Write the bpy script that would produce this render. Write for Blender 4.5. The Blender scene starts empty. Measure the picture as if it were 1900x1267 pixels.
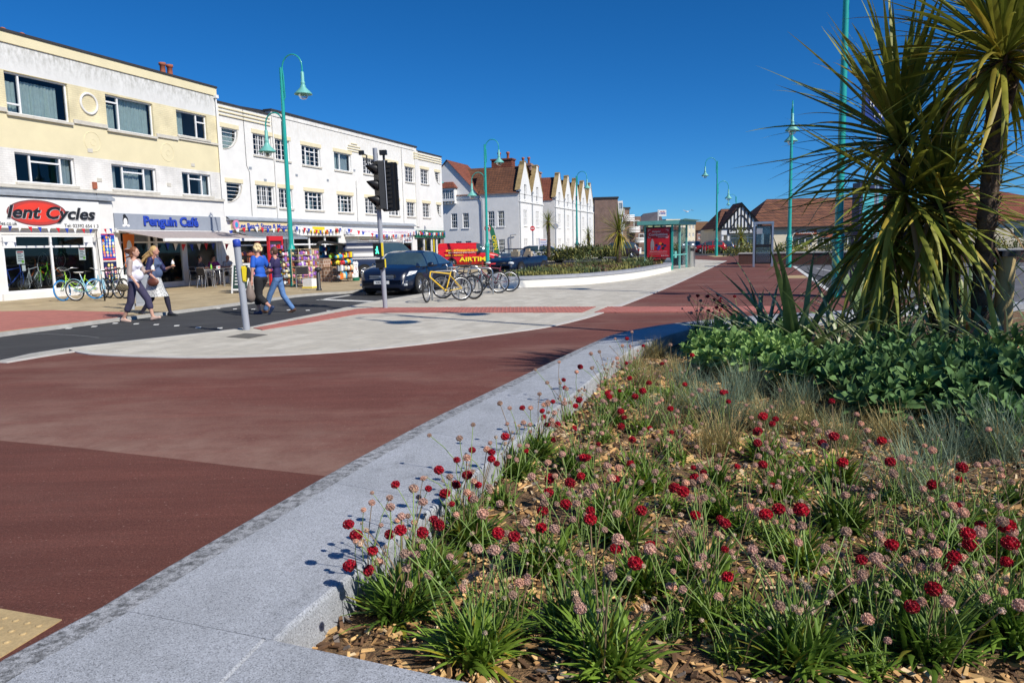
import bpy, math, random
from mathutils import Vector, Matrix
import mathutils.noise as mnoise
random.seed(7)
SC = bpy.context.scene
COL = SC.collection
pi = math.pi
# ---------------------------------------------------------------- camera
F_PX = 1400.0; RHO = .0225; TH = math.atan(180/1400.); H = 1.55
_c, _s = math.cos(TH), math.sin(TH)
FW = Vector((0, _c, -_s)); UP0 = Vector((0, _s, _c)); RT0 = Vector((1, 0, 0))
CR = RT0*math.cos(RHO) - UP0*math.sin(RHO)
CU = RT0*math.sin(RHO) + UP0*math.cos(RHO)
cam = bpy.data.cameras.new('camera'); camo = bpy.data.objects.new('camera', cam); COL.objects.link(camo)
cam.sensor_width = 36; cam.lens = 36*F_PX/1900.; cam.clip_start = .05; cam.clip_end = 3000
camo.matrix_world = Matrix(((CR.x, CU.x, -FW.x, 0), (CR.y, CU.y, -FW.y, 0), (CR.z, CU.z, -FW.z, H), (0, 0, 0, 1)))
SC.camera = camo
# ---------------------------------------------------------------- sky, sun, exposure
SUN_EL = math.radians(40); SUN_AZ = math.radians(-41.5)      # azimuth measured from +X towards +Y
w = bpy.data.worlds.new('World'); SC.world = w; w.use_nodes = True
nt = w.node_tree; nt.nodes.clear()
sky = nt.nodes.new('ShaderNodeTexSky'); sky.sky_type = 'NISHITA'; sky.sun_disc = False
sky.sun_elevation = SUN_EL; sky.sun_rotation = math.radians(90) - SUN_AZ
sky.air_density = .7; sky.dust_density = 0; sky.ozone_density = 10.0; sky.altitude = 0
hs = nt.nodes.new('ShaderNodeHueSaturation'); hs.inputs['Saturation'].default_value = 1.08; hs.inputs['Value'].default_value = 1.0
bg = nt.nodes.new('ShaderNodeBackground'); bg.inputs['Strength'].default_value = .085
wo = nt.nodes.new('ShaderNodeOutputWorld')
tn = nt.nodes.new('ShaderNodeMix'); tn.data_type = 'RGBA'; tn.blend_type = 'MULTIPLY'; tn.inputs['Factor'].default_value = 1; tn.inputs[7].default_value = (.60, .88, 1.02, 1)
nt.links.new(sky.outputs[0], tn.inputs[6]); nt.links.new(tn.outputs[2], hs.inputs['Color']); nt.links.new(hs.outputs[0], bg.inputs['Color']); nt.links.new(bg.outputs[0], wo.inputs['Surface'])
sl = bpy.data.lights.new('sun', 'SUN'); sl.energy = 4.2; sl.angle = math.radians(.53); sl.color = (1, .945, .855)
so = bpy.data.objects.new('sun', sl); COL.objects.link(so)
SUNV = Vector((math.cos(SUN_EL)*math.cos(SUN_AZ), math.cos(SUN_EL)*math.sin(SUN_AZ), math.sin(SUN_EL)))
so.rotation_euler = SUNV.to_track_quat('Z', 'Y').to_euler(); so.location = (30, -25, 40)
SC.view_settings.view_transform = 'Standard'; SC.view_settings.look = 'None'
SC.view_settings.exposure = 0.27; SC.view_settings.gamma = 1; SC.view_settings.use_curve_mapping = False
SC.render.engine = 'CYCLES'
# ---------------------------------------------------------------- measuring helpers (pixel of the 1900 px photo -> real place)
def ray(px, py):
    return FW + CR*((px-950)/F_PX) + CU*((633.5-py)/F_PX)
def gp(px, py, z=0.0):
    d = ray(px, py); t = (z-H)/d.z
    return Vector((d.x*t, d.y*t, z))
def atY(px, py, Y):
    d = ray(px, py); t = Y/d.y
    return Vector((d.x*t, Y, H+d.z*t))
def rotz(a): return Matrix.Rotation(a, 4, 'Z')
def T(x=0, y=0, z=0): return Matrix.Translation((x, y, z))
# ---------------------------------------------------------------- mesh builder
class MB:
    def __init__(s): s.v = []; s.f = []; s.m = []; s.sm = []; s.M = Matrix.Identity(4); s.mi = 0; s.smooth = False
    def add(s, vs, fs, mi=None, smooth=None):
        b = len(s.v)
        for p in vs: s.v.append(tuple(s.M @ Vector(p)))
        for f in fs:
            s.f.append([b+i for i in f]); s.m.append(s.mi if mi is None else mi); s.sm.append(s.smooth if smooth is None else smooth)
        return s
    def box(s, x0, x1, y0, y1, z0, z1, mi=None):
        return s.add([(x0,y0,z0),(x1,y0,z0),(x1,y1,z0),(x0,y1,z0),(x0,y0,z1),(x1,y0,z1),(x1,y1,z1),(x0,y1,z1)],
              [(0,3,2,1),(4,5,6,7),(0,1,5,4),(1,2,6,5),(2,3,7,6),(3,0,4,7)], mi, False)
    def quad(s, a, b, c, d, mi=None): return s.add([a, b, c, d], [(0,1,2,3)], mi, False)
    def prism(s, pts, z0, z1, mi=None, mside=None):
        n = len(pts); vs = [(p[0], p[1], z0) for p in pts]+[(p[0], p[1], z1) for p in pts]
        area = sum(pts[i][0]*pts[(i+1)%n][1]-pts[(i+1)%n][0]*pts[i][1] for i in range(n))
        idx = list(range(n)); 
        if area < 0: idx.reverse()
        s.add(vs, [tuple(reversed(idx)), tuple(n+i for i in idx)], mi, False)
        s.add(vs, [(idx[i], idx[(i+1)%n], n+idx[(i+1)%n], n+idx[i]) for i in range(n)], mi if mside is None else mside, False)
        return s
    def ngon_xz(s, pts, y0, y1, mi=None):       # outline in x,z extruded along y
        n = len(pts); vs = [(p[0], y0, p[1]) for p in pts]+[(p[0], y1, p[1]) for p in pts]
        area = sum(pts[i][0]*pts[(i+1)%n][1]-pts[(i+1)%n][0]*pts[i][1] for i in range(n))
        idx = list(range(n))
        if area < 0: idx.reverse()
        s.add(vs, [tuple(idx), tuple(n+i for i in reversed(idx))], mi, False)
        return s.add(vs, [(idx[(i+1)%n], idx[i], n+idx[i], n+idx[(i+1)%n]) for i in range(n)], mi, False)
    def tube(s, pts, r, n=8, mi=None, caps=True, smooth=True, flat=1.0):
        pts = [Vector(p) for p in pts]; k = len(pts)
        rr = r if isinstance(r, (list, tuple)) else [r]*k
        vs = []; t0 = (pts[1]-pts[0]).normalized()
        ref = Vector((0,0,1)) if abs(t0.z) < .9 else Vector((1,0,0))
        u = t0.cross(ref).normalized()
        for i in range(k):
            t = (pts[min(i+1,k-1)]-pts[max(i-1,0)]).normalized()
            u = (u - t*u.dot(t))
            u = u.normalized() if u.length > 1e-6 else t.orthogonal().normalized()
            v = t.cross(u)
            for j in range(n):
                a = 2*pi*j/n; vs.append(pts[i]+u*(math.cos(a)*rr[i])+v*(math.sin(a)*rr[i]*flat))
        fs = [(i*n+j, i*n+(j+1)%n, (i+1)*n+(j+1)%n, (i+1)*n+j) for i in range(k-1) for j in range(n)]
        s.add(vs, fs, mi, smooth)
        if caps: s.add(vs, [tuple(reversed(range(n))), tuple((k-1)*n+j for j in range(n))], mi, False)
        return s
    def cyl(s, a, b, r0, r1=None, n=12, mi=None, smooth=True): return s.tube([a, b], [r0, r0 if r1 is None else r1], n, mi, True, smooth)
    def lathe(s, prof, c=(0,0,0), n=16, mi=None, smooth=True):
        vs = []
        for (r, z) in prof:
            for j in range(n):
                a = 2*pi*j/n; vs.append((c[0]+r*math.cos(a), c[1]+r*math.sin(a), c[2]+z))
        k = len(prof)
        fs = [(i*n+j, i*n+(j+1)%n, (i+1)*n+(j+1)%n, (i+1)*n+j) for i in range(k-1) for j in range(n)]
        return s.add(vs, fs, mi, smooth)
    def ball(s, c, r, n=8, mi=None, sz=1.0, sx=1.0, sy=1.0):
        vs = [(c[0], c[1], c[2]-r*sz)]; m = max(3, n//2)
        for i in range(1, m):
            a = -pi/2+pi*i/m
            for j in range(n):
                b = 2*pi*j/n; vs.append((c[0]+r*sx*math.cos(a)*math.cos(b), c[1]+r*sy*math.cos(a)*math.sin(b), c[2]+r*sz*math.sin(a)))
        vs.append((c[0], c[1], c[2]+r*sz)); L = len(vs)-1
        fs = [(0, 1+(j+1)%n, 1+j) for j in range(n)]
        for i in range(m-2): fs += [(1+i*n+j, 1+i*n+(j+1)%n, 1+(i+1)*n+(j+1)%n, 1+(i+1)*n+j) for j in range(n)]
        fs += [(1+(m-2)*n+j, 1+(m-2)*n+(j+1)%n, L) for j in range(n)]
        return s.add(vs, fs, mi, True)
    def torus(s, c, R, r, axis='y', n=24, k=8, mi=None):
        vs = []
        for i in range(n):
            a = 2*pi*i/n
            for j in range(k):
                b = 2*pi*j/k; q = R+r*math.cos(b); h = r*math.sin(b)
                p = (q*math.cos(a), h, q*math.sin(a)) if axis == 'y' else ((q*math.cos(a), q*math.sin(a), h) if axis == 'z' else (h, q*math.cos(a), q*math.sin(a)))
                vs.append((c[0]+p[0], c[1]+p[1], c[2]+p[2]))
        fs = [(i*k+j, i*k+(j+1)%k, ((i+1)%n)*k+(j+1)%k, ((i+1)%n)*k+j) for i in range(n) for j in range(k)]
        return s.add(vs, fs, mi, True)
    def mesh(s, name, mats):
        me = bpy.data.meshes.new(name); me.from_pydata(s.v, [], s.f)
        if not isinstance(mats, (list, tuple)): mats = [mats]
        for m in mats: me.materials.append(m)
        if s.f:
            me.polygons.foreach_set('material_index', s.m); me.polygons.foreach_set('use_smooth', s.sm)
        me.update(); return me
    def build(s, name, mats, parent=None, loc=None):
        return link(s.mesh(name, mats), name, parent, loc)
def link(me, name, parent=None, loc=None):
    o = bpy.data.objects.new(name, me); COL.objects.link(o)
    if parent: o.parent = parent
    if loc is not None: o.location = loc
    return o
def thing(name, label, cat, loc=(0,0,0), rz=0, group=None):
    o = bpy.data.objects.new(name, None); COL.objects.link(o); o.empty_display_size = .2
    o.location = loc; o.rotation_euler = (0, 0, rz); o['label'] = label; o['category'] = cat
    if group: o['group'] = group
    return o
def tag(o, label, cat, group=None, kind=None):
    o['label'] = label; o['category'] = cat
    if group: o['group'] = group
    if kind: o['kind'] = kind
    return o
def struct(o, label=None):
    o['kind'] = 'structure'
    if label: o['label'] = label
    return o
def stuff(o, label=None, cat=None):
    o['kind'] = 'stuff'
    if label: o['label'] = label
    if cat: o['category'] = cat
    return o
def copy_tree(o, parent=None):
    c = o.copy(); COL.objects.link(c); c.parent = parent
    for ch in o.children: copy_tree(ch, c)
    return c
def setkids(o): pass
_fonts = {}
def text_mesh(txt, size=1.0, depth=.01, bold=0.0, shear=0.0, align='CENTER', spacing=1.0, res=3):
    cu = bpy.data.curves.new('t', 'FONT'); cu.body = txt; cu.size = size; cu.extrude = depth; cu.offset = bold*size
    cu.shear = shear; cu.align_x = align; cu.align_y = 'CENTER'; cu.space_character = spacing; cu.resolution_u = res
    ob = bpy.data.objects.new('t', cu); COL.objects.link(ob)
    bpy.context.view_layer.update()
    me = bpy.data.meshes.new_from_object(ob.evaluated_get(bpy.context.evaluated_depsgraph_get()))
    bpy.data.objects.remove(ob); bpy.data.curves.remove(cu)
    return me
def text(txt, mat_, parent, x, y, z, size, depth=.008, bold=0, shear=0, align='CENTER', spacing=1, name='lettering', width=None, rz=0):
    """lettering standing upright in the parent's x-z plane, facing -y"""
    me = text_mesh(txt, size, depth, bold, shear, align, spacing); me.name = name
    me.materials.clear(); me.materials.append(mat_)
    sx = 1.0
    if width:
        xs = [v.co.x for v in me.vertices]
        if xs: sx = width/(max(xs)-min(xs))
    o = link(me, name, parent); o.rotation_euler = (pi/2, 0, rz); o.location = (x, y, z); o.scale = (sx, 1, 1)
    return o
# ---------------------------------------------------------------- materials
def nn(t, typ, **kw):
    n = t.nodes.new(typ)
    for k, v in kw.items(): setattr(n, k, v)
    return n
MATS = {}
def ramp(t, pos_cols):
    r = nn(t, 'ShaderNodeValToRGB'); e = r.color_ramp.elements
    while len(e) < len(pos_cols): e.new(.5)
    for i, (p, c) in enumerate(pos_cols):
        e[i].position = p; e[i].color = (*c, 1) if len(c) == 3 else c
    return r
def mat(name, rgb, rough=.7, var=.12, scale=6., bump=0., bscale=40., metallic=0., spec=.5, coat=0., detail=6, tint=None, world=False, emit=None, sss=0, trans=0, fine=0.):
    if name in MATS: return MATS[name]
    m = bpy.data.materials.new(name); m.use_nodes = True; t = m.node_tree; L = t.links
    b = t.nodes['Principled BSDF']
    b.inputs['Roughness'].default_value = rough; b.inputs['Metallic'].default_value = metallic
    b.inputs['Specular IOR Level'].default_value = spec; b.inputs['Coat Weight'].default_value = coat; b.inputs['Coat Roughness'].default_value = .04
    co = nn(t, 'ShaderNodeNewGeometry').outputs['Position'] if world else nn(t, 'ShaderNodeTexCoord').outputs['Object']
    nz = nn(t, 'ShaderNodeTexNoise'); nz.inputs['Scale'].default_value = scale; nz.inputs['Detail'].default_value = detail; nz.inputs['Roughness'].default_value = .6
    L.new(co, nz.inputs['Vector'])
    hi = tuple(min(1, c*(1+var)) for c in rgb); lo = tuple(c*(1-var) for c in (tint or rgb))
    r = ramp(t, [(.32, lo), (.68, hi)]); L.new(nz.outputs['Fac'], r.inputs['Fac'])
    out = r.outputs['Color']
    if fine > 0:
        n3 = nn(t, 'ShaderNodeTexNoise'); n3.inputs['Scale'].default_value = bscale*2.3; n3.inputs['Detail'].default_value = 3
        L.new(co, n3.inputs['Vector'])
        r3 = ramp(t, [(.35, (1-fine,)*3), (.65, (1+fine*.6,)*3)]); L.new(n3.outputs['Fac'], r3.inputs['Fac'])
        mx = nn(t, 'ShaderNodeMix', data_type='RGBA', blend_type='MULTIPLY'); mx.inputs['Factor'].default_value = 1
        L.new(out, mx.inputs[6]); L.new(r3.outputs['Color'], mx.inputs[7]); out = mx.outputs[2]
    L.new(out, b.inputs['Base Color'])
    if bump > 0:
        n2 = nn(t, 'ShaderNodeTexNoise'); n2.inputs['Scale'].default_value = bscale; n2.inputs['Detail'].default_value = 4
        L.new(co, n2.inputs['Vector'])
        bm = nn(t, 'ShaderNodeBump'); bm.inputs['Strength'].default_value = bump; bm.inputs['Distance'].default_value = .02
        L.new(n2.outputs['Fac'], bm.inputs['Height']); L.new(bm.outputs[0], b.inputs['Normal'])
    if emit:
        b.inputs['Emission Color'].default_value = (*emit[0], 1); b.inputs['Emission Strength'].default_value = emit[1]
    if trans > 0:
        tr = nn(t, 'ShaderNodeBsdfTranslucent'); L.new(out, tr.inputs['Color'])
        ms = nn(t, 'ShaderNodeMixShader'); ms.inputs[0].default_value = trans
        L.new(b.outputs[0], ms.inputs[1]); L.new(tr.outputs[0], ms.inputs[2]); L.new(ms.outputs[0], t.nodes['Material Output'].inputs['Surface'])
    MATS[name] = m
    return m
def leafmat(name, c1, c2, rough=.45, trans=.25, scale=3., spec=.4):
    """colour varies per object and along noise"""
    if name in MATS: return MATS[name]
    m = mat(name, c1, rough, .25, scale, trans=trans, tint=c2, spec=spec)
    t = m.node_tree; L = t.links
    oi = nn(t, 'ShaderNodeObjectInfo'); r = ramp(t, [(0, (.72, .76, .7)), (.5, (1, 1, 1)), (1, (1.28, 1.2, 1.05))])
    L.new(oi.outputs['Random'], r.inputs['Fac'])
    b = t.nodes['Principled BSDF']; src = b.inputs['Base Color'].links[0].from_socket
    mx = nn(t, 'ShaderNodeMix', data_type='RGBA', blend_type='MULTIPLY'); mx.inputs['Factor'].default_value = 1
    L.new(src, mx.inputs[6]); L.new(r.outputs['Color'], mx.inputs[7]); L.new(mx.outputs[2], b.inputs['Base Color'])
    for n in t.nodes:
        if n.type == 'BSDF_TRANSLUCENT': L.new(mx.outputs[2], n.inputs['Color'])
    return m
def glassmat(name, tint=(.75,.82,.84), refl=.06, rough=.01):
    m = bpy.data.materials.new(name); m.use_nodes = True; t = m.node_tree; L = t.links; t.nodes.remove(t.nodes['Principled BSDF'])
    tr = nn(t, 'ShaderNodeBsdfTransparent'); tr.inputs[0].default_value = (*tint, 1)
    gl = nn(t, 'ShaderNodeBsdfGlossy'); gl.inputs['Roughness'].default_value = rough; gl.inputs['Color'].default_value = (.9,.95,1,1)
    fr = nn(t, 'ShaderNodeFresnel'); fr.inputs[0].default_value = 1.5
    ad = nn(t, 'ShaderNodeMath', operation='ADD'); ad.inputs[1].default_value = refl; ad.use_clamp = True; L.new(fr.outputs[0], ad.inputs[0])
    mu_ = nn(t, 'ShaderNodeMath', operation='MULTIPLY'); mu_.inputs[1].default_value = .6; L.new(ad.outputs[0], mu_.inputs[0])
    ms = nn(t, 'ShaderNodeMixShader'); L.new(mu_.outputs[0], ms.inputs[0]); L.new(tr.outputs[0], ms.inputs[1]); L.new(gl.outputs[0], ms.inputs[2])
    L.new(ms.outputs[0], t.nodes['Material Output'].inputs['Surface']); MATS[name] = m
    return m
def stuccomat(name, rgb, stain=(.32,.31,.27), ztop=None, amt=.5, streak=.6, bump=.15):
    """painted render with run-off stains that hang from height ztop (a real stain of its own shape)"""
    m = mat(name, rgb, .8, .05, 1.5, bump=bump, bscale=30)
    if ztop is None: return m
    t = m.node_tree; L = t.links; b = t.nodes['Principled BSDF']; src = b.inputs['Base Color'].links[0].from_socket
    tc = nn(t, 'ShaderNodeTexCoord'); sp = nn(t, 'ShaderNodeSeparateXYZ'); L.new(tc.outputs['Object'], sp.inputs[0])
    mp = nn(t, 'ShaderNodeMapping'); mp.inputs['Scale'].default_value = (3.2, 3.2, 1.5); L.new(tc.outputs['Object'], mp.inputs[0])
    nz = nn(t, 'ShaderNodeTexNoise'); nz.inputs['Scale'].default_value = 2.2; nz.inputs['Detail'].default_value = 8; nz.inputs['Roughness'].default_value = .7; L.new(mp.outputs[0], nz.inputs['Vector'])
    g = nn(t, 'ShaderNodeMapRange'); g.inputs[1].default_value = ztop-streak; g.inputs[2].default_value = ztop; L.new(sp.outputs['Z'], g.inputs[0])
    mu = nn(t, 'ShaderNodeMath', operation='MULTIPLY'); L.new(g.outputs[0], mu.inputs[0])
    r = ramp(t, [(.42, (0,0,0)), (.72, (1,1,1))]); L.new(nz.outputs['Fac'], r.inputs['Fac']); L.new(r.outputs['Color'], mu.inputs[1])
    m2 = nn(t, 'ShaderNodeMath', operation='MULTIPLY'); m2.inputs[1].default_value = amt; L.new(mu.outputs[0], m2.inputs[0])
    mx = nn(t, 'ShaderNodeMix', data_type='RGBA'); L.new(m2.outputs[0], mx.inputs['Factor']); L.new(src, mx.inputs[6]); mx.inputs[7].default_value = (*stain, 1)
    L.new(mx.outputs[2], b.inputs['Base Color'])
    return m
def brickmat(name, c1, c2, mortar, scale=1., bw=.225, bh=.075, rough=.85, bump=.4, axis='xz', ms=.012, squash=None):
    m = bpy.data.materials.new(name); m.use_nodes = True; t = m.node_tree; L = t.links; b = t.nodes['Principled BSDF']
    b.inputs['Roughness'].default_value = rough; b.inputs['Specular IOR Level'].default_value = .3
    tc = nn(t, 'ShaderNodeTexCoord'); sp = nn(t, 'ShaderNodeSeparateXYZ'); L.new(tc.outputs['Object'], sp.inputs[0])
    cb = nn(t, 'ShaderNodeCombineXYZ')
    if axis == 'xz':
        a = nn(t, 'ShaderNodeMath', operation='ADD'); L.new(sp.outputs['X'], a.inputs[0]); L.new(sp.outputs['Y'], a.inputs[1]); L.new(a.outputs[0], cb.inputs[0]); L.new(sp.outputs['Z'], cb.inputs[1])
    else: L.new(sp.outputs['X'], cb.inputs[0]); L.new(sp.outputs['Y'], cb.inputs[1])
    br = nn(t, 'ShaderNodeTexBrick'); br.inputs['Scale'].default_value = 1; br.inputs['Brick Width'].default_value = bw*scale; br.inputs['Row Height'].default_value = bh*scale
    br.inputs['Mortar Size'].default_value = ms*scale; br.inputs['Color1'].default_value = (*c1, 1); br.inputs['Color2'].default_value = (*c2, 1); br.inputs['Mortar'].default_value = (*mortar, 1)
    br.inputs['Bias'].default_value = 0
    L.new(cb.outputs[0], br.inputs['Vector'])
    nz = nn(t, 'ShaderNodeTexNoise'); nz.inputs['Scale'].default_value = 1.3; nz.inputs['Detail'].default_value = 7; L.new(tc.outputs['Object'], nz.inputs['Vector'])
    r = ramp(t, [(.3, (.78,)*3), (.7, (1.15,)*3)]); L.new(nz.outputs['Fac'], r.inputs['Fac'])
    mx = nn(t, 'ShaderNodeMix', data_type='RGBA', blend_type='MULTIPLY'); mx.inputs['Factor'].default_value = 1; L.new(br.outputs['Color'], mx.inputs[6]); L.new(r.outputs['Color'], mx.inputs[7])
    L.new(mx.outputs[2], b.inputs['Base Color'])
    bm = nn(t, 'ShaderNodeBump'); bm.inputs['Strength'].default_value = bump; bm.inputs['Distance'].default_value = .01; bm.invert = True
    L.new(br.outputs['Fac'], bm.inputs['Height']); L.new(bm.outputs[0], b.inputs['Normal'])
    MATS[name] = m
    return m
def granitemat(name, base=(.41,.43,.455), edge=False):
    m = bpy.data.materials.new(name); m.use_nodes = True; t = m.node_tree; L = t.links; b = t.nodes['Principled BSDF']
    b.inputs['Roughness'].default_value = .62
    co = nn(t, 'ShaderNodeNewGeometry').outputs['Position']
    vo = nn(t, 'ShaderNodeTexVoronoi'); vo.inputs['Scale'].default_value = 330; L.new(co, vo.inputs['Vector'])
    hs_ = nn(t, 'ShaderNodeSeparateColor'); L.new(vo.outputs['Color'], hs_.inputs[0])
    r = ramp(t, [(0, tuple(c*.45 for c in base)), (.14, tuple(c*.6 for c in base)), (.2, tuple(c*.88 for c in base)), (.78, tuple(c*1.06 for c in base)), (.84, tuple(c*1.25 for c in base)), (1, tuple(min(.9,c*1.35) for c in base))])
    L.new(hs_.outputs[0], r.inputs['Fac'])
    nz = nn(t, 'ShaderNodeTexNoise'); nz.inputs['Scale'].default_value = 2.2; nz.inputs['Detail'].default_value = 8; nz.inputs['Roughness'].default_value = .7; L.new(co, nz.inputs['Vector'])
    r2 = ramp(t, [(.3, (.8,.8,.8)), (.7, (1.1,1.1,1.12))]); L.new(nz.outputs['Fac'], r2.inputs['Fac'])
    mx = nn(t, 'ShaderNodeMix', data_type='RGBA', blend_type='MULTIPLY'); mx.inputs['Factor'].default_value = 1; L.new(r.outputs['Color'], mx.inputs[6]); L.new(r2.outputs['Color'], mx.inputs[7])
    # grime blotches
    n3 = nn(t, 'ShaderNodeTexNoise'); n3.inputs['Scale'].default_value = 24 if edge else 9; n3.inputs['Detail'].default_value = 9; n3.inputs['Roughness'].default_value = .78 if edge else .5; L.new(co, n3.inputs['Vector'])
    r3 = ramp(t, [(.40, (.22,.22,.21)), (.56, (.95,.95,.95))] if edge else [(.25, (.75,.75,.74)), (.42, (1,1,1))]); L.new(n3.outputs['Fac'], r3.inputs['Fac'])
    m2 = nn(t, 'ShaderNodeMix', data_type='RGBA', blend_type='MULTIPLY'); m2.inputs['Factor'].default_value = 1; L.new(mx.outputs[2], m2.inputs[6]); L.new(r3.outputs['Color'], m2.inputs[7])
    L.new(m2.outputs[2], b.inputs['Base Color'])
    bm = nn(t, 'ShaderNodeBump'); bm.inputs['Strength'].default_value = .35; bm.inputs['Distance'].default_value = .002; L.new(hs_.outputs[0], bm.inputs['Height']); L.new(bm.outputs[0], b.inputs['Normal'])
    MATS[name] = m
    return m
def asphaltmat(name, c, speck, dust=None, rough=.85, scale=90, dust_amt=.5, band=None):
    m = bpy.data.materials.new(name); m.use_nodes = True; t = m.node_tree; L = t.links; b = t.nodes['Principled BSDF']
    b.inputs['Roughness'].default_value = rough; b.inputs['Specular IOR Level'].default_value = .25
    co = nn(t, 'ShaderNodeNewGeometry').outputs['Position']
    n1 = nn(t, 'ShaderNodeTexNoise'); n1.inputs['Scale'].default_value = scale; n1.inputs['Detail'].default_value = 4; n1.inputs['Roughness'].default_value = .8; L.new(co, n1.inputs['Vector'])
    r = ramp(t, [(.3, tuple(x*.5 for x in c)), (.48, c), (.62, tuple(x*1.25 for x in c)), (.70, speck)]); L.new(n1.outputs['Fac'], r.inputs['Fac'])
    n2 = nn(t, 'ShaderNodeTexNoise'); n2.inputs['Scale'].default_value = .45; n2.inputs['Detail'].default_value = 9; n2.inputs['Roughness'].default_value = .65; n2.inputs['Distortion'].default_value = .1
    mp = nn(t, 'ShaderNodeMapping'); mp.inputs['Scale'].default_value = (1, 1, 1); L.new(co, mp.inputs[0]); L.new(mp.outputs[0], n2.inputs['Vector'])
    r2 = ramp(t, [(.3, (.82,.82,.82)), (.7, (1.13,1.13,1.13))]); L.new(n2.outputs['Fac'], r2.inputs['Fac'])
    mx = nn(t, 'ShaderNodeMix', data_type='RGBA', blend_type='MULTIPLY'); mx.inputs['Factor'].default_value = 1; L.new(r.outputs['Color'], mx.inputs[6]); L.new(r2.outputs['Color'], mx.inputs[7])
    out = mx.outputs[2]
    for (sc_, th_, col_, am_) in ((38, .70, speck, .7), (210, .66, tuple(x*.35 for x in c), .8)):
        ns = nn(t, 'ShaderNodeTexNoise'); ns.inputs['Scale'].default_value = sc_; ns.inputs['Detail'].default_value = 2; L.new(co, ns.inputs['Vector'])
        rs = ramp(t, [(th_, (0,0,0)), (th_+.03, (am_,)*3)]); L.new(ns.outputs['Fac'], rs.inputs['Fac'])
        ms_ = nn(t, 'ShaderNodeMix', data_type='RGBA'); L.new(rs.outputs['Color'], ms_.inputs['Factor']); L.new(out, ms_.inputs[6]); ms_.inputs[7].default_value = (*col_, 1); out = ms_.outputs[2]
    # long tyre and sweeping streaks
    ng = nn(t, 'ShaderNodeTexNoise'); ng.inputs['Scale'].default_value = 1.0; ng.inputs['Detail'].default_value = 7; ng.inputs['Roughness'].default_value = .8; ng.inputs['Distortion'].default_value = .15
    mg = nn(t, 'ShaderNodeMapping'); mg.inputs['Rotation'].default_value = (0,0,-1.0); mg.inputs['Scale'].default_value = (.35, 5, 1); L.new(co, mg.inputs[0]); L.new(mg.outputs[0], ng.inputs['Vector'])
    rg = ramp(t, [(.35, (.86,.86,.86)), (.5, (1,1,1)), (.68, (1.22,1.22,1.22))]); L.new(ng.outputs['Fac'], rg.inputs['Fac'])
    mq = nn(t, 'ShaderNodeMix', data_type='RGBA', blend_type='MULTIPLY'); mq.inputs['Factor'].default_value = 1; L.new(out, mq.inputs[6]); L.new(rg.outputs['Color'], mq.inputs[7]); out = mq.outputs[2]
    if dust:
        n3 = nn(t, 'ShaderNodeTexNoise'); n3.inputs['Scale'].default_value = .55; n3.inputs['Detail'].default_value = 10; n3.inputs['Roughness'].default_value = .68; n3.inputs['Distortion'].default_value = .25
        mp3 = nn(t, 'ShaderNodeMapping'); mp3.inputs['Rotation'].default_value = (0,0,.5); mp3.inputs['Scale'].default_value = (.7, 1.6, 1); L.new(co, mp3.inputs[0]); L.new(mp3.outputs[0], n3.inputs['Vector'])
        r3 = ramp(t, [(.48, (0,0,0)), (.78, (1,1,1))]); L.new(n3.outputs['Fac'], r3.inputs['Fac'])
        mm = nn(t, 'ShaderNodeMath', operation='MULTIPLY'); mm.inputs[1].default_value = dust_amt; L.new(r3.outputs['Color'], mm.inputs[0])
        m4 = nn(t, 'ShaderNodeMix', data_type='RGBA'); L.new(mm.outputs[0], m4.inputs['Factor']); L.new(out, m4.inputs[6]); m4.inputs[7].default_value = (*dust, 1); out = m4.outputs[2]
    if band:      # pale grit gathered along the joint between two lays
        (nx_, ny_), c0, wd_ = band
        dt = nn(t, 'ShaderNodeVectorMath', operation='DOT_PRODUCT'); dt.inputs[1].default_value = (nx_, ny_, 0); L.new(co, dt.inputs[0])
        mr = nn(t, 'ShaderNodeMapRange'); mr.inputs[1].default_value = c0+wd_; mr.inputs[2].default_value = c0; L.new(dt.outputs['Value'], mr.inputs[0])
        pw = nn(t, 'ShaderNodeMath', operation='POWER'); pw.inputs[1].default_value = 1.6; L.new(mr.outputs[0], pw.inputs[0])
        n5 = nn(t, 'ShaderNodeTexNoise'); n5.inputs['Scale'].default_value = 2.2; n5.inputs['Detail'].default_value = 10; n5.inputs['Roughness'].default_value = .75; L.new(co, n5.inputs['Vector'])
        r5 = ramp(t, [(.35, (.25,.25,.25)), (.65, (1,1,1))]); L.new(n5.outputs['Fac'], r5.inputs['Fac'])
        m5 = nn(t, 'ShaderNodeMath', operation='MULTIPLY'); L.new(pw.outputs[0], m5.inputs[0]); L.new(r5.outputs['Color'], m5.inputs[1])
        m6 = nn(t, 'ShaderNodeMath', operation='MULTIPLY'); m6.inputs[1].default_value = .62; L.new(m5.outputs[0], m6.inputs[0])
        m7 = nn(t, 'ShaderNodeMix', data_type='RGBA'); L.new(m6.outputs[0], m7.inputs['Factor']); L.new(out, m7.inputs[6]); m7.inputs[7].default_value = (*dust, 1); out = m7.outputs[2]
    L.new(out, b.inputs['Base Color'])
    bm = nn(t, 'ShaderNodeBump'); bm.inputs['Strength'].default_value = .5; bm.inputs['Distance'].default_value = .006; L.new(n1.outputs['Fac'], bm.inputs['Height']); L.new(bm.outputs[0], b.inputs['Normal'])
    MATS[name] = m
    return m

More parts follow.
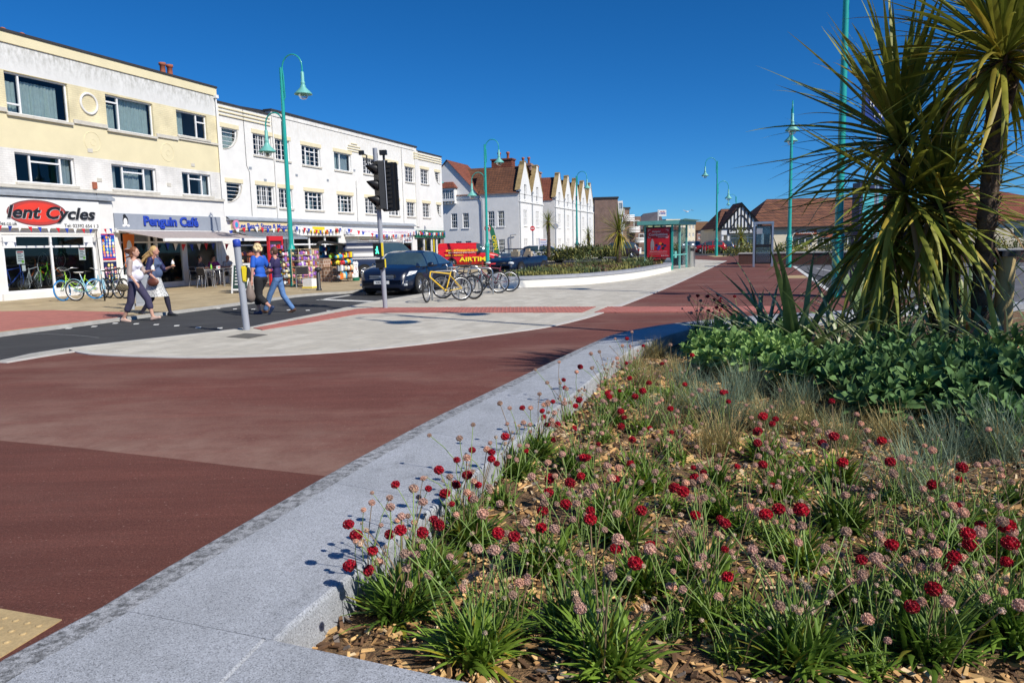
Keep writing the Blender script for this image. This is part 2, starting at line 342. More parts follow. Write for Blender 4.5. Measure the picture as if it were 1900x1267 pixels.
m_white = stuccomat('white_render', (.78,.77,.74), ztop=8.5, amt=.55, streak=1.6, stain=(.45,.38,.26))
m_whitestain = stuccomat('weathered_render', (.70,.70,.68), ztop=8.6, amt=.95, streak=1.0, stain=(.16,.16,.11))
m_lowwhite = mat('lower_white_paint', (.74,.73,.70), .8, .05, 2, bump=.1)
m_yellow = mat('pale_yellow_render', (.74,.66,.43), .8, .05, 1.2, bump=.12, bscale=20)
m_yellowb = brickmat('yellow_painted_brick', (.75,.67,.44), (.73,.65,.42), (.68,.60,.39), bump=.45)
m_whiteb = brickmat('white_painted_brick', (.77,.755,.72), (.745,.73,.70), (.69,.675,.645), bump=.45)
m_trim = mat('cream_trim', (.76,.68,.46), .7, .06, 3)
m_sill = mat('stone_sill', (.58,.55,.48), .8, .12, 5, bump=.2)
m_upvc = mat('white_window_frame', (.82,.82,.82), .35, .03, 4)
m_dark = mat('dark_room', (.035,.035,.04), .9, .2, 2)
m_floorin = mat('shop_interior', (.10,.09,.08), .9, .3, 2)
m_roofedge = mat('roof_felt', (.035,.033,.035), .8, .2, 4)
m_glass = glassmat('window_glass', (.88,.93,.93), .03)
m_sglass = glassmat('shop_glass', (.86,.92,.91), .03)
m_curtain = mat('net_curtain', (.72,.86,.83), .9, .08, 6, trans=.3)
m_curtain2 = mat('grey_curtain', (.55,.64,.66), .9, .1, 6, trans=.2)
m_terra = mat('terracotta', (.36,.11,.06), .8, .2, 8, bump=.3)
m_lead = mat('lead_flashing', (.30,.33,.37), .6, .15, 4, bump=.2, bscale=10)
m_teal = mat('teal_paint', (.02,.36,.31), .35, .08, 3, coat=.2)
m_tealpale = mat('pale_teal_paint', (.16,.47,.42), .45, .1, 3)
m_black = mat('black_plastic', (.012,.012,.013), .45, .2, 8)
m_blackr = mat('black_rubber', (.018,.018,.018), .8, .2, 12)
m_steel = mat('brushed_steel', (.55,.55,.54), .28, .08, 10, metallic=1)
m_alu = mat('aluminium', (.62,.63,.64), .35, .05, 10, metallic=.9)
m_greyp = mat('grey_painted_pole', (.33,.35,.39), .45, .06, 3)
m_wood = mat('pale_timber', (.44,.33,.14), .7, .2, 5, bump=.3, bscale=14)
m_whitepaint = mat('white_paint', (.8,.8,.78), .6, .05, 5)
m_roadline = mat('road_line_paint', (.66,.66,.63), .75, .2, 14, fine=.2)
def flat(name, rgb, rough=.55, **k):
    return mat(name, rgb, rough, k.pop('var', .04), **k)
m_red = flat('red_print', (.62,.02,.03)); m_blue = flat('blue_print', (.02,.06,.42)); m_navy = flat('navy_print', (.012,.02,.09))
m_yel = flat('yellow_print', (.85,.66,.02)); m_green = flat('green_print', (.01,.14,.07)); m_orange = flat('orange_print', (.8,.2,.03))
m_ink = flat('black_print', (.012,.014,.018)); m_grey = flat('grey_print', (.30,.33,.38)); m_pink = flat('pink_print', (.7,.25,.4)); m_purple = flat('purple_print', (.30,.13,.5))
m_cream = flat('cream_print', (.75,.62,.36)); m_lime = flat('lime_print', (.25,.6,.06)); m_cyan = flat('cyan_print', (.04,.35,.6)); m_brown = flat('brown_card', (.36,.22,.12))
# ================================================================ GROUND
m_road = asphaltmat('road_asphalt', (.050,.052,.056), (.13,.13,.13), dust=(.12,.12,.12), dust_amt=.45)
_a, _b = gp(0, 817), gp(610, 883); _d = (_b-_a).normalized(); _n = Vector((-_d.y, _d.x, 0)); _n = _n if _n.y > 0 else -_n
m_redasph = asphaltmat('red_asphalt', (.158,.058,.044), (.36,.25,.20), dust=(.35,.235,.185), dust_amt=.45, band=((_n.x, _n.y), _a.dot(_n), 2.2))
m_lot = asphaltmat('grey_carpark_asphalt', (.13,.13,.14), (.25,.25,.25), dust=(.2,.2,.2))
m_joint = mat('paving_joint', (.15,.14,.12), .9, .15, 9, world=True)
m_slab = mat('pale_paving', (.52,.485,.41), .8, .10, 3.5, bump=.15, bscale=50, world=True, fine=.08)
m_slab2 = mat('pale_paving_light', (.58,.545,.465), .8, .10, 3.5, bump=.15, bscale=50, world=True, fine=.08)
m_tan = mat('tan_paving', (.44,.35,.21), .85, .14, 2.2, bump=.15, bscale=50, world=True, fine=.1)
m_tan2 = mat('tan_paving_dark', (.39,.305,.18), .85, .14, 2.2, bump=.15, bscale=50, world=True, fine=.1)
m_redtac = mat('red_tactile', (.42,.15,.12), .8, .14, 5, bump=.1, world=True, fine=.1)
m_buff = mat('buff_tactile', (.46,.34,.17), .8, .14, 5, bump=.1, world=True, fine=.12)
m_kerb = mat('kerb_concrete', (.42,.41,.38), .85, .12, 5, bump=.2, world=True)
m_block = mat('red_block_paving', (.30,.19,.15), .85, .14, 4, world=True, fine=.15)
def gpoly(pts, z): return [tuple(gp(x, y, z).xy) for x, y in pts]
def sheet(name, pts, z, m, thick=.3):
    b = MB(); b.prism(pts, z-thick, z); return struct(b.build(name, m))
# base ground to the horizon
b = MB(); b.add([(-1500,-200,-.02),(1500,-200,-.02),(1500,2500,-.02),(-1500,2500,-.02)], [(0,1,2,3)])
struct(b.build('ground', mat('far_ground', (.12,.12,.115), .9, .2, .05, world=True)))
# road : one sheet whose outline follows the street
def catmull(P, k=6):
    out = []
    for i in range(len(P)-1):
        p0 = Vector(P[max(i-1,0)]); p1 = Vector(P[i]); p2 = Vector(P[i+1]); p3 = Vector(P[min(i+2, len(P)-1)])
        for j in range(k):
            t = j/k
            out.append(tuple(.5*((2*p1)+(-p0+p2)*t+(2*p0-5*p1+4*p2-p3)*t*t+(-p0+3*p1-3*p2+p3)*t**3)))
    out.append(tuple(P[-1])); return out
b = MB(); b.add([(-60,-30,0),(140,-30,0),(260,400,0),(-60,400,0)], [(0,1,2,3)]); struct(b.build('road', m_road))
# red shared surface
RZ = .05
red_px = [(135,650),(180,655),(250,658.5),(320,660.5),(390,661),(470,659),(560,655),(640,650),(700,645),(800,634),(900,620.5),(1000,607),(1060,594),(1100,583),(1150,565),(1200,546),(1250,526),(1300,504),(1345,484),(1300,482),(1276,481),(1290,474.5),(1400,474),(1436,480),(1436,489),(1476,494),(1505,515),(1534,535)]
redp = gpoly(red_px, RZ) + [(9.3,18.0),(10.5,12.0),(14,4),(14,-6),(-14,-6),(-14,1)] + gpoly([(-300,742),(0,672)], RZ)
sheet('red_asphalt_path', redp, RZ, m_redasph)
# buff tactile slab by the camera, lower left
bf = gpoly([(-60,1121),(115,1152)], RZ) + gpoly([(0,1223),(-200,1340)], RZ)
bb = MB(); bb.prism(bf, RZ-.05, RZ+.009); btac = struct(bb.build('buff_tactile_slab', m_buff))
q0 = Vector(bf[0]); 
for i in range(9):
    for j in range(5):
        pass
mbs = MB()
c0 = gp(100,1155,RZ); dirx = (gp(0,1133,RZ)-c0).normalized(); diry = Vector((-dirx.y, dirx.x, 0))*1
if diry.y > 0: diry = -diry
for i in range(14):
    for j in range(3):
        p = c0+dirx*(.02+.067*i)+diry*(.05+.067*j)
        mbs.lathe([(.0125,0),(.0125,.003),(.009,.005),(0,.005)], (p.x,p.y,RZ+.009), 10)
mbs.build('tactile_dome', m_buff, btac)['kind'] = 'stuff'
# older darker lay of asphalt in the near left corner, with a dusty lighter strip beyond its joint
m_redasph2 = asphaltmat('red_asphalt_newer', (.136,.050,.037), (.33,.21,.17), dust=(.19,.105,.085), dust_amt=.35)
seam = [(-300,790),(-80,808),(0,817),(130,829),(300,848),(450,866),(610,883),(760,900)]
np_ = gpoly(seam, RZ+.004)+[(1.2,2.6),(-.6,-1.5),(-5,-1.5),(-6,3.5)]
sheet('red_asphalt_new_lay', np_, RZ+.004, m_redasph2, .05)
m_dusty = asphaltmat('red_asphalt_dusty', (.16,.085,.072), (.34,.24,.21), dust=(.26,.18,.15), dust_amt=.6)
# pale paving area with individual slabs
def clip_rect(poly, x0, x1, y0, y1):
    def clip(P, f, g):
        out = []
        for i in range(len(P)):
            a, c = P[i-1], P[i]; fa, fc = f(a), f(c)
            if fa >= 0:
                if fc >= 0: out.append(c)
                else: out.append(g(a, c, fa, fc))
            elif fc >= 0: out.append(g(a, c, fa, fc)); out.append(c)
        return out
    it = lambda a, c, fa, fc: (a[0]+(c[0]-a[0])*fa/(fa-fc), a[1]+(c[1]-a[1])*fa/(fa-fc))
    for f in (lambda p: p[0]-x0, lambda p: x1-p[0], lambda p: p[1]-y0, lambda p: y1-p[1]):
        poly = clip(poly, f, it)
        if len(poly) < 3: return []
    return poly
def parea(P): return abs(sum(P[i-1][0]*P[i][1]-P[i][0]*P[i-1][1] for i in range(len(P))))/2
def slab_field(base, poly, z, ang, sw, sh, mats, near=(0,0), maxn=300, gap=.006, h=.012, name='paving_slab', jz=.009):
    ca, sa = math.cos(ang), math.sin(ang)
    L = [(p[0]*ca+p[1]*sa, -p[0]*sa+p[1]*ca) for p in poly]
    xs = [p[0] for p in L]; ys = [p[1] for p in L]; cells = []
    j = 0; y = min(ys)
    while y < max(ys):
        x = min(xs)-sw + (sw/2 if j % 2 else 0)
        while x < max(xs):
            c = clip_rect(L, x+gap/2, x+sw-gap/2, y+gap/2, y+sh-gap/2)
            if c and parea(c) > sw*sh*.04:
                W = [(p[0]*ca-p[1]*sa, p[0]*sa+p[1]*ca) for p in c]
                cx = sum(p[0] for p in W)/len(W); cy = sum(p[1] for p in W)/len(W)
                cells.append((math.hypot(cx-near[0], cy-near[1]), cx, cy, W))
            x += sw
        y += sh; j += 1
    cells.sort(key=lambda c: c[0])
    rest = [MB() for _ in mats]
    for i, (d, cx, cy, W) in enumerate(cells):
        dz = random.uniform(-.0015, .0015); k = random.randrange(len(mats))
        if i < maxn:
            m = MB(); m.prism([(p[0]-cx, p[1]-cy) for p in W], -h, 0); m.build(name, mats[k], base, (cx, cy, z+dz))
        else: rest[0].mi = k; rest[0].prism(W, z-h+dz, z+dz)
    if rest[0].v: stuff(rest[0].build(name, mats, base))
pale_l = [(0,672.5),(135,650.5),(128,647),(440,611.5),(470,606),(500,601),(560,589),(620,577),(660,568),(690,561),(720,556),(760,549.5),(800,545),(860,530),(880,515),(905,505),(1100,478),(1200,470),(1290,474.5),(1276,481),(1345,484)]
pale_px = [(135,650),(128,647),(440,611.5),(500,601),(560,589),(620,577),(660,568),(690,561),(720,556),(760,549.5),(800,543),(850,532),(900,520)]
pz = .058
pale = gpoly(pale_px, pz) + [tuple(v) for v in [(1.6,33.5),(6.0,39.5),(10.8,46.5)]] + gpoly([(1276,480.7),(1345,484),(1300,504),(1250,526),(1200,546),(1150,565),(1100,583),(1060,594),(1000,607),(900,620.5),(800,634),(700,645),(640,650),(560,655),(470,659),(390,661),(320,660.5),(250,658.5),(180,655)], pz)
pb = MB(); pb.prism(pale, -.1, pz-.009); pale_o = struct(pb.build('pale_pavement', m_joint))
slab_field(pale_o, pale, pz, math.radians(71), .6, .3, [m_slab, m_slab2, m_slab], near=(-3,14), maxn=300)
# raised edge strip of pale setts between paving and red
edge_px = [(0,672),(135,651),(180,655),(250,658.5),(320,660.5),(390,661),(470,659),(560,655),(640,650),(700,645),(800,634),(900,620.5),(1000,607),(1060,594),(1100,583),(1150,565),(1200,546),(1250,526),(1300,504),(1345,484)]
def ribbon(name, pts, wdt, z, m, side=1, thick=.02, parent=None):
    P = [Vector((p[0], p[1])) for p in pts]; b = MB(); A = []; B = []
    for i in range(len(P)):
        t = (P[min(i+1,len(P)-1)]-P[max(i-1,0)]).normalized(); n = Vector((-t.y, t.x))*side
        A.append(P[i]); B.append(P[i]+n*wdt)
    for i in range(len(P)-1): b.prism([A[i], A[i+1], B[i+1], B[i]], z-thick, z)
    return b.build(name, m, parent)
epts = catmull([Vector(p) for p in gpoly(edge_px, .06)], 3)
struct(ribbon('pale_edging', epts, .13, .064, m_whitepaint if False else mat('edging_stone', (.56,.54,.50), .8, .1, 5, world=True, fine=.1), -1, .05))
# kerb of the pale pavement along the road
k2 = gpoly([(-200,706),(0,672),(128,647),(440,611.5),(500,601),(560,589),(620,577),(660,568),(690,561),(720,556),(760,549.5),(800,543),(850,532),(900,520)], .06) + [(1.6,33.5),(6.0,39.5),(10.8,46.5)]
struct(ribbon('kerb', catmull([Vector(p) for p in k2], 3), .12, .066, m_kerb, 1, .2))
# red tactile band across paving and path
def tacband(name, px, m, parent=None):
    pts = gpoly(px, .07); b = MB(); b.prism(pts, .03, .0705); return struct(b.build(name, m)), pts
tb1, tp1 = tacband('red_tactile_strip', [(560,600),(500,609),(487,611.5),(470,608),(500,603),(560,591.5),(620,580.5),(662,573),(700,570.5),(1105,569),(1080,579),(720,579.5),(664,582)], m_redtac)
tb2, tp2 = tacband('red_tactile_strip', [(1128,569),(1400,568),(1470,567.5),(1470,577.5),(1400,578),(1103,579)], m_redtac)
db = MB()
for pp, tb in ((tp1, tb1), (tp2, tb2)):
    xs = [p[0] for p in pp]; ys = [p[1] for p in pp]; d = MB(); x = min(xs)
    def inside(P, x, y):
        r = False
        for i in range(len(P)):
            a, c = P[i-1], P[i]
            if (a[1] > y) != (c[1] > y) and x < (c[0]-a[0])*(y-a[1])/(c[1]-a[1])+a[0]: r = not r
        return r
    y = min(ys)
    while y < max(ys):
        x = min(xs)
        while x < max(xs):
            if inside(pp, x, y): d.lathe([(.022,0),(.014,.006),(0,.006)], (x,y,.0705), 6)
            x += .09
        y += .09
    stuff(d.build('tactile_dome', m_redtac, tb))
# manhole near the push-button post
mb = MB(); mb.prism(gpoly([(420,625),(455,618),(497,620.5),(462,628)], .062), .03, .0625)
tag(mb.build('drain_cover', mat('cast_iron', (.13,.12,.10), .6, .3, 30, bump=.4)), 'brown metal inspection cover set in pale paving by the push button post', 'drain cover')
# far pavement (in front of the shops)
PZ = .07
far_px = [(-500,688),(-200,645),(0,617),(100,604.5),(200,592),(300,579.5),(400,567),(475,557),(545,547.5),(600,543),(640,541),(662,538),(690,533),(712,528)]
farp = gpoly(far_px, PZ) + [(-4.6,33),(-1.5,40),(1,50),(2,58),(-6,60.5),(-19,22),(-30,0)]
fb = MB(); fb.prism(farp, -.1, PZ-.006); far_o = struct(fb.build('shop_pavement', m_joint))
slab_field(far_o, farp, PZ, math.radians(71), .9, .6, [m_tan, m_tan2, m_tan], near=(-9,20), maxn=290, gap=.01)
struct(ribbon('kerb', catmull([Vector(p) for p in gpoly(far_px, PZ)]+[Vector((-4.6,33)),Vector((-1.5,40)),Vector((1,50)),Vector((2,58))], 3), .13, .074, m_kerb, -1, .2))
tb3, _ = tacband('red_tactile_strip', [(-300,607),(0,578),(100,576),(235,579.5),(228,588),(100,603),(0,615),(-300,655)], m_redtac)
tb3.location.z = .006
blk = gpoly([(560,530),(720,512),(740,512),(730,524),(660,536),(640,539.5),(600,541.5)], PZ+.004)
# road markings
def mark(px, z=.004):
    b = MB(); b.prism(gpoly(px, z), -.004, z); return b
for px in [[(590,556.5),(706,561),(708,558.8),(596,554.5)], [(586,556.5),(592,556.8),(655,547.3),(648,547)]]:
    tag(mark(px).build('road_line', m_roadline), 'thin white stop line across the road before the crossing' if px[0][0] == 590 else 'white lane line painted along the road beside the dark blue car', 'road marking')
studs = [(a, c) for a, c in [(20,615),(75,612.5),(128,609),(175,605.5),(214,599.5),(253,600.5),(290,602),(328,604),(368,607.5),(408,608.5),(450,610.5),(90,597),(140,593.5),(190,589),(240,584.5),(285,582),(330,578),(370,574),(405,572),(436,573),(470,573.5),(503,574),(536,575),(571,575.5),(610,576.5),(648,578.5)]]
ORD = ['first','second','third','fourth','fifth','sixth','seventh','eighth','ninth','tenth','eleventh','twelfth','thirteenth','fourteenth','fifteenth','sixteenth','seventeenth','eighteenth','nineteenth','twentieth']+['twenty '+w_ for w_ in ('first','second','third','fourth','fifth','sixth','seventh','eighth','ninth')]+['thirtieth']+['thirty '+w_ for w_ in ('first','second','third','fourth','fifth','sixth','seventh','eighth','ninth')]
for i, (x, y) in enumerate(studs):
    c = gp(x, y, .004); o = MB(); o.M = T(c.x, c.y, 0) @ rotz(math.radians(20)); o.box(-.05,.05,-.1,.1,-.004,.006)
    tag(o.build('crossing_stud', m_roadline), 'white square crossing stud in the road, %s from the left in the %s row' % (ORD[i if i < 11 else i-11], 'near' if i < 11 else 'far'), 'road stud', 'studs marking the edges of the pedestrian crossing')
arc = [gp(x, y, .004) for x, y in [(-40,621.5),(20,619.5),(80,619.5),(130,621.5),(160,624),(180,626.5)]]
struct(ribbon('tyre_scuff', [(p.x, p.y) for p in arc], .05, .003, mat('worn_paint', (.13,.13,.13), .8, .6, 20, world=True), 1, .003))
# car park on the right
lot = gpoly([(1476,494),(1534,535),(1900,600),(2600,620)], .03) + [(120,60),(120,52)]
lotp = gpoly([(1476,494)], .03)+[(13.3,34),(9.8,19.2),(10.9,12),(40,8),(120,20),(120,42)]
sheet('car_park', lotp, .03, m_lot, .2)
for px in [[(1470,494),(1477,494),(1545,540),(1536,541)]]:
    tag(mark(px, .056).build('parking_line', m_roadline), 'white line edging the grey car park beside the red path', 'road marking')
for k in range(7):
    a = Vector((15.2+2.9*k, 37.6+.25*k)); d2 = Vector((-.22, -1)).normalized()
    o = MB(); o.M = T(a.x, a.y, 0) @ rotz(math.atan2(d2.y, d2.x)); o.box(0, 4.8, -.05, .05, .02, .036)
    tag(o.build('parking_line', m_roadline), 'thin white bay line on the grey car park, %s from the teal lamp' % ORD[k], 'road marking', 'bay lines in the car park')
bf2 = MB(); bf2.prism(gpoly([(1454,511.5),(1490,511),(1500,516),(1460,516.5)], .05), 0, .056)
struct(bf2.build('buff_tactile_slab', m_buff))
bf3 = MB(); bf3.prism(gpoly([(1312,474.6),(1336,473.6),(1352,476),(1326,477)], .05), 0, .056)
struct(bf3.build('buff_tactile_slab', m_buff))
# ================================================================ SHOP TERRACE
ANG = math.radians(71)
FP = gp(10, 562); FD = Vector((math.cos(ANG), math.sin(ANG), 0)); FN = Vector((FD.y, -FD.x, 0))
def fsz(px, py, off=0):
    d = ray(px, py); P = FP+FN*off; t = (P.x*FN.x+P.y*FN.y)/(d.x*FN.x+d.y*FN.y)
    X = d*t; return ((Vector((X.x, X.y, 0))-FP).dot(FD), H+X.z)
def wall_holes(mb, x0, x1, z0, z1, holes, y=0., dep=.14, zcuts=(), mf=None, xcuts=()):
    xs = sorted({x0, x1, *[h[0] for h in holes], *[h[1] for h in holes], *xcuts}); zs = sorted({z0, z1, *[h[2] for h in holes], *[h[3] for h in holes], *zcuts})
    xs = [x for x in xs if x0-1e-6 <= x <= x1+1e-6]; zs = [z for z in zs if z0-1e-6 <= z <= z1+1e-6]
    for i in range(len(xs)-1):
        for j in range(len(zs)-1):
            cx, cz = (xs[i]+xs[i+1])/2, (zs[j]+zs[j+1])/2
            if any(h[0] < cx < h[1] and h[2] < cz < h[3] for h in holes): continue
            mb.quad((xs[i],y,zs[j]),(xs[i+1],y,zs[j]),(xs[i+1],y,zs[j+1]),(xs[i],y,zs[j+1]), mf(cx, cz) if mf else None)
    for h in holes:
        m = mf((h[0]+h[1])/2, h[3]+.02) if mf else None
        a, c, d, e = h[:4]
        mb.quad((a,y,d),(a,y+dep,d),(c,y+dep,d),(c,y,d), m); mb.quad((a,y,e),(c,y,e),(c,y+dep,e),(a,y+dep,e), m)
        mb.quad((a,y,d),(a,y,e),(a,y+dep,e),(a,y+dep,d), m); mb.quad((c,y,d),(c,y+dep,d),(c,y+dep,e),(c,y,e), m)
def curtain_mb(x0, x1, z0, z1, y, waves=None, amp=.025):
    b = MB(); n = max(6, int((x1-x0)*26)); 
    for i in range(n):
        xa, xb = x0+(x1-x0)*i/n, x0+(x1-x0)*(i+1)/n
        ya, yb = y+amp*math.sin(i*1.9)+amp*.5*math.sin(i*.7), y+amp*math.sin((i+1)*1.9)+amp*.5*math.sin((i+1)*.7)
        b.add([(xa,ya,z0),(xb,yb,z0),(xb,yb,z1),(xa,ya,z1)], [(0,1,2,3)], 0, True)
    return b
def window(par, x0, x1, z0, z1, vert=(), horiz=(), fr=.055, bars=None, curtain=None, sill=True, y=.09, name='window', sillm=None, sd=.1, blind=None, glass=None):
    """frame (part) with pane, curtain and sill as its pieces. vert/horiz: fractions; horiz items (fraction, xfrac0, xfrac1)"""
    b = MB(); W, Hh = x1-x0, z1-z0
    b.box(x0, x1, y, y+.06, z0, z0+fr); b.box(x0, x1, y, y+.06, z1-fr, z1)
    b.box(x0, x0+fr, y, y+.06, z0+fr, z1-fr); b.box(x1-fr, x1, y, y+.06, z0+fr, z1-fr)
    for v in vert: b.box(x0+W*v-fr*.55, x0+W*v+fr*.55, y-.005, y+.06, z0+fr, z1-fr)
    for (hf, a, c) in horiz: b.box(x0+W*a, x0+W*c, y-.008, y+.055, z0+Hh*hf-fr*.5, z0+Hh*hf+fr*.5)
    if bars:
        nx, nz, t = bars
        for i in range(1, nx): b.box(x0+W*i/nx-t/2, x0+W*i/nx+t/2, y+.012, y+.04, z0+fr, z1-fr)
        for i in range(1, nz): b.box(x0+fr, x1-fr, y+.015, y+.037, z0+Hh*i/nz-t/2, z0+Hh*i/nz+t/2)
    w_ = b.build(name, m_upvc, par)
    g = MB(); g.quad((x0+fr*.5,y+.035,z0+fr*.5),(x1-fr*.5,y+.035,z0+fr*.5),(x1-fr*.5,y+.035,z1-fr*.5),(x0+fr*.5,y+.035,z1-fr*.5)); g.build('pane', glass or m_glass, w_)
    if curtain:
        for (a, c, m, zt) in curtain: curtain_mb(x0+W*a, x0+W*c, z0+.03, z0+Hh*zt, y+.2).build('curtain', m, w_)
    if sill:
        s = MB(); s.box(x0-.06, x1+.06, -sd, y+.002, z0-.09, z0-.003); s.build('sill', sillm or m_sill, w_)
    return w_
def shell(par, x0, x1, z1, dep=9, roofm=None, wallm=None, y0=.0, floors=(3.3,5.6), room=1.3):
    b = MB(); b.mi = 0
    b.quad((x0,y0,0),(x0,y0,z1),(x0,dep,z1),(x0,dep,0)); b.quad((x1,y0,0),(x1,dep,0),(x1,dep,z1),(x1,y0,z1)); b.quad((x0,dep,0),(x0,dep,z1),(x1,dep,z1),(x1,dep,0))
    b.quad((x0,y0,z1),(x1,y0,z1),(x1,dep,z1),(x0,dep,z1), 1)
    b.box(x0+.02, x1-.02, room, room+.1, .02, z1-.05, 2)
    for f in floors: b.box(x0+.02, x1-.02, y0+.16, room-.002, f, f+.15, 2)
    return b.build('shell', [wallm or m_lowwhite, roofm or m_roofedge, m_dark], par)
# ---- building A
A = thing('shop_terrace', 'cream and yellow terrace with cycle shop and cafe at street level', 'building', FP, ANG)
XA0, XA1 = -9.0, 11.0
A3 = [(-4.2,-1.6,6.25,7.6), (.79,3.18,6.25,7.6), (4.81,7.15,6.25,7.55), (8.44,10.28,6.48,7.54)]
A2 = [(-4.2,-1.6,4.0,5.0), (.87,3.18,4.0,4.99), (4.82,7.05,4.0,4.95), (8.5,10.27,4.0,4.95)]
shopA = [(.10,3.74,.30,2.24), (-5.2,-.55,.05,2.24)]
cafeA = [(4.86,10.45,.12,2.32)]
def mfA(x, z):
    if z > 8.5: return 0
    if z > 7.62: return 1
    if z > 6.24: return 2
    if z > 5.1: return 0
    if z > 3.9: return 3
    return 4
wb = MB(); wall_holes(wb, XA0, XA1, 0, 8.85, A3+A2+shopA+cafeA, zcuts=(8.5,7.62,6.24,5.1,3.9), mf=mfA)
wb.build('wall', [m_yellow, m_whitestain, m_yellowb, m_whiteb, m_lowwhite], A)
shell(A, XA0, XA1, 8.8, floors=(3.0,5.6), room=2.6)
pb = MB(); pb.box(XA0, XA1, -.05, .25, 8.51, 8.85); pb.build('parapet', m_yellow, A)
pb = MB(); pb.box(XA0, XA1+.03, -.09, .3, 8.853, 8.93); pb.build('coping', m_roofedge, A)
# bands
for (x0, x1) in [(XA0,.72),(3.28,4.76),(7.22,8.4),(8.4,10.98)]:
    b = MB(); zz = 6.30 if x0 < 7 else 6.30; b.box(x0, x1, -.07, .001, 6.31-.06 if x0 < 8 else 6.31, 6.37+.02 if x0 < 8 else 6.40); b.build('string_course', m_sill, A)
b = MB(); b.box(XA0, XA1+.0, -.10, .001, 3.80, 3.90); b.build('ledge', m_sill, A)
b = MB(); b.box(.9, .905, 0, .001, 3, 3.001)
W = [(A3[1], dict(vert=(.23,), horiz=((.24,0,.23),), curtain=[(0,.24,m_curtain,.8),(.30,.90,m_curtain,.86)])),
     (A3[2], dict(vert=(.27,), horiz=((.8,0,.27),), curtain=[(0,.25,m_curtain,.75),(.3,.98,m_curtain,1)])),
     (A3[3], dict(vert=(.68,), horiz=((.68,.68,1),), curtain=[(0,.33,m_curtain,.98)])),
     (A3[0], dict(vert=(.3,), curtain=[(.3,.9,m_curtain,.9)])),
     (A2[1], dict(vert=(.26,.77), horiz=((.74,.26,.77),), curtain=[(.77,1,m_curtain2,.95)])),
     (A2[2], dict(vert=(.26,.74), horiz=((.74,.26,.74),), curtain=[(.0,.2,m_curtain2,.95),(.3,.7,m_curtain2,.9),(.8,1,m_curtain2,.95)])),
     (A2[3], dict(vert=(.28,.72), horiz=((.74,.28,.72),), curtain=[(.0,.2,m_curtain2,.95),(.72,1,m_curtain2,.95)])),
     (A2[0], dict(vert=(.3,.7)))]
for (x0, x1, z0, z1), kw in W: window(A, x0, x1, z0, z1, **kw)
b = MB(); b.torus((4.03,-.02,7.05), .36, .045, 'y', 40, 8); b.build('ring_ornament', m_lowwhite, A)
for cx in (4.05, 7.77):
    b = MB(); b.torus((cx,.0,5.68), .36, .014, 'y', 36, 6); b.torus((cx+.03,.0,5.66), .12, .010, 'y', 14, 5); b.build('relief_ornament', m_yellow, A)
def pots(par, s, n, z, tilt=0, y=1.0):
    for i in range(n):
        b = MB(); b.lathe([(.14,0),(.12,.05),(.11,.42),(.15,.44),(.15,.54),(.10,.54),(.10,.3)], (0,0,0), 12); o = b.build('chimney_pot', m_terra, par, (s+i*.42, y, z)); o.rotation_euler = (tilt, tilt*1.3, 0)
b = MB(); b.box(8.7,9.7,.7,1.3,8.8,9.1); b.build('chimney_stack', m_terra, A); pots(A, 8.95, 2, 9.1)
b = MB(); b.box(1.0,2.5,.7,1.3,8.8,9.05); b.build('chimney_stack', m_terra, A)
for sx in (1.25, 1.95):
    b = MB(); b.M = T(sx, 1, 9.14) @ Matrix.Rotation(pi/2, 4, 'Y') @ rotz(.3); b.lathe([(.12,0),(.12,.4),(.15,.42),(.15,.5),(.1,.5),(.1,.2)], (0,0,0), 12); b.build('chimney_pot', m_terra, A)
# cycle shop front
sh = MB(); sh.box(-5.6, 3.93, -.16, -.02, 2.46, 3.48); fas = sh.build('fascia_sign', m_whitepaint, A)
text('lent Cycles', m_ink, fas, 1.93, -.19, 2.98, .58, .012, .02, .25, width=3.45)
text('lent Cycles', flat('grey_shadow', (.5,.5,.52)), fas, 1.95, -.176, 2.965, .58, .004, .045, .25, width=3.52)
def disc(cx, cz, rx, rz_, y, n=48): return [(cx+rx*math.cos(2*pi*i/n), cz+rz_*math.sin(2*pi*i/n)) for i in range(n)]
b = MB(); b.ngon_xz(disc(1.38, 2.98, 1.13, .44, 0), -.166, -.16); b.build('logo_oval', flat('grey_red', (.20,.06,.06)), fas)
b = MB(); b.ngon_xz(disc(1.38, 2.98, 1.06, .40, 0), -.169, -.16); b.build('logo_oval', flat('dull_red', (.50,.05,.04)), fas)
b = MB(); b.ngon_xz(disc(1.38, 2.99, .85, .33, 0), -.1715, -.16); b.build('logo_oval', flat('bright_red', (.75,.05,.03)), fas)
text('les.co.uk', m_ink, fas, .28, -.168, 2.60, .17, .004)
text('Tel: 02392 654 1 3', m_ink, fas, 3.1, -.168, 2.56, .17, .004, width=1.45)
b = MB(); b.box(-5.6, 4.62, -.24, 0, 3.52, 3.62); b.add([(-5.6,-.24,3.62),(4.62,-.24,3.62),(4.62,0,3.74),(-5.6,0,3.74)], [(0,1,2,3)]); b.build('flashing', m_lead, A)
b = MB(); b.box(-.1, 3.9, -.10, -.001, .0, .29); b.build('stall_riser', m_lowwhite, A)
window(A, .10, 3.74, .30, 2.24, vert=(.50,), horiz=((.79,0,1),), fr=.07, curtain=None, sill=False, name='shop_window', glass=m_sglass, y=.02)
for xa_, xb_ in ((.10,.62),(3.3,3.74)):
    b = MB(); b.box(xa_,xb_,.02,.08,1.85,2.17); b.build('blank_transom', m_upvc, A)
window(A, -5.2, -.55, .05, 2.24, vert=(.5,), horiz=((.79,0,1),), fr=.07, sill=False, name='shop_window', glass=m_sglass, y=.02)
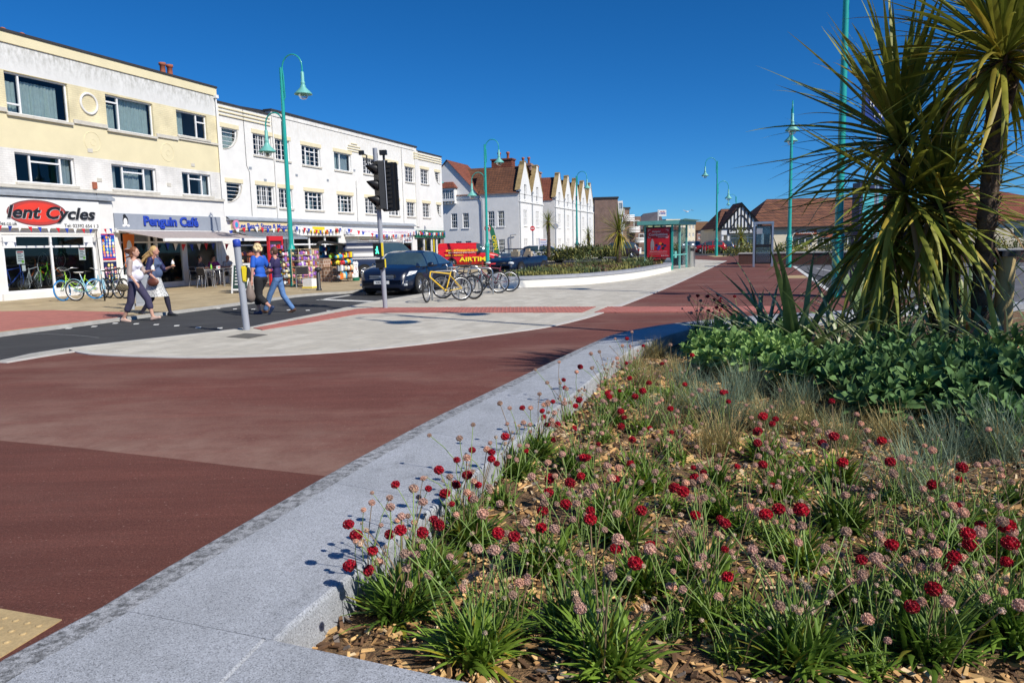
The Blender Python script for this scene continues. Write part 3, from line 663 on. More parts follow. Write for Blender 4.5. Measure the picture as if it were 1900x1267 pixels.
for x, z in ((.75,1.48),(3.2,1.55)):
    b = MB(); b.box(x-.14,x+.14,.060,.064,z-.22,z+.22); p = b.build('notice', m_whitepaint, A)
    for k in range(5):
        b = MB(); b.box(x-.10,x+.04+.06*(k%2),.056,.0595,z+.12-.06*k,z+.14-.06*k); b.build('print_line', m_ink, p)
    b = MB(); b.box(x-.11,x+.11,.056,.0595,z+.16,z+.20); b.build('print_line', m_red, p)
    b = MB(); b.ngon_xz(disc(x+.07, z-.14, .05, .05, 0, 14), .056, .0595); b.build('print_dot', m_lime, p)
b = MB(); b.box(.77,.9,.06,.064,1.02,1.22); b.build('notice', m_whitepaint, A)
# pilaster between shops + posters
b = MB(); b.box(3.75,4.6,-.10,-.0,0,3.45); b.build('pilaster', m_lowwhite, A)
def poster(par, x0, x1, z0, z1, y, base, rows, cols, border):
    b = MB(); b.box(x0,x1,y-.02,y,z0,z1); p = b.build('poster', base, par)
    w_ = x1-x0; h_ = z1-z0
    for bx in ((x0,x1,z0,z0+.06*h_),(x0,x1,z1-.04*h_,z1)):
        b = MB(); b.box(bx[0],bx[1],y-.024,y-.02,bx[2],bx[3]); b.build('poster_band', border, p)
    cm = [m_whitepaint, m_cream, m_pink, m_cyan, m_whitepaint, m_orange, m_yel]
    for r in range(rows):
        for c in range(cols):
            if r == rows-1 and c in (0, cols-1): continue
            b = MB(); cx = x0+w_*(c+.5)/cols+random.uniform(-.01,.01); cz = z0+h_*(.12+.8*(r+.5)/rows); rr = w_/cols*.36
            b.ngon_xz(disc(cx, cz, rr, rr*1.1, 0, 12), y-.024, y-.0202); b.build('ice_cream_picture', random.choice(cm), p)
            b = MB(); b.ngon_xz(disc(cx, cz, rr*.5, rr*.5, 0, 8), y-.027, y-.0245); b.build('ice_cream_picture', random.choice(cm), p)
poster(A, 3.95, 4.54, 1.30, 2.29, -.10, m_blue, 7, 4, m_red)
poster(A, 3.95, 4.54, .42, 1.24, -.10, m_navy, 5, 4, m_navy)
# cafe front
sh = MB(); sh.box(4.62,10.58,-.12,-.0,2.47,3.08); fas = sh.build('fascia_sign', m_grey, A)
text('Penguin Café', m_blue, fas, 7.55, -.15, 2.80, .52, .02, .03, 0, width=3.05)
text('Penguin Café', flat('sign_shadow', (.02,.02,.10)), fas, 7.58, -.135, 2.775, .52, .008, .035, 0, width=3.08)
text('023 9255 1234', m_lead, fas, 9.95, -.124, 2.62, .11, .002) if False else None
# little penguin figure: plain seated bird on the sign
b = MB(); b.ngon_xz(disc(5.15, 2.80, .13, .20, 0, 20), -.126, -.12); b.ngon_xz(disc(5.12, 2.98, .075, .075, 0, 14), -.1265, -.12); b.build('bird_body', m_ink, fas)
b = MB(); b.ngon_xz(disc(5.14, 2.75, .095, .15, 0, 20), -.130, -.1265); b.ngon_xz(disc(5.05, 2.61, .08, .05, 0, 12), -.131, -.1265); b.ngon_xz(disc(5.26, 2.61, .08, .05, 0, 12), -.131, -.1265); b.build('bird_belly', m_whitepaint, fas)
b = MB(); b.box(4.64,10.6,-.18,-.0,2.33,2.45); b.build('awning_cassette', m_whitepaint, A)
b = MB(); x0f, x1f = 4.55, 10.55
m_awn = mat('awning_canvas', (.62,.55,.53), .8, .08, 8, trans=.35)
m_awn2 = mat('awning_stripe', (.48,.42,.42), .8, .08, 8, trans=.35)
n = 40
for i in range(n):
    a0, a1 = i/n, (i+1)/n; b.mi = i % 2
    X0, X1 = 4.7+5.85*a0, 4.7+5.85*a1; G0, G1 = x0f+(x1f-x0f)*a0, x0f+(x1f-x0f)*a1
    b.quad((X0,-.18,2.42),(G0,-2.5,2.05),(G1,-2.5,2.05),(X1,-.18,2.42)); b.quad((X0,-.18,2.41),(X1,-.18,2.41),(G1,-2.5,2.04),(G0,-2.5,2.04))
aw = b.build('awning', [m_awn, m_awn2], A)
b = MB(); b.box(x0f-.03,x1f+.03,-2.56,-2.48,1.95,2.07); b.build('front_rail', m_whitepaint, aw)
for xx in (5.2, 9.9):
    b = MB(); b.tube([(xx,-.2,2.32),(xx+.9,-1.4,2.12),(xx+.1,-2.5,2.0)], .035, 6); b.build('folding_arm', m_whitepaint, aw)
# cafe glazing: door, panes
def slat(xa, xb, ya, yb, za, zb, nm='mullion', m=m_upvc, par=A): b = MB(); b.box(xa,xb,ya,yb,za,zb); return b.build(nm, m, par)
for x in (4.86, 5.16, 6.35, 6.72, 8.2, 10.35): slat(x, x+.12 if x != 8.2 else x+.3, .02, .12, .12, 2.32)
slat(4.98, 10.4, .03, .11, 1.93, 2.0, 'transom')
for xa, xb, za in ((4.98,5.16,.7),(5.28,6.35,.95),(6.84,8.2,.3),(8.5,10.35,.3)):
    b = MB(); b.quad((xa,.06,za),(xb,.06,za),(xb,.06,2.32),(xa,.06,2.32)); b.build('pane', m_sglass, A)
    if za > .3: slat(xa, xb, .04, .1, .12, za, 'door_panel')
slat(6.84, 10.35, .03, .12, .12, .3, 'kick_panel')
b = MB(); b.ngon_xz([(4.98,2.28),(5.55,2.34),(5.5,1.9),(5.3,1.2),(5.0,1.0)], -.10, -.08); fl = b.build('window_sticker', m_orange, A)
b = MB(); b.ngon_xz(disc(5.25,1.75,.13,.3,0,14), -.108, -.10); b.build('ice_cream_picture', m_whitepaint, fl)
b = MB(); b.ngon_xz(disc(5.2,1.22,.1,.14,0,14), -.108, -.10); b.build('ice_cream_picture', m_yel, fl)
# corrugated shutter panel over the door
for k in range(9): slat(5.1+.0, 6.3, -.02, .02, 2.0+.035*k, 2.02+.035*k, 'shutter_slat', m_lead)
# rainwater pipes, vents and a bathroom waste on the two fronts
for par_, xx, z0_, z1_ in ((A, 10.93, 3.95, 8.4), (A, 7.9, .1, 0.2), (Bd_later, 0, 0, 0)) if False else ((A, 10.90, 3.95, 8.4),):
    b = MB(); b.cyl((xx,-.07,z0_),(xx,-.07,z1_), .035, .035, 8); b.box(xx-.09,xx+.09,-.16,-.0,z1_,z1_+.14); b.build('downpipe', m_whitepaint, par_)
for xx, zz in ((3.9,5.35),(7.7,4.35),(4.2,4.3),(9.2,5.3)):
    b = MB(); b.box(xx-.11,xx+.11,-.02,0,zz-.07,zz+.07); b.build('air_vent', m_sill, A)
# alarm box and cable on wall
b = MB(); b.box(3.86,4.02,-.08,0,3.95,4.2); b.build('alarm_box', m_terra, A)
b = MB(); b.tube([(3.95,-.02,3.95),(4.0,-.03,3.7),(3.98,-.11,3.4)], .012, 5); b.build('cable', m_black, A)
b = MB(); b.tube([(3.8,-.11,2.5),(3.74,-.12,2.3),(3.78,-.12,1.2),(3.8,-.12,.1)], .012, 5); b.build('cable', m_black, A)
b = MB(); b.box(10.6,11.0,-.02,0,.0,3.1); b.build('corner_pier', m_lowwhite, A)

# ---- building B
Bd = thing('shop_terrace', 'white art deco terrace with yellow window lintels above the beach shops', 'building', FP, ANG)
XB0, XB1 = 11.02, 35.9
rows3 = [(11.22,12.32,6.22,7.2,'D'),(13.45,14.88,6.18,7.21,'c'),(15.2,16.42,6.12,7.17,'d'),(17.5,19.28,6.07,7.11,'e'),(20.7,22.58,6.07,7.1,'g'),(24.0,25.68,6.12,7.09,'h'),(26.88,28.6,6.1,7.08,'h'),(29.68,31.05,6.02,7.05,'d'),(32.15,33.5,6.05,7.09,'d'),(34.6,35.47,6.2,7.07,'Q')]
rows2 = [(11.3,12.37,3.8,4.71,'D'),(13.48,14.85,3.74,4.73,'c'),(15.27,16.42,3.68,4.69,'d'),(17.56,19.33,3.68,4.67,'e'),(20.87,22.55,3.66,4.66,'e'),(24.05,25.8,3.67,4.64,'h'),(27.15,28.65,3.64,4.64,'h'),(29.76,31.05,3.64,4.63,'d'),(32.3,33.58,3.64,4.66,'d'),(34.74,35.5,3.78,4.65,'Q')]
shopB = [(11.55,15.7,.1,2.3),(16.25,20.9,.3,2.22),(21.5,30.5,.25,2.2),(31.0,35.6,.1,2.12)]
def mfB(x, z): return 0 if z > 2.95 else 1
wb = MB(); wall_holes(wb, XB0, XB1, 0, 8.25, [r[:4] for r in rows3+rows2]+shopB, zcuts=(2.95,), mf=mfB)
wb.build('wall', [m_white, m_lowwhite], Bd)
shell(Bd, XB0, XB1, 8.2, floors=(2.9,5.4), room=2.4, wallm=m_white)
b = MB(); b.box(14.95,31.5,-.04,.3,8.252,8.48); b.build('parapet', m_white, Bd)
b = MB(); b.box(14.9,31.55,-.10,.4,8.482,8.58); b.build('coping', m_roofedge, Bd)
for xa, xb in ((XB0,14.88),(31.57,XB1)):
    b = MB(); b.box(xa,xb,-.06,.3,8.252,8.33); b.build('coping', m_roofedge, Bd)
b = MB(); b.add([(15.2,.5,8.58),(31.4,.5,8.4),(31.0,3,9.0),(15.6,3,9.15)], [(0,1,2,3)]); b.add([(15.2,.5,8.58),(15.6,3,9.15),(15.2,3,8.5)], [(0,1,2)]); b.build('roof_slope', m_roofedge, Bd)
for xa, xb in ((11.1,14.85),(31.7,35.88)):
    for k in range(3):
        b = MB(); b.box(xa,xb,-.06,.001,7.72+.17*k-(0.0),7.77+.17*k); b.build('string_course', m_trim, Bd)
for k, wd in enumerate((1.6,1.6,1.4,.7)):
    b = MB(); b.box(23.0-wd/2,23.0+wd/2,-.05,.001,7.30+.15*k,7.35+.15*k); b.build('raised_band', m_trim, Bd)
b = MB(); b.box(31.15,31.62,-.09,.001,2.95,8.25); b.build('pilaster', m_lowwhite, Bd)
for k in range(3):
    b = MB(); b.box(31.1,31.67,-.12,.0,7.70+.17*k,7.79+.17*k); b.build('raised_band', m_trim, Bd)
for (x0, x1, z0, z1, k) in rows3+rows2:
    kw = dict(bars=(4,4,.02), fr=.05)
    if k == 'c': kw.update(vert=(.36,.64), curtain=[(.0,.3,m_curtain2,.9)])
    elif k == 'd': kw.update(vert=(.5,))
    elif k == 'e': kw.update(vert=(.27,.75), horiz=((.72,.27,.75),), bars=(4,4,.018), curtain=[(.35,.6,m_curtain,.6)])
    elif k == 'g': kw = dict(vert=(.38,), fr=.06, curtain=[(0,.36,m_curtain,1),(.42,.98,m_curtain2,1)])
    elif k == 'h': kw.update(vert=(.33,.66))
    elif k in 'DQ': kw = dict(bars=(1,5,.02), fr=.05, curtain=[(0,1,m_curtain,1)] if z0 > 5 and k == 'D' else None)
    if k in 'DQ': kw['sill'] = False
    window(Bd, x0, x1, z0, z1, sd=.06, **kw)
    b = MB(); b.box(x0-.1, x1+.1, -.03, .001, z1+.003, z1+.2); b.build('lintel', m_trim, Bd)
    if k in 'DQ':   # quarter-round corner piece
        R_ = min(x1-x0, z1-z0)*.98; n = 14; pts = []
        cx = x0 if k == 'D' else x1; sg = 1 if k == 'D' else -1; ex = x1 if k == 'D' else x0
        for i in range(n+1):
            a = -pi/2+ (pi/2)*i/n; pts.append((cx+sg*(x1-x0)*math.cos(a), z1-.08+(z1-z0-.08)*math.sin(a)))
        P_ = [(ex, z0-.001)]+[(x, z) for x, z in pts]
        b = MB()
        for i in range(len(pts)-1):
            b.ngon_xz([P_[0], pts[i], pts[i+1]], -.004, .13)
        b.build('window_surround', m_white, Bd)
        b = MB(); b.tube([(x, -.01, z) for x, z in pts], .025, 6); b.build('curved_trim', m_sill, Bd)
for xx, z0_, z1_ in ((15.0,3.2,8.2),(23.0,3.2,5.6),(29.2,3.2,8.2)):
    b = MB(); b.cyl((xx,-.06,z0_),(xx,-.06,z1_), .032, .032, 8); b.build('downpipe', m_lowwhite, Bd)
for xx, zz in ((13.1,5.5),(16.9,5.45),(19.9,5.4),(22.9,6.2),(26.4,5.4),(14.2,5.0)):
    b = MB(); b.box(xx-.1,xx+.1,-.02,0,zz-.06,zz+.06); b.build('air_vent', m_lead, Bd)
b = MB(); b.tube([(12.8,-.02,8.2),(12.82,-.02,5.6),(13.0,-.02,5.3),(13.0,-.02,3.2)], .01, 4); b.build('cable', m_black, Bd)
# shopfronts of B
def fascia(x0, x1, z0, z1, m, y=-.14, par=Bd): b = MB(); b.box(x0,x1,y,-.001,z0,z1); return b.build('fascia_sign', m, par)
f = fascia(11.4,15.85,2.5,2.93,flat('cream_fascia', (.78,.62,.36)))
text('Lee Beach Store & More!', m_blue, f, 13.7, -.155, 2.70, .36, .008, .018, width=3.9)
b = MB(); b.ngon_xz(disc(11.55,2.75,.2,.26,0,18), -.22, -.15); b.build('round_badge', m_pink, f)
b = MB(); b.ngon_xz(disc(11.55,2.75,.11,.14,0,18), -.225, -.22); b.build('round_badge', m_cyan, f)
b = MB(); b.add([(11.5,-.05,2.48),(15.9,-.05,2.48),(15.9,-1.1,2.15),(11.5,-1.1,2.15)], [(0,3,2,1),(0,1,2,3)]); b.box(11.5,15.9,-1.14,-1.1,2.06,2.17); b.build('awning', m_lead, Bd)
b = MB(); b.box(13.2,13.35,-.1,.1,0,2.2); b.box(14.3,14.45,-.1,.1,0,2.2); b.box(13.2,14.45,-.1,.1,2.05,2.2); b.build('door_frame', m_red, Bd)
for x in (11.6,15.5): slat(x, x+.12, .02, .1, .1, 2.3, par=Bd)
slat(11.6,15.6,.03,.09,1.75,1.83,'transom',par=Bd)
slat(13.4,14.3,.04,.08,1.85,2.04,'door_sign',m_ink,Bd)
f = fascia(16.3,20.95,2.27,2.80,m_whitepaint)
b = MB(); b.box(17.9,19.1,-.147,-.14,2.42,2.76); b.build('yellow_panel', m_yel, f)
text('E', m_ink, f, 16.75, -.146, 2.66, .2, .004); text('Fruit', m_yel, f, 17.75, -.155, 2.5, .34, .006, .03, .2)
text('Treats', m_yel, f, 18.95, -.152, 2.5, .36, .006, .03, .2)
text('Treats', m_orange, f, 18.97, -.149, 2.48, .36, .003, .04, .2)
b = MB(); b.ngon_xz(disc(20.3,2.56,.3,.18,0,20), -.146, -.14); b.build('shell_drawing', m_cream, f)
b = MB(); b.ngon_xz(disc(20.3,2.56,.2,.12,0,20), -.149, -.146); b.build('shell_drawing', m_terra, f)
for x in (16.25,17.75,19.3,20.8): slat(x, x+.1, .02, .1, .3, 2.22, par=Bd)
slat(16.35,20.8,.03,.09,1.76,1.84,'transom',par=Bd)
f = fascia(21.3,30.7,2.36,2.72,flat('offwhite_fascia', (.72,.72,.74)))
text('Marie beach gifts and household', flat('mauve_print', (.62,.42,.55)), f, 26.3, -.148, 2.54, .26, .004, .0, width=6.2)
text('SP', m_red, f, 21.95, -.15, 2.56, .28, .004, .01)
b = MB(); b.box(21.4,27.4,-.7,-.05,2.22,2.33); b.build('blind_box', m_whitepaint, Bd)
for i, wtxt in enumerate(('', 'Crockery', 'Greetings', 'Jewellery', 'Toys', 'Books')):
    x0 = 21.5+1.5*i
    b = MB(); b.box(x0+.05,x0+1.45,.0,.02,1.82,2.18); pnl = b.build('window_header', flat('header_grey', (.45,.44,.45)) if wtxt == 'Toys' else flat('header_blue', (.68,.72,.76)), Bd)
    if wtxt: text(wtxt, m_terra, pnl, x0+.75, -.006, 2.0, .24, .003, width=1.0)
    slat(x0-.04, x0+.05, .0, .1, .25, 2.2, par=Bd)
slat(30.4,30.5,.0,.1,.25,2.2,par=Bd)
f = fascia(30.75,35.88,2.17,2.70,m_green)
for i in range(9):
    b = MB(); x = 31.2+.42*i; b.box(x, x+.3, -.147, -.141, 2.36+.04*(i%2), 2.56-.05*(i%3)); b.build('sign_mark', [m_whitepaint, m_red, m_lead][i%3] , f)
for x in (31.0,32.3,33.6,34.5,35.4): slat(x, x+.16, .0, .1, .1, 2.12, m=m_whitepaint, par=Bd)
for (a, c) in ((32.5,32.6),(33.9,34.05)): slat(a, c, -.03, .0, .1, 2.1, 'door_post', m_yel, Bd)
b = MB(); b.box(35.42,35.88,-.02,-.001,.0,2.1); b.build('brick_pier', MATS.get('x') or brickmat('red_brick', (.33,.13,.09), (.26,.10,.07), (.40,.36,.32)), Bd)
for (a, c) in ((11.7,15.5),(16.35,20.8),(21.5,30.45),(31.1,35.4)):
    b = MB(); b.quad((a,.06,.12),(c,.06,.12),(c,.06,2.3 if a < 12 else 2.2),(a,.06,2.3 if a < 12 else 2.2)); b.build('pane', m_sglass, Bd)
b = MB(); b.box(11.1,30.7,-.22,-.0,2.96,3.02); b.add([(11.1,-.22,3.02),(30.7,-.22,3.02),(30.7,0,3.15),(11.1,0,3.15)], [(0,1,2,3)]); b.build('flashing', m_lead, Bd)
# displays inside the shops (racks of goods)
for (a, c, base) in ((16.5,20.6,'gift'),(21.7,30.3,'gift'),(31.2,35.3,'gift')):
    x = a
    while x < c:
        h = random.uniform(.5,1.3); b = MB(); b.box(x, x+.45, .5, .8, .25, .25+h)
        b.build('display_unit', random.choice([m_brown, m_cream, m_lead, m_floorin, m_whitepaint, m_dark]), Bd); x += random.uniform(.5,.9)
# ================================================================ GABLED HOUSES ACROSS THE SIDE STREET
m_whsmooth = stuccomat('white_masonry_paint', (.76,.76,.75), ztop=9.5, amt=.15, streak=3, stain=(.5,.48,.42))
m_tile = brickmat('brown_roof_tiles', (.20,.085,.045), (.14,.062,.038), (.06,.035,.025), bw=.3, bh=.2, ms=.02, bump=.8, rough=.9)
m_tile2 = brickmat('red_roof_tiles', (.27,.085,.05), (.22,.07,.045), (.09,.04,.03), bw=.3, bh=.2, ms=.02, bump=.8, rough=.9)
m_coping = mat('ochre_stone_coping', (.33,.24,.11), .9, .25, 3, bump=.3)
m_brick = MATS.get('red_brick')
m_brbrick = brickmat('brown_brick', (.24,.13,.09), (.19,.10,.075), (.33,.28,.24))
m_creamw = mat('cream_wall', (.70,.62,.46), .85, .08, 1, bump=.1)
HANG = math.radians(72); HC = Vector((1.0,78.3,0))
def dutch(cx, w, z0, zs, zt):
    """Dutch gable outline, list of (x, z)"""
    h = w/2; L = [(-h,z0),(-h,zs)]
    for i in range(1,8):
        t = i/7.; L.append((-h*(1-t)-h*.16*t+ (-.10*math.sin(pi*t)), zs+(zt-.35-zs)*(t**1.12)))
    L.append((-h*.16, zt-.1)); L.append((-h*.09, zt)); R_ = [(-x, z) for x, z in reversed(L)]
    return [(cx+x, z) for x, z in L+R_]
def sash(par, x0, x1, z0, z1, **k): return window(par, x0, x1, z0, z1, horiz=((.5,0,1),), bars=(3,4,.025), fr=.07, y=.06, sd=.08, sillm=m_whitepaint, **k)
def front_house(root, x0, n, pitch, side_windows=False, roofm=None, ridge=9.9):
    x1 = x0+n*pitch; holes = []
    wins = []
    for i in range(n):
        c = x0+pitch*(i+.5)
        for (dz0, dz1) in ((.7,2.1),(3.45,5.1)):
            for dx in (-.55,.1): wins.append((c+dx-.05, c+dx+.5, dz0, dz1))
        wins.append((c-.4, c+.4, 6.15, 7.7))
    b = MB(); wall_holes(b, x0, x1, 0, 6.7, [w_ for w_ in wins if w_[3] < 6.7]+[(w_[0],w_[1],w_[2],6.7) for w_ in wins if w_[3] > 6.7], dep=.12)
    b.build('wall', m_whsmooth, root)
    for w_ in wins: sash(root, *w_)
    b = MB(); b.box(x0, x1+.05, -.10, -.001, 6.30-.35, 6.42-.35) if False else b.box(x0, x1, -.12, -.001, 5.86, 6.0); b.build('string_course', m_whitepaint, root)
    for i in range(n):
        c = x0+pitch*(i+.5); o = dutch(c, pitch*.94, 6.7, 7.0, 10.05)
        # gable in three pieces so the window stays open
        b = MB(); L = [p for p in o]
        h = len(L)//2; left = L[:h]; right = L[h:]
        def halfpoly(P, xw): return [(xw, 6.7)]+P+[(xw, P[-1][1])] if P is left else None
        b.ngon_xz([(c-.4,6.7)]+left+[(c-.4+.0, left[-3][1])] if False else left+[(c,10.05),(c,7.72),(c-.42,7.72),(c-.42,6.7)], -.05, .3)
        b.ngon_xz([(c,10.05)]+right+[(c+.42,6.7),(c+.42,7.72),(c,7.72)], -.05, .3)
        b.build('dutch_gable', m_whsmooth, root)
        b = MB()
        for q in range(1, len(o)-2):
            (xa, za), (xb, zb) = o[q], o[q+1]
            d = Vector((xb-xa, zb-za)); 
            if d.length < 1e-4: continue
            nrm = Vector((-d.y, d.x)).normalized()*.1
            b.add([(xa,-.1,za),(xb,-.1,zb),(xb,.42,zb),(xa,.42,za),(xa+nrm.x,-.1,za+nrm.y),(xb+nrm.x,-.1,zb+nrm.y),(xb+nrm.x,.42,zb+nrm.y),(xa+nrm.x,.42,za+nrm.y)], [(0,1,2,3),(7,6,5,4),(0,4,5,1),(2,6,7,3)])
        b.build('coping', m_coping, root)
        b = MB(); yb = 5.0; h2 = pitch*.44
        b.add([(c-h2,.3,6.9),(c,.3,9.6),(c,yb,9.6),(c-h2,yb,6.9)], [(0,1,2,3)]); b.add([(c+h2,.3,6.9),(c+h2,yb,6.9),(c,yb,9.6),(c,.3,9.6)], [(0,1,2,3)]); b.build('dormer_roof', roofm or m_tile, root)
        b = MB(); b.tube([(x0+pitch*i+.1,-.1,.2),(x0+pitch*i+.1,-.1,7.0)], .05, 6); b.box(x0+pitch*i-.08, x0+pitch*i+.3,-.2,-.0,6.9,7.1); b.build('downpipe', m_lead, root)
    return x1
h1 = thing('gabled_house', 'white house with brown tiled roof, oriel window and two shaped gables', 'house', HC, HANG)
X1 = front_house(h1, 0, 2, 4.6)
b = MB(); Yd = 13.0
sw = [(1.58,2.3,3.4,5.0),(2.66,3.38,3.4,5.0),(5.5,6.2,3.35,4.9),(6.8,7.5,3.35,4.9),(1.58,2.3,.7,2.1),(2.66,3.38,.7,2.1),(5.3,6.0,.7,2.0),(6.4,7.1,.7,2.0)]
# side wall facing the terrace: in a child frame, x runs along local +y reversed
sd = thing('x', 'x', 'x'); bpy.data.objects.remove(sd)
def sideM(x, y0=0): return T(x, y0, 0) @ rotz(-pi/2)   # local x' -> -y ; we mirror coordinates instead
sb_ = MB(); sb_.M = T(0,0,0) @ rotz(-pi/2)     # x' = -y
wall_holes(sb_, -Yd, 0, 0, 6.7, [(-a[1],-a[0],a[2],a[3]) for a in sw], dep=.14)
# gable part
sb_.ngon_xz([(-11.2,6.7),(-4.3,6.7),(-7.75,10.35)], .0, .25)
sw_o = sb_.build('side_wall', m_whsmooth, h1)
class _P: pass
def rot_window(par, x, a, **k):
    w_ = sash(par, -a[1], -a[0], a[2], a[3], **k); w_.matrix_local = T(x,0,0) @ rotz(-pi/2); return w_
for a in sw: rot_window(h1, 0, a)
b = MB(); b.M = rotz(-pi/2); b.box(-4.3,.05,-.12,0,6.62,6.74); b.box(-11.4,-4.3,-.08,0,6.3,6.4); b.build('gutter', m_lead, h1)
b = MB(); b.M = rotz(-pi/2); b.tube([(-4.2,-.1,6.6),(-3.9,-.14,6.1),(-3.85,-.14,.1)], .06, 6); b.build('downpipe', m_lead, h1)
b = MB(); b.M = rotz(-pi/2); b.tube([(-.9,-.1,.1),(-.9,-.14,2.5),(-.3,-.14,2.55)], .05, 6); b.build('downpipe', m_lead, h1)
b = MB(); 
# main roof : ridge parallel to the side wall
b.add([(-.15,-.1,6.7),(-.15,4.6,6.7),(4.6,4.6,9.9),(4.6,.6,9.9)], [(0,3,2,1)])
b.add([(-.15,4.3,6.7),(-.15,Yd,6.7),(4.6,Yd,9.9),(4.6,4.3,9.9)], [(0,3,2,1)])
b.add([(9.3,.3,6.7),(9.3,Yd,6.7),(4.6,Yd,9.9),(4.6,.3,9.9)], [(0,1,2,3)])
b.build('roof', m_tile, h1)
b = MB(); b.add([(-.2,4.1,6.55),(-.2,7.75,10.45),(6.0,7.75,10.45),(6.0,4.1,6.55)], [(0,3,2,1)]); b.add([(-.2,11.4,6.55),(-.2,7.75,10.45),(6.0,7.75,10.45),(6.0,11.4,6.55)], [(0,1,2,3)]); b.build('gable_roof', m_tile2, h1)
b = MB(); b.box(6.5,9.3,5,12,6.5,8.6); b.build('rear_block', m_whsmooth, h1)
b = MB(); b.box(0.02,9.2,12.9,13,0,6.7); b.box(9.1,9.2,.3,13,0,6.7); b.box(.3,9.0,3,3.1,0,6.7); b.build('back_wall', m_whsmooth, h1)
b = MB(); b.box(3.9,5.1,1.9,4.2,9.5,10.55); b.box(3.8,5.2,1.8,4.3,10.55,10.7); ch = b.build('chimney', m_tile2, h1)
for y in (2.5,3.5):
    b = MB(); b.lathe([(.16,0),(.13,.5),(.2,.55),(.2,.7),(.1,.75)], (4.5,y,10.7), 10); b.build('chimney_pot', m_terra, ch)
# oriel window
b = MB(); b.M = rotz(-pi/2); b.box(-8.4,-6.8,-.6,0,6.15,6.35); b.box(-8.4,-8.3,-.6,0,6.35,7.45); b.box(-6.9,-6.8,-.6,0,6.35,7.45); b.box(-8.4,-6.8,-.6,-.5,7.35,7.5)
for k in range(5): b.box(-8.35+.36*k,-8.25+.36*k,-.5,0,5.9,6.15)
orl = b.build('oriel', m_whitepaint, h1)
w_ = window(orl, -8.3, -6.9, 6.35, 7.35, vert=(.33,.66), bars=(6,3,.025), y=-.58, sill=False, fr=.06)
w_.matrix_local = rotz(-pi/2)
b = MB(); b.M = rotz(-pi/2); b.add([(-8.6,-.8,7.5),(-6.6,-.8,7.5),(-6.6,0,7.5),(-8.6,0,7.5),(-8.1,0,8.15),(-7.1,0,8.15),(-8.1,-.3,8.15),(-7.1,-.3,8.15)], [(0,1,7,6),(1,2,5,7),(3,0,6,4),(6,7,5,4)]); b.build('tiled_hood', m_tile2, orl)
h2 = thing('gabled_house', 'long white house with a row of five shaped gables behind small palms', 'house', HC + Vector((math.cos(HANG),math.sin(HANG),0))*14.5, HANG)
front_house(h2, 0, 5, 4.54, roofm=m_tile2)
b = MB(); b.quad((0,0,0),(0,0,6.7),(0,10,6.7),(0,10,0)); b.quad((22.7,0,0),(22.7,10,0),(22.7,10,6.7),(22.7,0,6.7)); b.quad((0,3,0),(22.7,3,0),(22.7,3,6.7),(0,3,6.7)); b.build('side_wall', m_whsmooth, h2)
b = MB(); b.add([(-.1,.2,6.7),(-.1,9,6.7),(3.6,9,9.6),(3.6,3.6,9.6)], [(0,3,2,1)]); b.add([(-.1,.2,6.7),(3.6,3.6,9.6),(19,3.6,9.6),(22.7,.2,6.7)], [(0,3,2,1)]); b.add([(3.6,3.6,9.6),(3.6,9,9.6),(22,9,9.6),(22,3.6,9.6)], [(0,1,2,3)]); b.build('roof', m_tile2, h2)
for cx, cy, n in ((-1.6,3.0,1),(2.9,3.2,3)):
    b = MB(); b.box(cx-.45,cx+.45,cy-.7,cy+.7,6.5 if cx < 0 else 9,11.0 if cx < 0 else 10.4); b.box(cx-.55,cx+.55,cy-.8,cy+.8,10.7 if cx < 0 else 10.2,10.9 if cx < 0 else 10.35); c_ = b.build('chimney', m_brick, h2)
    for k in range(2):
        b = MB(); b.lathe([(.15,0),(.12,.5),(.19,.55),(.19,.7),(.1,.75)], (cx, cy-.35+.7*k, 11.0 if cx < 0 else 10.4), 10); b.build('chimney_pot', m_terra, c_)
b = MB(); b.box(22.7,25.5,.5,9,0,6.0); b.build('annexe', m_creamw, h2)
for z in (.8,3.4):
    window(h2, 23.2, 24.2, z, z+1.6, bars=(2,2,.03), y=.40, sill=False)
# link garden wall, boundary wall in front of the houses
def lowwall(name, pts, h, th, m, capm=None, label='', cat='wall'):
    P = [Vector((p[0], p[1])) for p in pts]; r = thing(name, label, cat, (P[0].x, P[0].y, 0)); o = P[0]
    b = MB(); A = []; B = []
    for i in range(len(P)):
        t = (P[min(i+1,len(P)-1)]-P[max(i-1,0)]).normalized(); n = Vector((-t.y, t.x)); A.append(P[i]-o); B.append(P[i]-o+n*th)
    for i in range(len(P)-1): b.prism([A[i],A[i+1],B[i+1],B[i]], 0, h)
    b.build('wall_face', m, r)
    if capm:
        b = MB()
        for i in range(len(P)-1):
            n0 = (B[i]-A[i]).normalized()*.04; n1 = (B[i+1]-A[i+1]).normalized()*.04
            b.prism([A[i]-n0,A[i+1]-n1,B[i+1]+n1,B[i]+n0], h+.001, h+.07)
        b.build('coping', capm, r)
    return r
bw = gpoly([(878,486),(950,487),(1010,486),(1060,483),(1120,478),(1190,471.5)], 0)
lowwall('garden_wall', bw, .72, .25, m_whsmooth, m_whitepaint, 'low white wall curving in front of the gabled houses behind parked cars')
struct(sheet('house_pavement', bw+[(24,100),(20,112),(8,108),(-2,80),(-8,66)], .06, m_tan))
for x, y, h, wd in ((1150,474,2.2,3),(1168,473,1.6,2.2)):
    pass
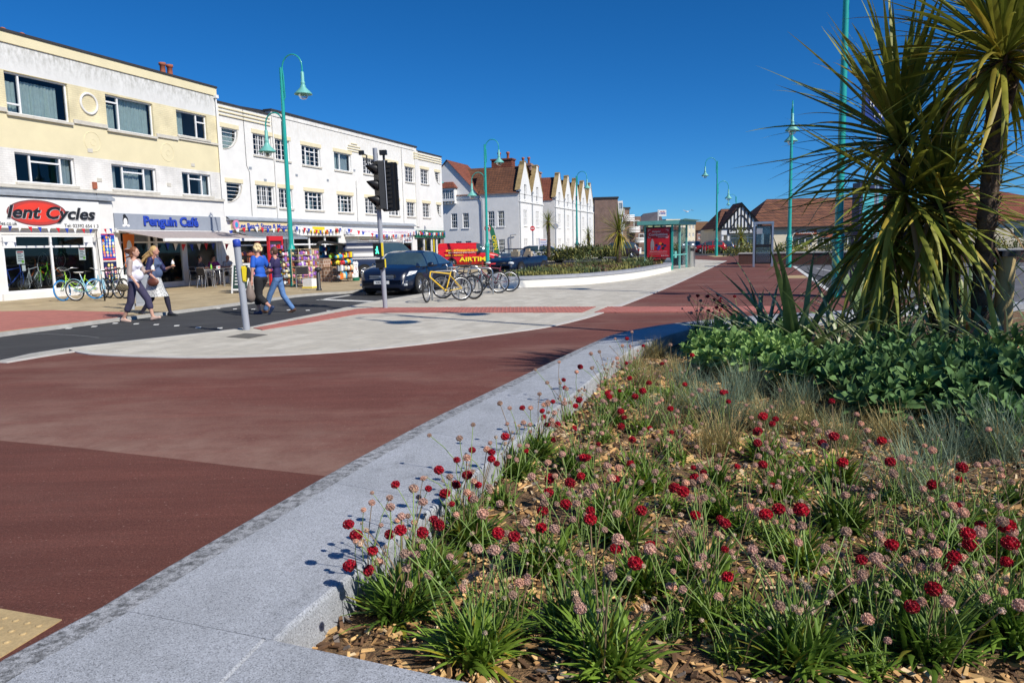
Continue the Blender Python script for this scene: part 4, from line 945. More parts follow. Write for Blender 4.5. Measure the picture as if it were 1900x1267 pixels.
# ---------------------------------------------------------------- far buildings, generic
def block(name, label, cat, px0, px1, ytop, Y, depth, wallm, rz=0, floors=3, cols=3, roofm=None, wh=.5, wins=True, base=0, pitched=0, ww=.45, overhang=.0, winm=None):
    a = atY(px0, ytop, Y); c = atY(px1, ytop, Y); wd = c.x-a.x; h = (a.z+c.z)/2
    r = thing(name, label, cat, (a.x, Y, 0), rz)
    holes = []
    if wins:
        fh = (h-.4)/floors
        for i in range(floors):
            for j in range(cols):
                cx = wd*(j+.5)/cols; w2 = wd/cols*ww/2; z0 = .5+fh*i; holes.append((cx-w2, cx+w2, z0+.2, z0+.2+fh*wh))
    b = MB(); wall_holes(b, 0, wd, 0, h, holes); b.quad((0,0,0),(0,0,h),(0,depth,h),(0,depth,0)); b.quad((wd,0,0),(wd,depth,0),(wd,depth,h),(wd,0,h)); b.quad((0,0,h),(wd,0,h),(wd,depth,h),(0,depth,h)); b.quad((0,.8,0),(wd,.8,0),(wd,.8,h),(0,.8,h)); b.quad((0,depth,0),(0,depth,h),(wd,depth,h),(wd,depth,0)); b.build('wall', wallm, r)
    for q in holes: window(r, *q, vert=(.5,), fr=.09, y=.08, sill=False)
    b = MB()
    if pitched:
        o = overhang; b.add([(-o,-o,h),(wd+o,-o,h),(wd+o,depth+o,h),(-o,depth+o,h),(-o*.5,depth/2,h+pitched),(wd+o*.5,depth/2,h+pitched)], [(0,1,5,4),(1,2,5),(2,3,4,5),(3,0,4),(0,3,2,1)])
    else: b.box(-.15,wd+.15,-.15,depth+.1,h+.002,h+.3)
    b.build('roof', roofm or m_roofedge, r)
    return r, wd, h
r, wd, h = block('apartment_block', 'brown brick apartment block with tall blank side wall behind the spiky palm', 'apartments', 1103, 1146, 369, 132, 14, m_brbrick, rz=math.radians(-4), wins=False)
for z in (1.2,4.0,6.6):
    b = MB(); b.box(wd-.1,wd+.05,1,1.8,z,z+1.6); b.build('stair_window', m_upvc, r)
for k, z in enumerate((1.0,3.6,6.2)):
    b = MB(); b.box(wd+.0,wd+1.2,.2,3,z,z+.15); b.box(wd+1.1,wd+1.2,.2,3,z+.15,z+1.0); b.box(wd+.02,wd+1.2,.2,.28,z+.15,z+1); b.build('balcony', m_whitepaint, r)
    window(r, wd+.1, wd+.9, z+.2, z+2.1, y=.5, sill=False, fr=.1)
b = MB(); b.box(wd,wd+.9,.6,6,0,h-.4); b.build('stair_tower', m_dark if False else m_whsmooth, r)
r, wd, h = block('apartment_block', 'brown brick block with curved white balconies stepping down beside the brick apartments', 'apartments', 1155, 1168, 388, 136, 12, m_brbrick, wins=False)
def curved_balcony(par, cx, cz, rad, n=3, hgt=1.1):
    rt = MB(); rt.lathe([(rad*.98,0),(rad*.98,.15),(0,.15)], (cx, 0, cz), 20); bo = rt.build('balcony', m_whitepaint, par)
    for k in range(n):
        b = MB(); b.lathe([(rad,0),(rad,hgt/n*.55),(rad-.06,hgt/n*.55),(rad-.06,0)], (cx, 0, cz+.25+hgt/n*k), 20); b.build('rail_band', m_whitepaint, bo)
for i, (px, y0, y1, ww) in enumerate(((1171,399,410,20),(1181,421,431,20),(1190,442,450,17))):
    a = atY(px, y1, 134); q = thing('x','x','x'); bpy.data.objects.remove(q)
    par = r; curved_balcony(r, a.x-r.location.x, a.z, ww/2/1400*134, 3, (y1-y0)/1400*134*.95)
b = MB(); a = atY(1172, 428, 135); b.box(wd, wd+2.2, 1, 6, 0, 6.0); b.box(wd+2.2, wd+3.6, 1, 6, 0, 3.2); b.build('stepped_wing', m_brbrick, r)
for (x, z) in ((wd+.9,3.9),(wd+1.8,1.5)):
    window(r, x, x+1.0, z, z+1.4, y=.9, sill=False, fr=.1)
b = MB(); b.box(wd+3.6,wd+6.2,1.5,7,0,4.4); b.build('green_wing', mat('pale_green_wall', (.34,.42,.22), .8, .1, 1), r)
r, wd, h = block('shop_building', 'dark grey building with steep slate front and white sign board above the bus shelter', 'building', 1178, 1232, 428, 150, 12, mat('slate_cladding', (.09,.085,.10), .7, .15, 2), wins=True, floors=1, cols=3)
b = MB(); b.add([(-.5,0,h),(wd+.3,0,h),(wd-.2,3.0,h+3.8),(2.2,3.0,h+3.4),(wd-.2,5,h+3.6),(2.2,5,h+3.2),(-.5,8,h),(wd+.5,8,h)], [(0,1,2,3),(3,2,4,5),(5,4,7,6),(1,7,4,2),(0,3,5,6)]); b.build('mansard', mat('slate_roof', (.075,.07,.085), .6, .15, 2), r)
a = atY(1229, 395, 149); s = thing('shop_sign', 'white rectangular sign with red and blue lettering on the roof of the dark grey building', 'sign', (a.x, 149, 0))
b = MB(); b.box(-.75,.75,-.1,.1,6.3,7.55); b.build('board', m_whitepaint, s); b = MB(); b.box(-.9,-.75,-.05,.1,0,7.6); b.build('post', m_whitepaint, s)
text('next day', m_red, s, 0, -.12, 7.2, .32, .01, width=.9); text('HIRE', m_blue, s, 0, -.12, 6.85, .4, .01, .02, width=1.2)
r, wd, h = block('flats', 'cream rendered flats with square stair tower beyond the bus shelter', 'flats', 1262, 1297, 414, 160, 16, m_creamw, rz=math.radians(25), floors=3, cols=4)
b = MB(); b.box(-2.5,1.2,1.5,4,0,h+.9); b.build('stair_tower', m_creamw, r)
b = MB(); b.box(-5.5,-.1,.4,6,0,3.4); b.build('low_wing', m_brick, r)
r, wd, h = block('flats', 'red brick flats with orange lichened roof and blue balconies beside the far lamp', 'flats', 1293, 1322, 427, 170, 10, m_brick, floors=3, cols=3, roofm=brickmat('lichen_tiles', (.26,.14,.06), (.20,.11,.06), (.08,.05,.03), bw=.3, bh=.2, ms=.02), pitched=2.0, overhang=.5)
for k in range(3):
    z = 1.1+1.35*k; b = MB(); b.box(wd-.6,wd+1.4,-1.2,0,z,z+.3); bo = b.build('balcony', m_whitepaint, r); b = MB(); b.box(wd-.6,wd+1.4,-1.22,-1.14,z+.3,z+.8); b.build('balcony_panel', m_blue, bo)
for i, (p0, p1, yt, Y, m, fl) in enumerate([(1322,1338,440,190,m_lead,2),(1298,1310,436,215,m_creamw,2),(1240,1266,430,175,m_brick,2),(1148,1180,432,150,m_creamw,2),(1330,1345,446,240,m_brbrick,2)]):
    block('far_house', ['grey slate roofed house far down the road behind the tall lamp','small cream house glimpsed beyond the red brick flats','low brick house between the grey building and the cream flats','pale low block behind the curved balconies','brown house at the very end of the road'][i], 'house', p0, p1, yt, Y, 10, m, floors=fl, cols=3, roofm=m_tile, pitched=1.6, overhang=.3)
# ---------------------------------------------------------------- kebab shop
KB = atY(1336, 467, 92); kb = thing('takeaway_building', 'single storey takeaway with brown tiled roof and black and white timbered gable', 'shop building', (KB.x, 92, 0), math.radians(-3))
m_ktile = brickmat('orange_brown_tiles', (.23,.10,.055), (.15,.065,.045), (.05,.03,.025), bw=.42, bh=.36, ms=.035, bump=1, rough=.9)
kw = 26.0
holes = [(1.2,4.4,.5,2.15),(11.9,13.6,.1,1.6)]
b = MB(); wall_holes(b, 0, kw, 0, 2.95, holes+[(8.6+2.9*k, 10.9+2.9*k, .6, 1.55) for k in range(5)], dep=.25); b.quad((0,0,0),(0,0,2.95),(0,12,2.95),(0,12,0)); b.quad((kw,0,0),(kw,12,0),(kw,12,2.95),(kw,0,2.95)); b.quad((0,1.2,0),(kw,1.2,0),(kw,1.2,2.95),(0,1.2,2.95)); b.build('wall', m_creamw, kb)
for k in range(6):
    x = 8.6+2.9*k
    b = MB(); pts = [(x+1.15+1.25*math.cos(a), 1.55+.9*math.sin(a)) for a in [pi*i/16 for i in range(17)]]; b.tube([(p[0],-.06,p[1]) for p in pts], .09, 6); b.build('arch_moulding', m_sill, kb)
    b = MB(); b.ngon_xz([(x+1.15+1.12*math.cos(a), 1.55+.78*math.sin(a)) for a in [pi*i/14 for i in range(15)]], -.03, -.004); b.build('arch_panel', m_terra if k % 2 else m_dark, kb)
    if k < 5: window(kb, x, x+2.3, .6, 1.55, vert=(.33,.66), y=.1, sill=False, fr=.08)
window(kb, 1.2, 4.4, .5, 2.15, vert=(.33,.66), horiz=((.72,0,1),), bars=(9,1,.03), y=.08, sill=False, fr=.12)
b = MB()
b.add([(-.5,-.5,2.85),(3.8,-.5,2.85),(3.8,5,5.4),(1.2,5,5.4),(-.5,10,2.85)], [(0,1,2,3),(0,3,4)])
b.add([(3.2,-.5,2.83),(kw+.5,-.5,2.83),(kw-3,5.5,6.5),(7.0,5.5,6.5)], [(0,1,2,3)]); b.add([(3.2,-.5,2.83),(7.0,5.5,6.5),(3.2,11,2.83)], [(0,1,2)]); b.add([(kw+.5,-.5,2.83),(kw+.5,11,2.83),(kw-3,5.5,6.5)], [(0,1,2)]); b.add([(kw+.5,11,2.83),(3.2,11,2.83),(7,5.5,6.5),(kw-3,5.5,6.5)], [(0,1,2,3)])
b.build('roof', m_ktile, kb)
b = MB(); b.box(3,kw+.5,-.55,-.45,2.72,2.85); b.build('gutter', m_black, kb)
# timbered gable
gx0, gx1, gz0, gz1 = -.3, 4.9, 2.35, 5.75
b = MB(); b.add([(gx0,-.7,2.75),(gx1,-.7,2.75),((gx0+gx1)/2,-.7,gz1)], [(0,1,2)]); b.box(gx0+.3,gx1-.3,-.69,0,2.1,2.75); gab = b.build('gable', m_whitepaint, kb)
cxg = (gx0+gx1)/2
for k in range(-5,6):
    x = cxg+.4*k; zt = gz1-abs(x-cxg)*(gz1-2.75)/(2.6); 
    if zt > 3.0: b = MB(); b.box(x-.07,x+.07,-.76,-.7,2.85,zt-.1); b.build('timber', m_ink, kb)
for z, hw in ((3.35,2.0),):
    b = MB(); b.box(gx0+.2,gx1-.2,-.78,-.7,2.75,2.95); b.build('timber', m_ink, kb)
for sgn in (-1,1):
    b = MB(); b.add([(cxg,-.85,gz1+.1),(cxg+sgn*2.85,-.85,2.6),(cxg+sgn*2.6,-.85,2.6),(cxg,-.85,gz1-.25)], [(0,1,2,3),(3,2,1,0)]); b.build('bargeboard', m_ink, kb)
    b = MB(); b.add([(cxg,-.9,gz1+.14),(cxg+sgn*2.9,-.9,2.62),(cxg+sgn*2.9,1.6,2.62),(cxg,3.6,gz1+.14)], [(0,1,2,3)]); b.build('gable_roof', m_ktile, kb)
    b = MB(); b.tube([(cxg+sgn*.1,-.74,4.4),(cxg+sgn*.6,-.74,3.9),(cxg+sgn*1.1,-.74,3.0)], .07, 5); b.build('timber', m_ink, kb)
b = MB(); b.box(.7,4.9,-.75,-.69,2.15,2.72); sg = b.build('fascia_sign', m_ink, kb)
text('Lee Kebab & Pizza', m_whitepaint, sg, 2.85, -.77, 2.45, .52, .01, .03, width=3.9)
b = MB(); b.box(8.9,11.4,-.12,-.01,1.95,2.5); sg = b.build('fascia_sign', m_terra, kb); text('station', m_whitepaint, sg, 10.15, -.14, 2.2, .45, .01, width=1.8)
for x in (0.05,.75,4.75):
    b = MB(); b.box(x,x+.22,-.6,-.0,0,2.2); b.build('pier', m_whitepaint, kb)
kb2 = thing('red_roofed_building', 'low cream building with plain red tiled roof at right edge behind the palm trunk', 'building', (atY(1700,450,88).x, 88, 0), math.radians(-12))
b = MB(); wall_holes(b, 0, 22, 0, 3.0, [(3+3.5*k,4.2+3.5*k,.9,2.2) for k in range(5)]); b.quad((0,0,0),(0,0,3),(0,10,3),(0,10,0)); b.quad((0,1.2,0),(22,1.2,0),(22,1.2,3),(0,1.2,3)); b.build('wall', m_creamw, kb2)
for k in range(5): window(kb2, 3+3.5*k,4.2+3.5*k,.9,2.2, y=.1, sill=False, fr=.08)
b = MB(); b.add([(-.5,-.5,2.95),(22.5,-.5,2.95),(14,5,2.95),(6.2,5,7.3),(6.8,5,7.3),(-.5,10,2.95),(22.5,10,2.95)], [(0,1,4,3),(0,3,5),(1,6,4),(5,3,4,6)]); b.build('roof', m_tile2, kb2)
# ---------------------------------------------------------------- hedge planters in the car park
m_redwall = brickmat('dark_red_brick', (.11,.045,.035), (.09,.04,.03), (.10,.07,.06))
lw = lowwall('planter_wall', [(13.7,45.5),(17.6,44.0),(24,40.5),(34,36)], .66, 4.0, m_redwall, m_kerb, 'low dark red brick planter wall edging the far side of the car park')
# ================================================================ STREET FURNITURE
def lamp(x, y, h, arms, label, s=1.0, group=None, cat='street lamp'):
    """arms: list of (angle, z of the arc top, joint z, reach)"""
    r = thing('street_lamp', label, cat, (x, y, 0), 0, group or 'teal street lamps with curved arms')
    b = MB(); b.cyl((0,0,0),(0,0,1.42), .14*s, .135*s, 14); b.lathe([(.14*s,0),(.165*s,.02),(.165*s,.07),(.145*s,.09),(.16*s,.11),(.16*s,.15),(.12*s,.24),(.10*s,.36)], (0,0,1.40), 14); b.build('post_base', m_teal, r)
    b = MB(); b.cyl((0,0,1.7),(0,0,h), .10*s, .06*s, 12); b.lathe([(.06*s,0),(.0,.02)], (0,0,h), 10); b.build('post', m_teal, r)
    for (a, zt, zj, L) in arms:
        ux, uy = math.cos(a), math.sin(a); pts = []
        rad = L/2
        P0 = (ux*.07, uy*.07, zj)
        pts.append(P0); pts.append((ux*.10, uy*.10, zj+(zt-rad-zj)*.5))
        for i in range(13):
            t = pi-pi*i/12; q = L/2+rad*math.cos(t)*.93; pts.append((ux*(q+.03), uy*(q+.03), zt-rad+rad*math.sin(t)))
        pts.append((ux*(L+.0), uy*(L+.0), zt-rad-.25))
        b = MB(); b.tube(pts, .028*s, 8); ar = b.build('arm', m_teal, r)
        hx, hy, hz = ux*L, uy*L, zt-rad-.25
        b = MB(); b.lathe([(0,.05),(.05,.04),(.065,.0),(.065,-.32),(.085,-.34),(.085,-.40),(.075,-.42),(.10,-.48),(.11,-.54),(.33,-.76),(.345,-.80),(.32,-.80),(.10,-.56),(0,-.54)], (hx,hy,hz), 20); b.build('lamp_shade', m_tealpale, ar)
        b = MB(); b.lathe([(.19,-.78),(.185,-.86),(.13,-.95),(.05,-.99),(0,-1.0)], (hx,hy,hz), 14); b.build('lamp_bowl', glassmat('bowl_glass', (.8,.85,.85), .15) if 'bowl_glass' not in MATS else MATS['bowl_glass'], ar)
        b = MB(); b.tube([(ux*.04,uy*.04,zj-.35),(ux*.12,uy*.12,zj-.2),(ux*.10,uy*.10,zj+.6)], .025*s, 6); b.build('arm_bracket', m_teal, ar)
    return r
na = math.atan2(FN.y, FN.x)
g = gp(545,535); lamp(g.x, g.y, 8.5, [(na,8.95,7.6,.95),(na+pi,6.85,5.9,.85)], 'tall teal street lamp with two hooked arms on the pavement outside the beach shops')
g = gp(905,497); lamp(g.x, g.y, 8.2, [(na,8.5,7.3,1.0),(na+pi,6.4,5.4,1.0)], 'teal street lamp carrying the no left turn sign beside the red van')
g = gp(1071,481); lamp(g.x, g.y, 7.8, [(na-.2,8.2,7.2,1.1)], 'teal single armed street lamp in front of the long gabled house')
g = gp(1329,476); lamp(g.x, g.y, 8.7, [(pi+.1,9.0,7.9,1.15),(.1,6.9,6.0,1.1)], 'teal two armed lamp at far end of red path, left of the takeaway')
lamp(38.0, 128, 8.6, [(pi,9.0,8,1.3)], 'slim teal street lamp just behind the far two armed lamp')
lamp(52, 180, 8.6, [(pi,9.0,8,1.4)], 'tiny teal street lamp farthest down the road over the takeaway roof')
g = gp(1463,498); lamp(g.x, g.y, 8.0, [(-1.9,8.3,7.3,.9),(1.25,8.0,6.9,.9)], 'teal street lamp between phone box and car park, heads seen end on')
g = gp(1552,555); lamp(g.x, g.y, 9.2, [(2.7,9.75,8.9,1.2),(2.7+pi,9.55,8.7,1.2)], 'nearest teal lamp post rising out of the picture behind the spiky palms', 1.0)
lamp(6.4, 8.7, 10.0, [(math.radians(20),10.9,10.0,1.1),(math.radians(200),10.1,9.2,1.1)], 'teal lamp post beyond the right edge whose twin heads shade the pale paving', .9)
g = atY(884,470,57); lamp(-6.9, 64.5, 7.9, [(na,8.4,7.7,1.25)], 'teal lamp head peeping out past the end of the art deco terrace')
# ---- traffic light
g = gp(715,572,.06); tl = thing('traffic_light', 'grey traffic light post with black signal heads, green man and push button', 'traffic light', (g.x, g.y, .058), 0)
tl.rotation_euler = (0, -.022, 0)
b = MB(); b.cyl((0,0,0),(0,0,3.85), .057, .057, 16); b.build('post', m_greyp, tl)
def head(par, M, backplate):
    b = MB(); b.M = M; b.box(-.16,.16,-.0,.15,0,1.18)
    for k in range(3): b.lathe([(.135,0),(.135,.02)], (0,0,0), 4) if False else None
    hd = b.build('signal_head', m_black, par)
    for k in range(3):
        z = .2+.39*k; b = MB(); b.M = M; n = 22; vs = []
        for i in range(n):
            a = 2*pi*i/n; ca, sa = math.cos(a), math.sin(a); Ln = .05+.21*max(0, .5+.5*sa)**1.3
            vs += [(.135*ca, 0, z+.135*sa), (.118*ca, -Ln, z+.118*sa-.06*Ln), (.108*ca, -Ln, z+.108*sa-.06*Ln), (.108*ca, 0, z+.108*sa)]
        fs_ = []
        for i in range(n):
            j = (i+1) % n
            for q in range(3): fs_.append((4*i+q, 4*j+q, 4*j+q+1, 4*i+q+1))
        b.add(vs, fs_, None, True); b.build('visor', m_black, hd)
        b = MB(); b.M = M; b.ngon_xz([(.1*math.cos(2*pi*i/16), z+.1*math.sin(2*pi*i/16)) for i in range(16)], -.012, -.001); b.build('lens', m_dark, hd)
    # back ribs
    for k in range(10):
        b = MB(); b.M = M; b.box(-.10,.02,.171,.182,.07+.108*k,.14+.108*k); b.box(.05,.08,.171,.185,.07+.108*k,.12+.108*k); b.build('back_rib', m_blackr, hd)
    return hd
M1 = T(.02,-.20,2.40) @ rotz(math.radians(-58)) @ Matrix.Scale(.95,4); hd1 = head(tl, M1, 1)
b = MB(); b.M = M1; b.box(-.16,.16,.172,.19,-.02,1.2); b.build('backing_board', m_greyp, hd1)
M2 = T(.33,-.05,2.36) @ rotz(math.radians(163)) @ Matrix.Scale(.95,4); hd2 = head(tl, M2, 0)
b = MB(); b.M = T(.33,-.08,2.34) @ rotz(math.radians(163)) @ Matrix.Scale(.95,4); b.ngon_xz([(-.23,.03),(-.2,0),(.2,0),(.23,.03),(.23,1.17),(.2,1.2),(-.2,1.2),(-.23,1.17)], .02, .05); b.build('backing_board', m_black, hd2)
for z in (2.6,3.5):
    b = MB(); b.box(-.12,.28,-.03,.03,z,z+.05); b.build('bracket', m_black, tl)
b = MB(); b.cyl((.2,0,3.55),(.2,0,3.72), .03, .03, 8); b.box(.11,.28,-.08,.06,3.68,3.79); b.build('detector', m_black, tl)
b = MB(); b.tube([(-.22,-.02,3.5),(-.2,-.03,3.68),(-.3,-.05,3.74)], .02, 6); b.box(-.38,-.26,-.09,.0,3.70,3.8); b.build('camera_arm', m_black, tl)
b = MB(); b.box(-.17,.03,-.20,-.05,1.28,1.60); ps = b.build('pedestrian_signal', m_black, tl)
m_gman = mat('green_signal', (.05,.9,.45), .4, .02, 3, emit=((.1,1,.55), 1.6))
b = MB(); b.ngon_xz(disc(-.07,1.50,.018,.018,0,10), -.206,-.20); b.ngon_xz([(-.085,1.475),(-.055,1.475),(-.05,1.41),(-.03,1.34),(-.055,1.34),(-.072,1.39),(-.095,1.34),(-.118,1.345),(-.09,1.41),(-.11,1.43),(-.12,1.42)], -.206,-.20); b.build('green_man', m_gman, ps)
b = MB(); b.box(.03,.055,-.19,-.03,1.28,1.60); b.build('side_plate', m_yel, ps)
b = MB(); b.box(-.13,.09,-.21,-.05,1.0,1.21); b.lathe([(.05,0),(.05,.05)], (-.02,-.13,.95), 10); b.box(-.1,.06,-.25,-.2,1.17,1.2); pbn = b.build('push_button_unit', m_black, tl)
b = MB(); b.box(.091,.10,-.2,-.06,1.0,1.21); b.build('side_plate', m_yel, pbn)
# ---- push button post
g = gp(458,612,.06); pp = thing('push_button_post', 'short grey crossing post with blue cap and yellow box, before the woman in blue', 'crossing post', (g.x, g.y, .058), 0)
pp.rotation_euler = (0, -.05, 0)
b = MB(); b.cyl((0,0,0),(0,0,1.56), .063, .063, 16); b.build('post', m_greyp, pp)
b = MB(); b.lathe([(.066,0),(.07,.0),(.07,.12),(.05,.14),(0,.145)], (0,0,1.56), 16); b.build('cap', m_blue, pp)
b = MB(); b.ngon_xz([(.06,.93),(.10,.93),(.13,1.02),(.15,1.17),(.06,1.17)], -.07, .07); b.box(.05,.1,-.05,.05,.91,1.2); bu = b.build('button_box', m_yel, pp)
b = MB(); b.M = T(0,0,0); b.ngon_xz([(.131,1.0),(.155,1.17),(.165,1.17),(.17,1.08),(.15,.97)], -.05, .05); b.build('button_panel', m_black, bu)
g = gp(246,574,.07); pp2 = thing('push_button_post', 'grey crossing post on the far pavement behind the two women', 'crossing post', (g.x, g.y, .07), 0)
b = MB(); b.cyl((0,0,0),(0,0,1.6), .06, .06, 14); b.build('post', m_greyp, pp2); b = MB(); b.box(.05,.17,-.07,.07,.95,1.2); b.build('button_box', m_yel, pp2)
g = gp(268,567,.07); cb = thing('control_cabinet', 'grey metal signal cabinet on the far pavement behind the two women', 'cabinet', (g.x, g.y, .07), .4)
b = MB(); b.box(-.2,.2,-.15,.15,0,1.05); b.box(-.22,.22,-.17,.17,1.052,1.09); b.build('cabinet_body', m_greyp, cb); b = MB(); b.box(-.17,.17,-.162,-.151,.1,1.0); b.build('cabinet_door', m_lead, cb)
# ---- bollard
def bollard(px, py, label, h=.85, z=.07):
    g = gp(px, py, z); r = thing('bollard', label, 'bollard', (g.x, g.y, z)); b = MB(); b.lathe([(.1,0),(.1,.06),(.075,.08),(.07,h-.22),(.05,h-.2),(.05,h-.16)], (0,0,0), 14); b.build('post', m_greyp if False else mat('black_iron', (.03,.03,.032), .5, .2, 6), r)
    b = MB(); b.ball((0,0,h-.1), .13, 12, None, .7); b.build('bollard_head', mat('black_iron', (.03,.03,.032)), r); return r
bollard(592, 539, 'black cast bollard with rounded head on the kerb beside the toy racks')
for i, x in enumerate((1303,1308,1313)): bollard(x, 471-.4*i, ['black bollard, left of three at the far junction','middle black bollard of three at the far junction','black bollard, right of three at the far junction'][i], 1.0, .04)
for i, x in enumerate((925,1006,1058)): bollard(x, (489,487,484)[i], ['black bollard behind the dark blue convertible','black bollard beside the white car','black bollard by the white garden wall'][i], .9, .0)
# ---- signs
def roundsign(px, py, base_py, r_, face, label, back=False, name='road_sign'):
    g = gp(px, base_py); d = g.y; c = atY(px, py, d); R_ = r_/1400*d
    s = thing(name, label, 'road sign', (c.x, d, 0)); b = MB(); b.cyl((0,.04,0),(0,.04,c.z+R_), .04, .04, 8); b.build('post', m_greyp, s)
    b = MB(); b.ngon_xz(disc(0, c.z, R_, R_, 0, 28), -.03, 0.0); b.build('disc', face, s); return s, c.z, R_
s, cz, R_ = roundsign(904.5, 424, 497, 5.8, m_red, 'round no left turn sign with red border fixed on a post by the teal lamp')
b = MB(); b.ngon_xz(disc(0, cz, R_*.78, R_*.78, 0, 28), -.036, -.03); b.build('sign_face', m_whitepaint, s)
b = MB(); b.ngon_xz([(.06,cz-.13),(.12,cz-.13),(.12,cz+.07),(-.03,cz+.07),(-.03,cz+.12),(-.15,cz+.04),(-.03,cz-.04),(-.03,cz+.01),(.06,cz+.01)], -.040, -.036); b.build('arrow', m_ink, s)
b = MB(); b.M = T(0,0,cz) @ Matrix.Rotation(.785,4,'Y') @ T(0,0,-cz); b.box(-R_*.8,R_*.8,-.044,-.040,cz-.018,cz+.018); b.build('bar', m_red, s)
s, cz, R_ = roundsign(988, 424, 486, 4.4, m_red, 'round red no entry sign on a grey post in front of the gabled house')
b = MB(); b.box(-R_*.7,R_*.7,-.036,-.03,cz-R_*.16,cz+R_*.16); b.build('bar', m_whitepaint, s)
roundsign(1031, 420, 485, 5.2, m_greyp, 'round road sign seen from its grey back beside the small palm')
g = gp(1010,484); s = thing('notice_board', 'white notice board with dark lettering on two posts in front of the gabled house', 'sign', (g.x, g.y, 0)); d = g.y
za, zb = atY(1010,458,d).z, atY(1010,443,d).z
b = MB(); b.box(-.42,.42,-.03,0,za,zb); b.build('board', m_whitepaint, s)
for x in (-.45,.42):
    b = MB(); b.box(x,x+.04,-.03,.02,0,zb+.05); b.build('post', m_blue, s)
for k in range(4):
    b = MB(); b.box(-.34,.1+.08*(k%2)+.1,-.034,-.0305,zb-.12-.15*k,zb-.07-.15*k); b.build('print_line', m_blue if k else m_red, s)
# feather flag
g = gp(917,493); s = thing('feather_flag', 'green feather banner with yellow lettering standing beside the red van', 'banner', (g.x, g.y, 0)); d = g.y
k_ = d/1400
b = MB(); b.tube([(.12,0,0),(-.05,0,1.5),(-.25,0,2.5),(-.33,0,2.95)], .015, 6); b.build('pole', m_alu, s)
b = MB(); L = [(.10,.5),(-.05,1.5),(-.25,2.5),(-.33,2.95),(-.2,3.0),(.02,2.75),(.22,2.0),(.38,1.2),(.45,.6)]; b.ngon_xz(L, -.012, .012); fl = b.build('flag', m_green, s)
t = text('OPEN', m_yel, fl, .08, -.02, 1.7, .42, .003, .01); t.rotation_euler = (pi/2, pi/2*.9, 0)
# ---- bus shelter
g0 = gp(1247,501,.05); bs = thing('bus_shelter', 'teal framed glass bus shelter with red advertisement panel at its near end', 'bus shelter', (g0.x, g0.y, .055), math.radians(0))
dirv = (gp(1269,497.3,.05)-g0); dirv.z = 0; SA = math.atan2(dirv.y, dirv.x)-pi/2
bs.rotation_euler = (0,0,SA)
Wd, Ld, hh = 1.42, dirv.length+.6, 2.33
for (x, y) in ((0,0),(0,Ld),(-Wd,0),(-Wd,Ld),(0,Ld*.5),(-Wd,Ld*.5)):
    b = MB(); b.box(x-.045,x+.045,y-.045,y+.045,0,hh); b.build('post', m_teal if x == 0 and y == 0 else m_tealpale, bs)
b = MB(); b.prism([(-Wd-.35,-.3),(.45,-.3),(.45,Ld+.3),(-Wd-.35,Ld+.3)], hh+.001, hh+.20); b.add([(-Wd-.35,-.3,hh+.2),(.45,-.3,hh+.2),(.75,-.4,hh+.26),(.75,Ld+.4,hh+.26),(.45,Ld+.3,hh+.2),(-Wd-.35,Ld+.3,hh+.2)], [(1,2,3,4)]); b.build('roof', m_tealpale, bs)
b = MB(); b.box(-Wd+.05,-.05,-.06,.06,.62,2.22); b.build('display_case', m_black, bs)
m_ad = mat('red_poster', (.55,.015,.03), .35, .25, 1.5); m_adwhite = flat('poster_white', (.8,.75,.75))
b = MB(); b.box(-Wd+.12,-.12,-.068,-.06,.66,2.15); ad = b.build('advertisement', m_ad, bs)
text('Helpful', m_adwhite, ad, -.82, -.072, 1.98, .15, .001, width=.42); text('Competitive', m_adwhite, ad, -.72, -.072, 1.83, .19, .001, .01, width=.98); text('business', m_adwhite, ad, -.5, -.072, 1.71, .12, .001, width=.45)
for (x, z, sx_, sz_) in ((-1.24,2.07,1,-1),(-1.24,1.66,1,1),(-.2,2.07,-1,-1),(-.2,1.66,-1,1)):
    b = MB(); b.box(min(x,x+.12*sx_),max(x,x+.12*sx_),-.072,-.069,z-.01,z+.01); b.box(x-.01,x+.01,-.072,-.069,min(z,z+.09*sz_),max(z,z+.09*sz_)); b.build('bracket_mark', m_adwhite, ad)
b = MB(); b.ngon_xz(disc(-1.02,1.55,.05,.055,0,12), -.072,-.069); b.ngon_xz([(-1.1,1.5),(-.94,1.5),(-.92,1.3),(-.95,1.02),(-1.0,1.02),(-1.02,1.28),(-1.04,1.02),(-1.1,1.02),(-1.12,1.3)], -.072,-.069); b.build('printed_figure', flat('print_grey', (.35,.3,.32)), ad)
for i, (cx, cz_, m_) in enumerate(((-.8,1.28,m_navy),(-.65,1.2,m_blue),(-.5,1.33,m_ink),(-.36,1.25,m_navy),(-.6,1.36,m_orange),(-.7,1.1,m_blue),(-.45,1.12,m_ink))):
    b = MB(); b.ngon_xz(disc(cx,cz_,.08,.07,0,10), -.0715-.0006*i,-.069); b.build('printed_figure', m_, ad)
text('Bringing new businesses to attention', m_adwhite, ad, -.7, -.072, .96, .06, .001, width=.9)
for k in range(3):
    b = MB(); b.box(-1.22,-.25,-.072,-.069,.88-.045*k,.893-.045*k); b.build('print_line', flat('print_pink', (.6,.2,.2)), ad)
b = MB(); b.ngon_xz(disc(-.52,.74,.025,.025,0,10), -.072,-.069); b.build('print_mark', m_adwhite, ad)
text('Santander', m_adwhite, ad, -.32, -.072, .74, .07, .001, width=.3)
for (ya, yb) in ((.06,Ld*.5-.06),(Ld*.5+.06,Ld-.06)):
    for x in (0,-Wd):
        b = MB(); b.box(x-.006,x+.006,ya,yb,.15,2.2); b.build('glass_panel', MATS['shop_glass'], bs)
b = MB(); b.box(-Wd+.06,-.06,Ld-.006,Ld+.006,.15,2.2); b.build('glass_panel', MATS['shop_glass'], bs)
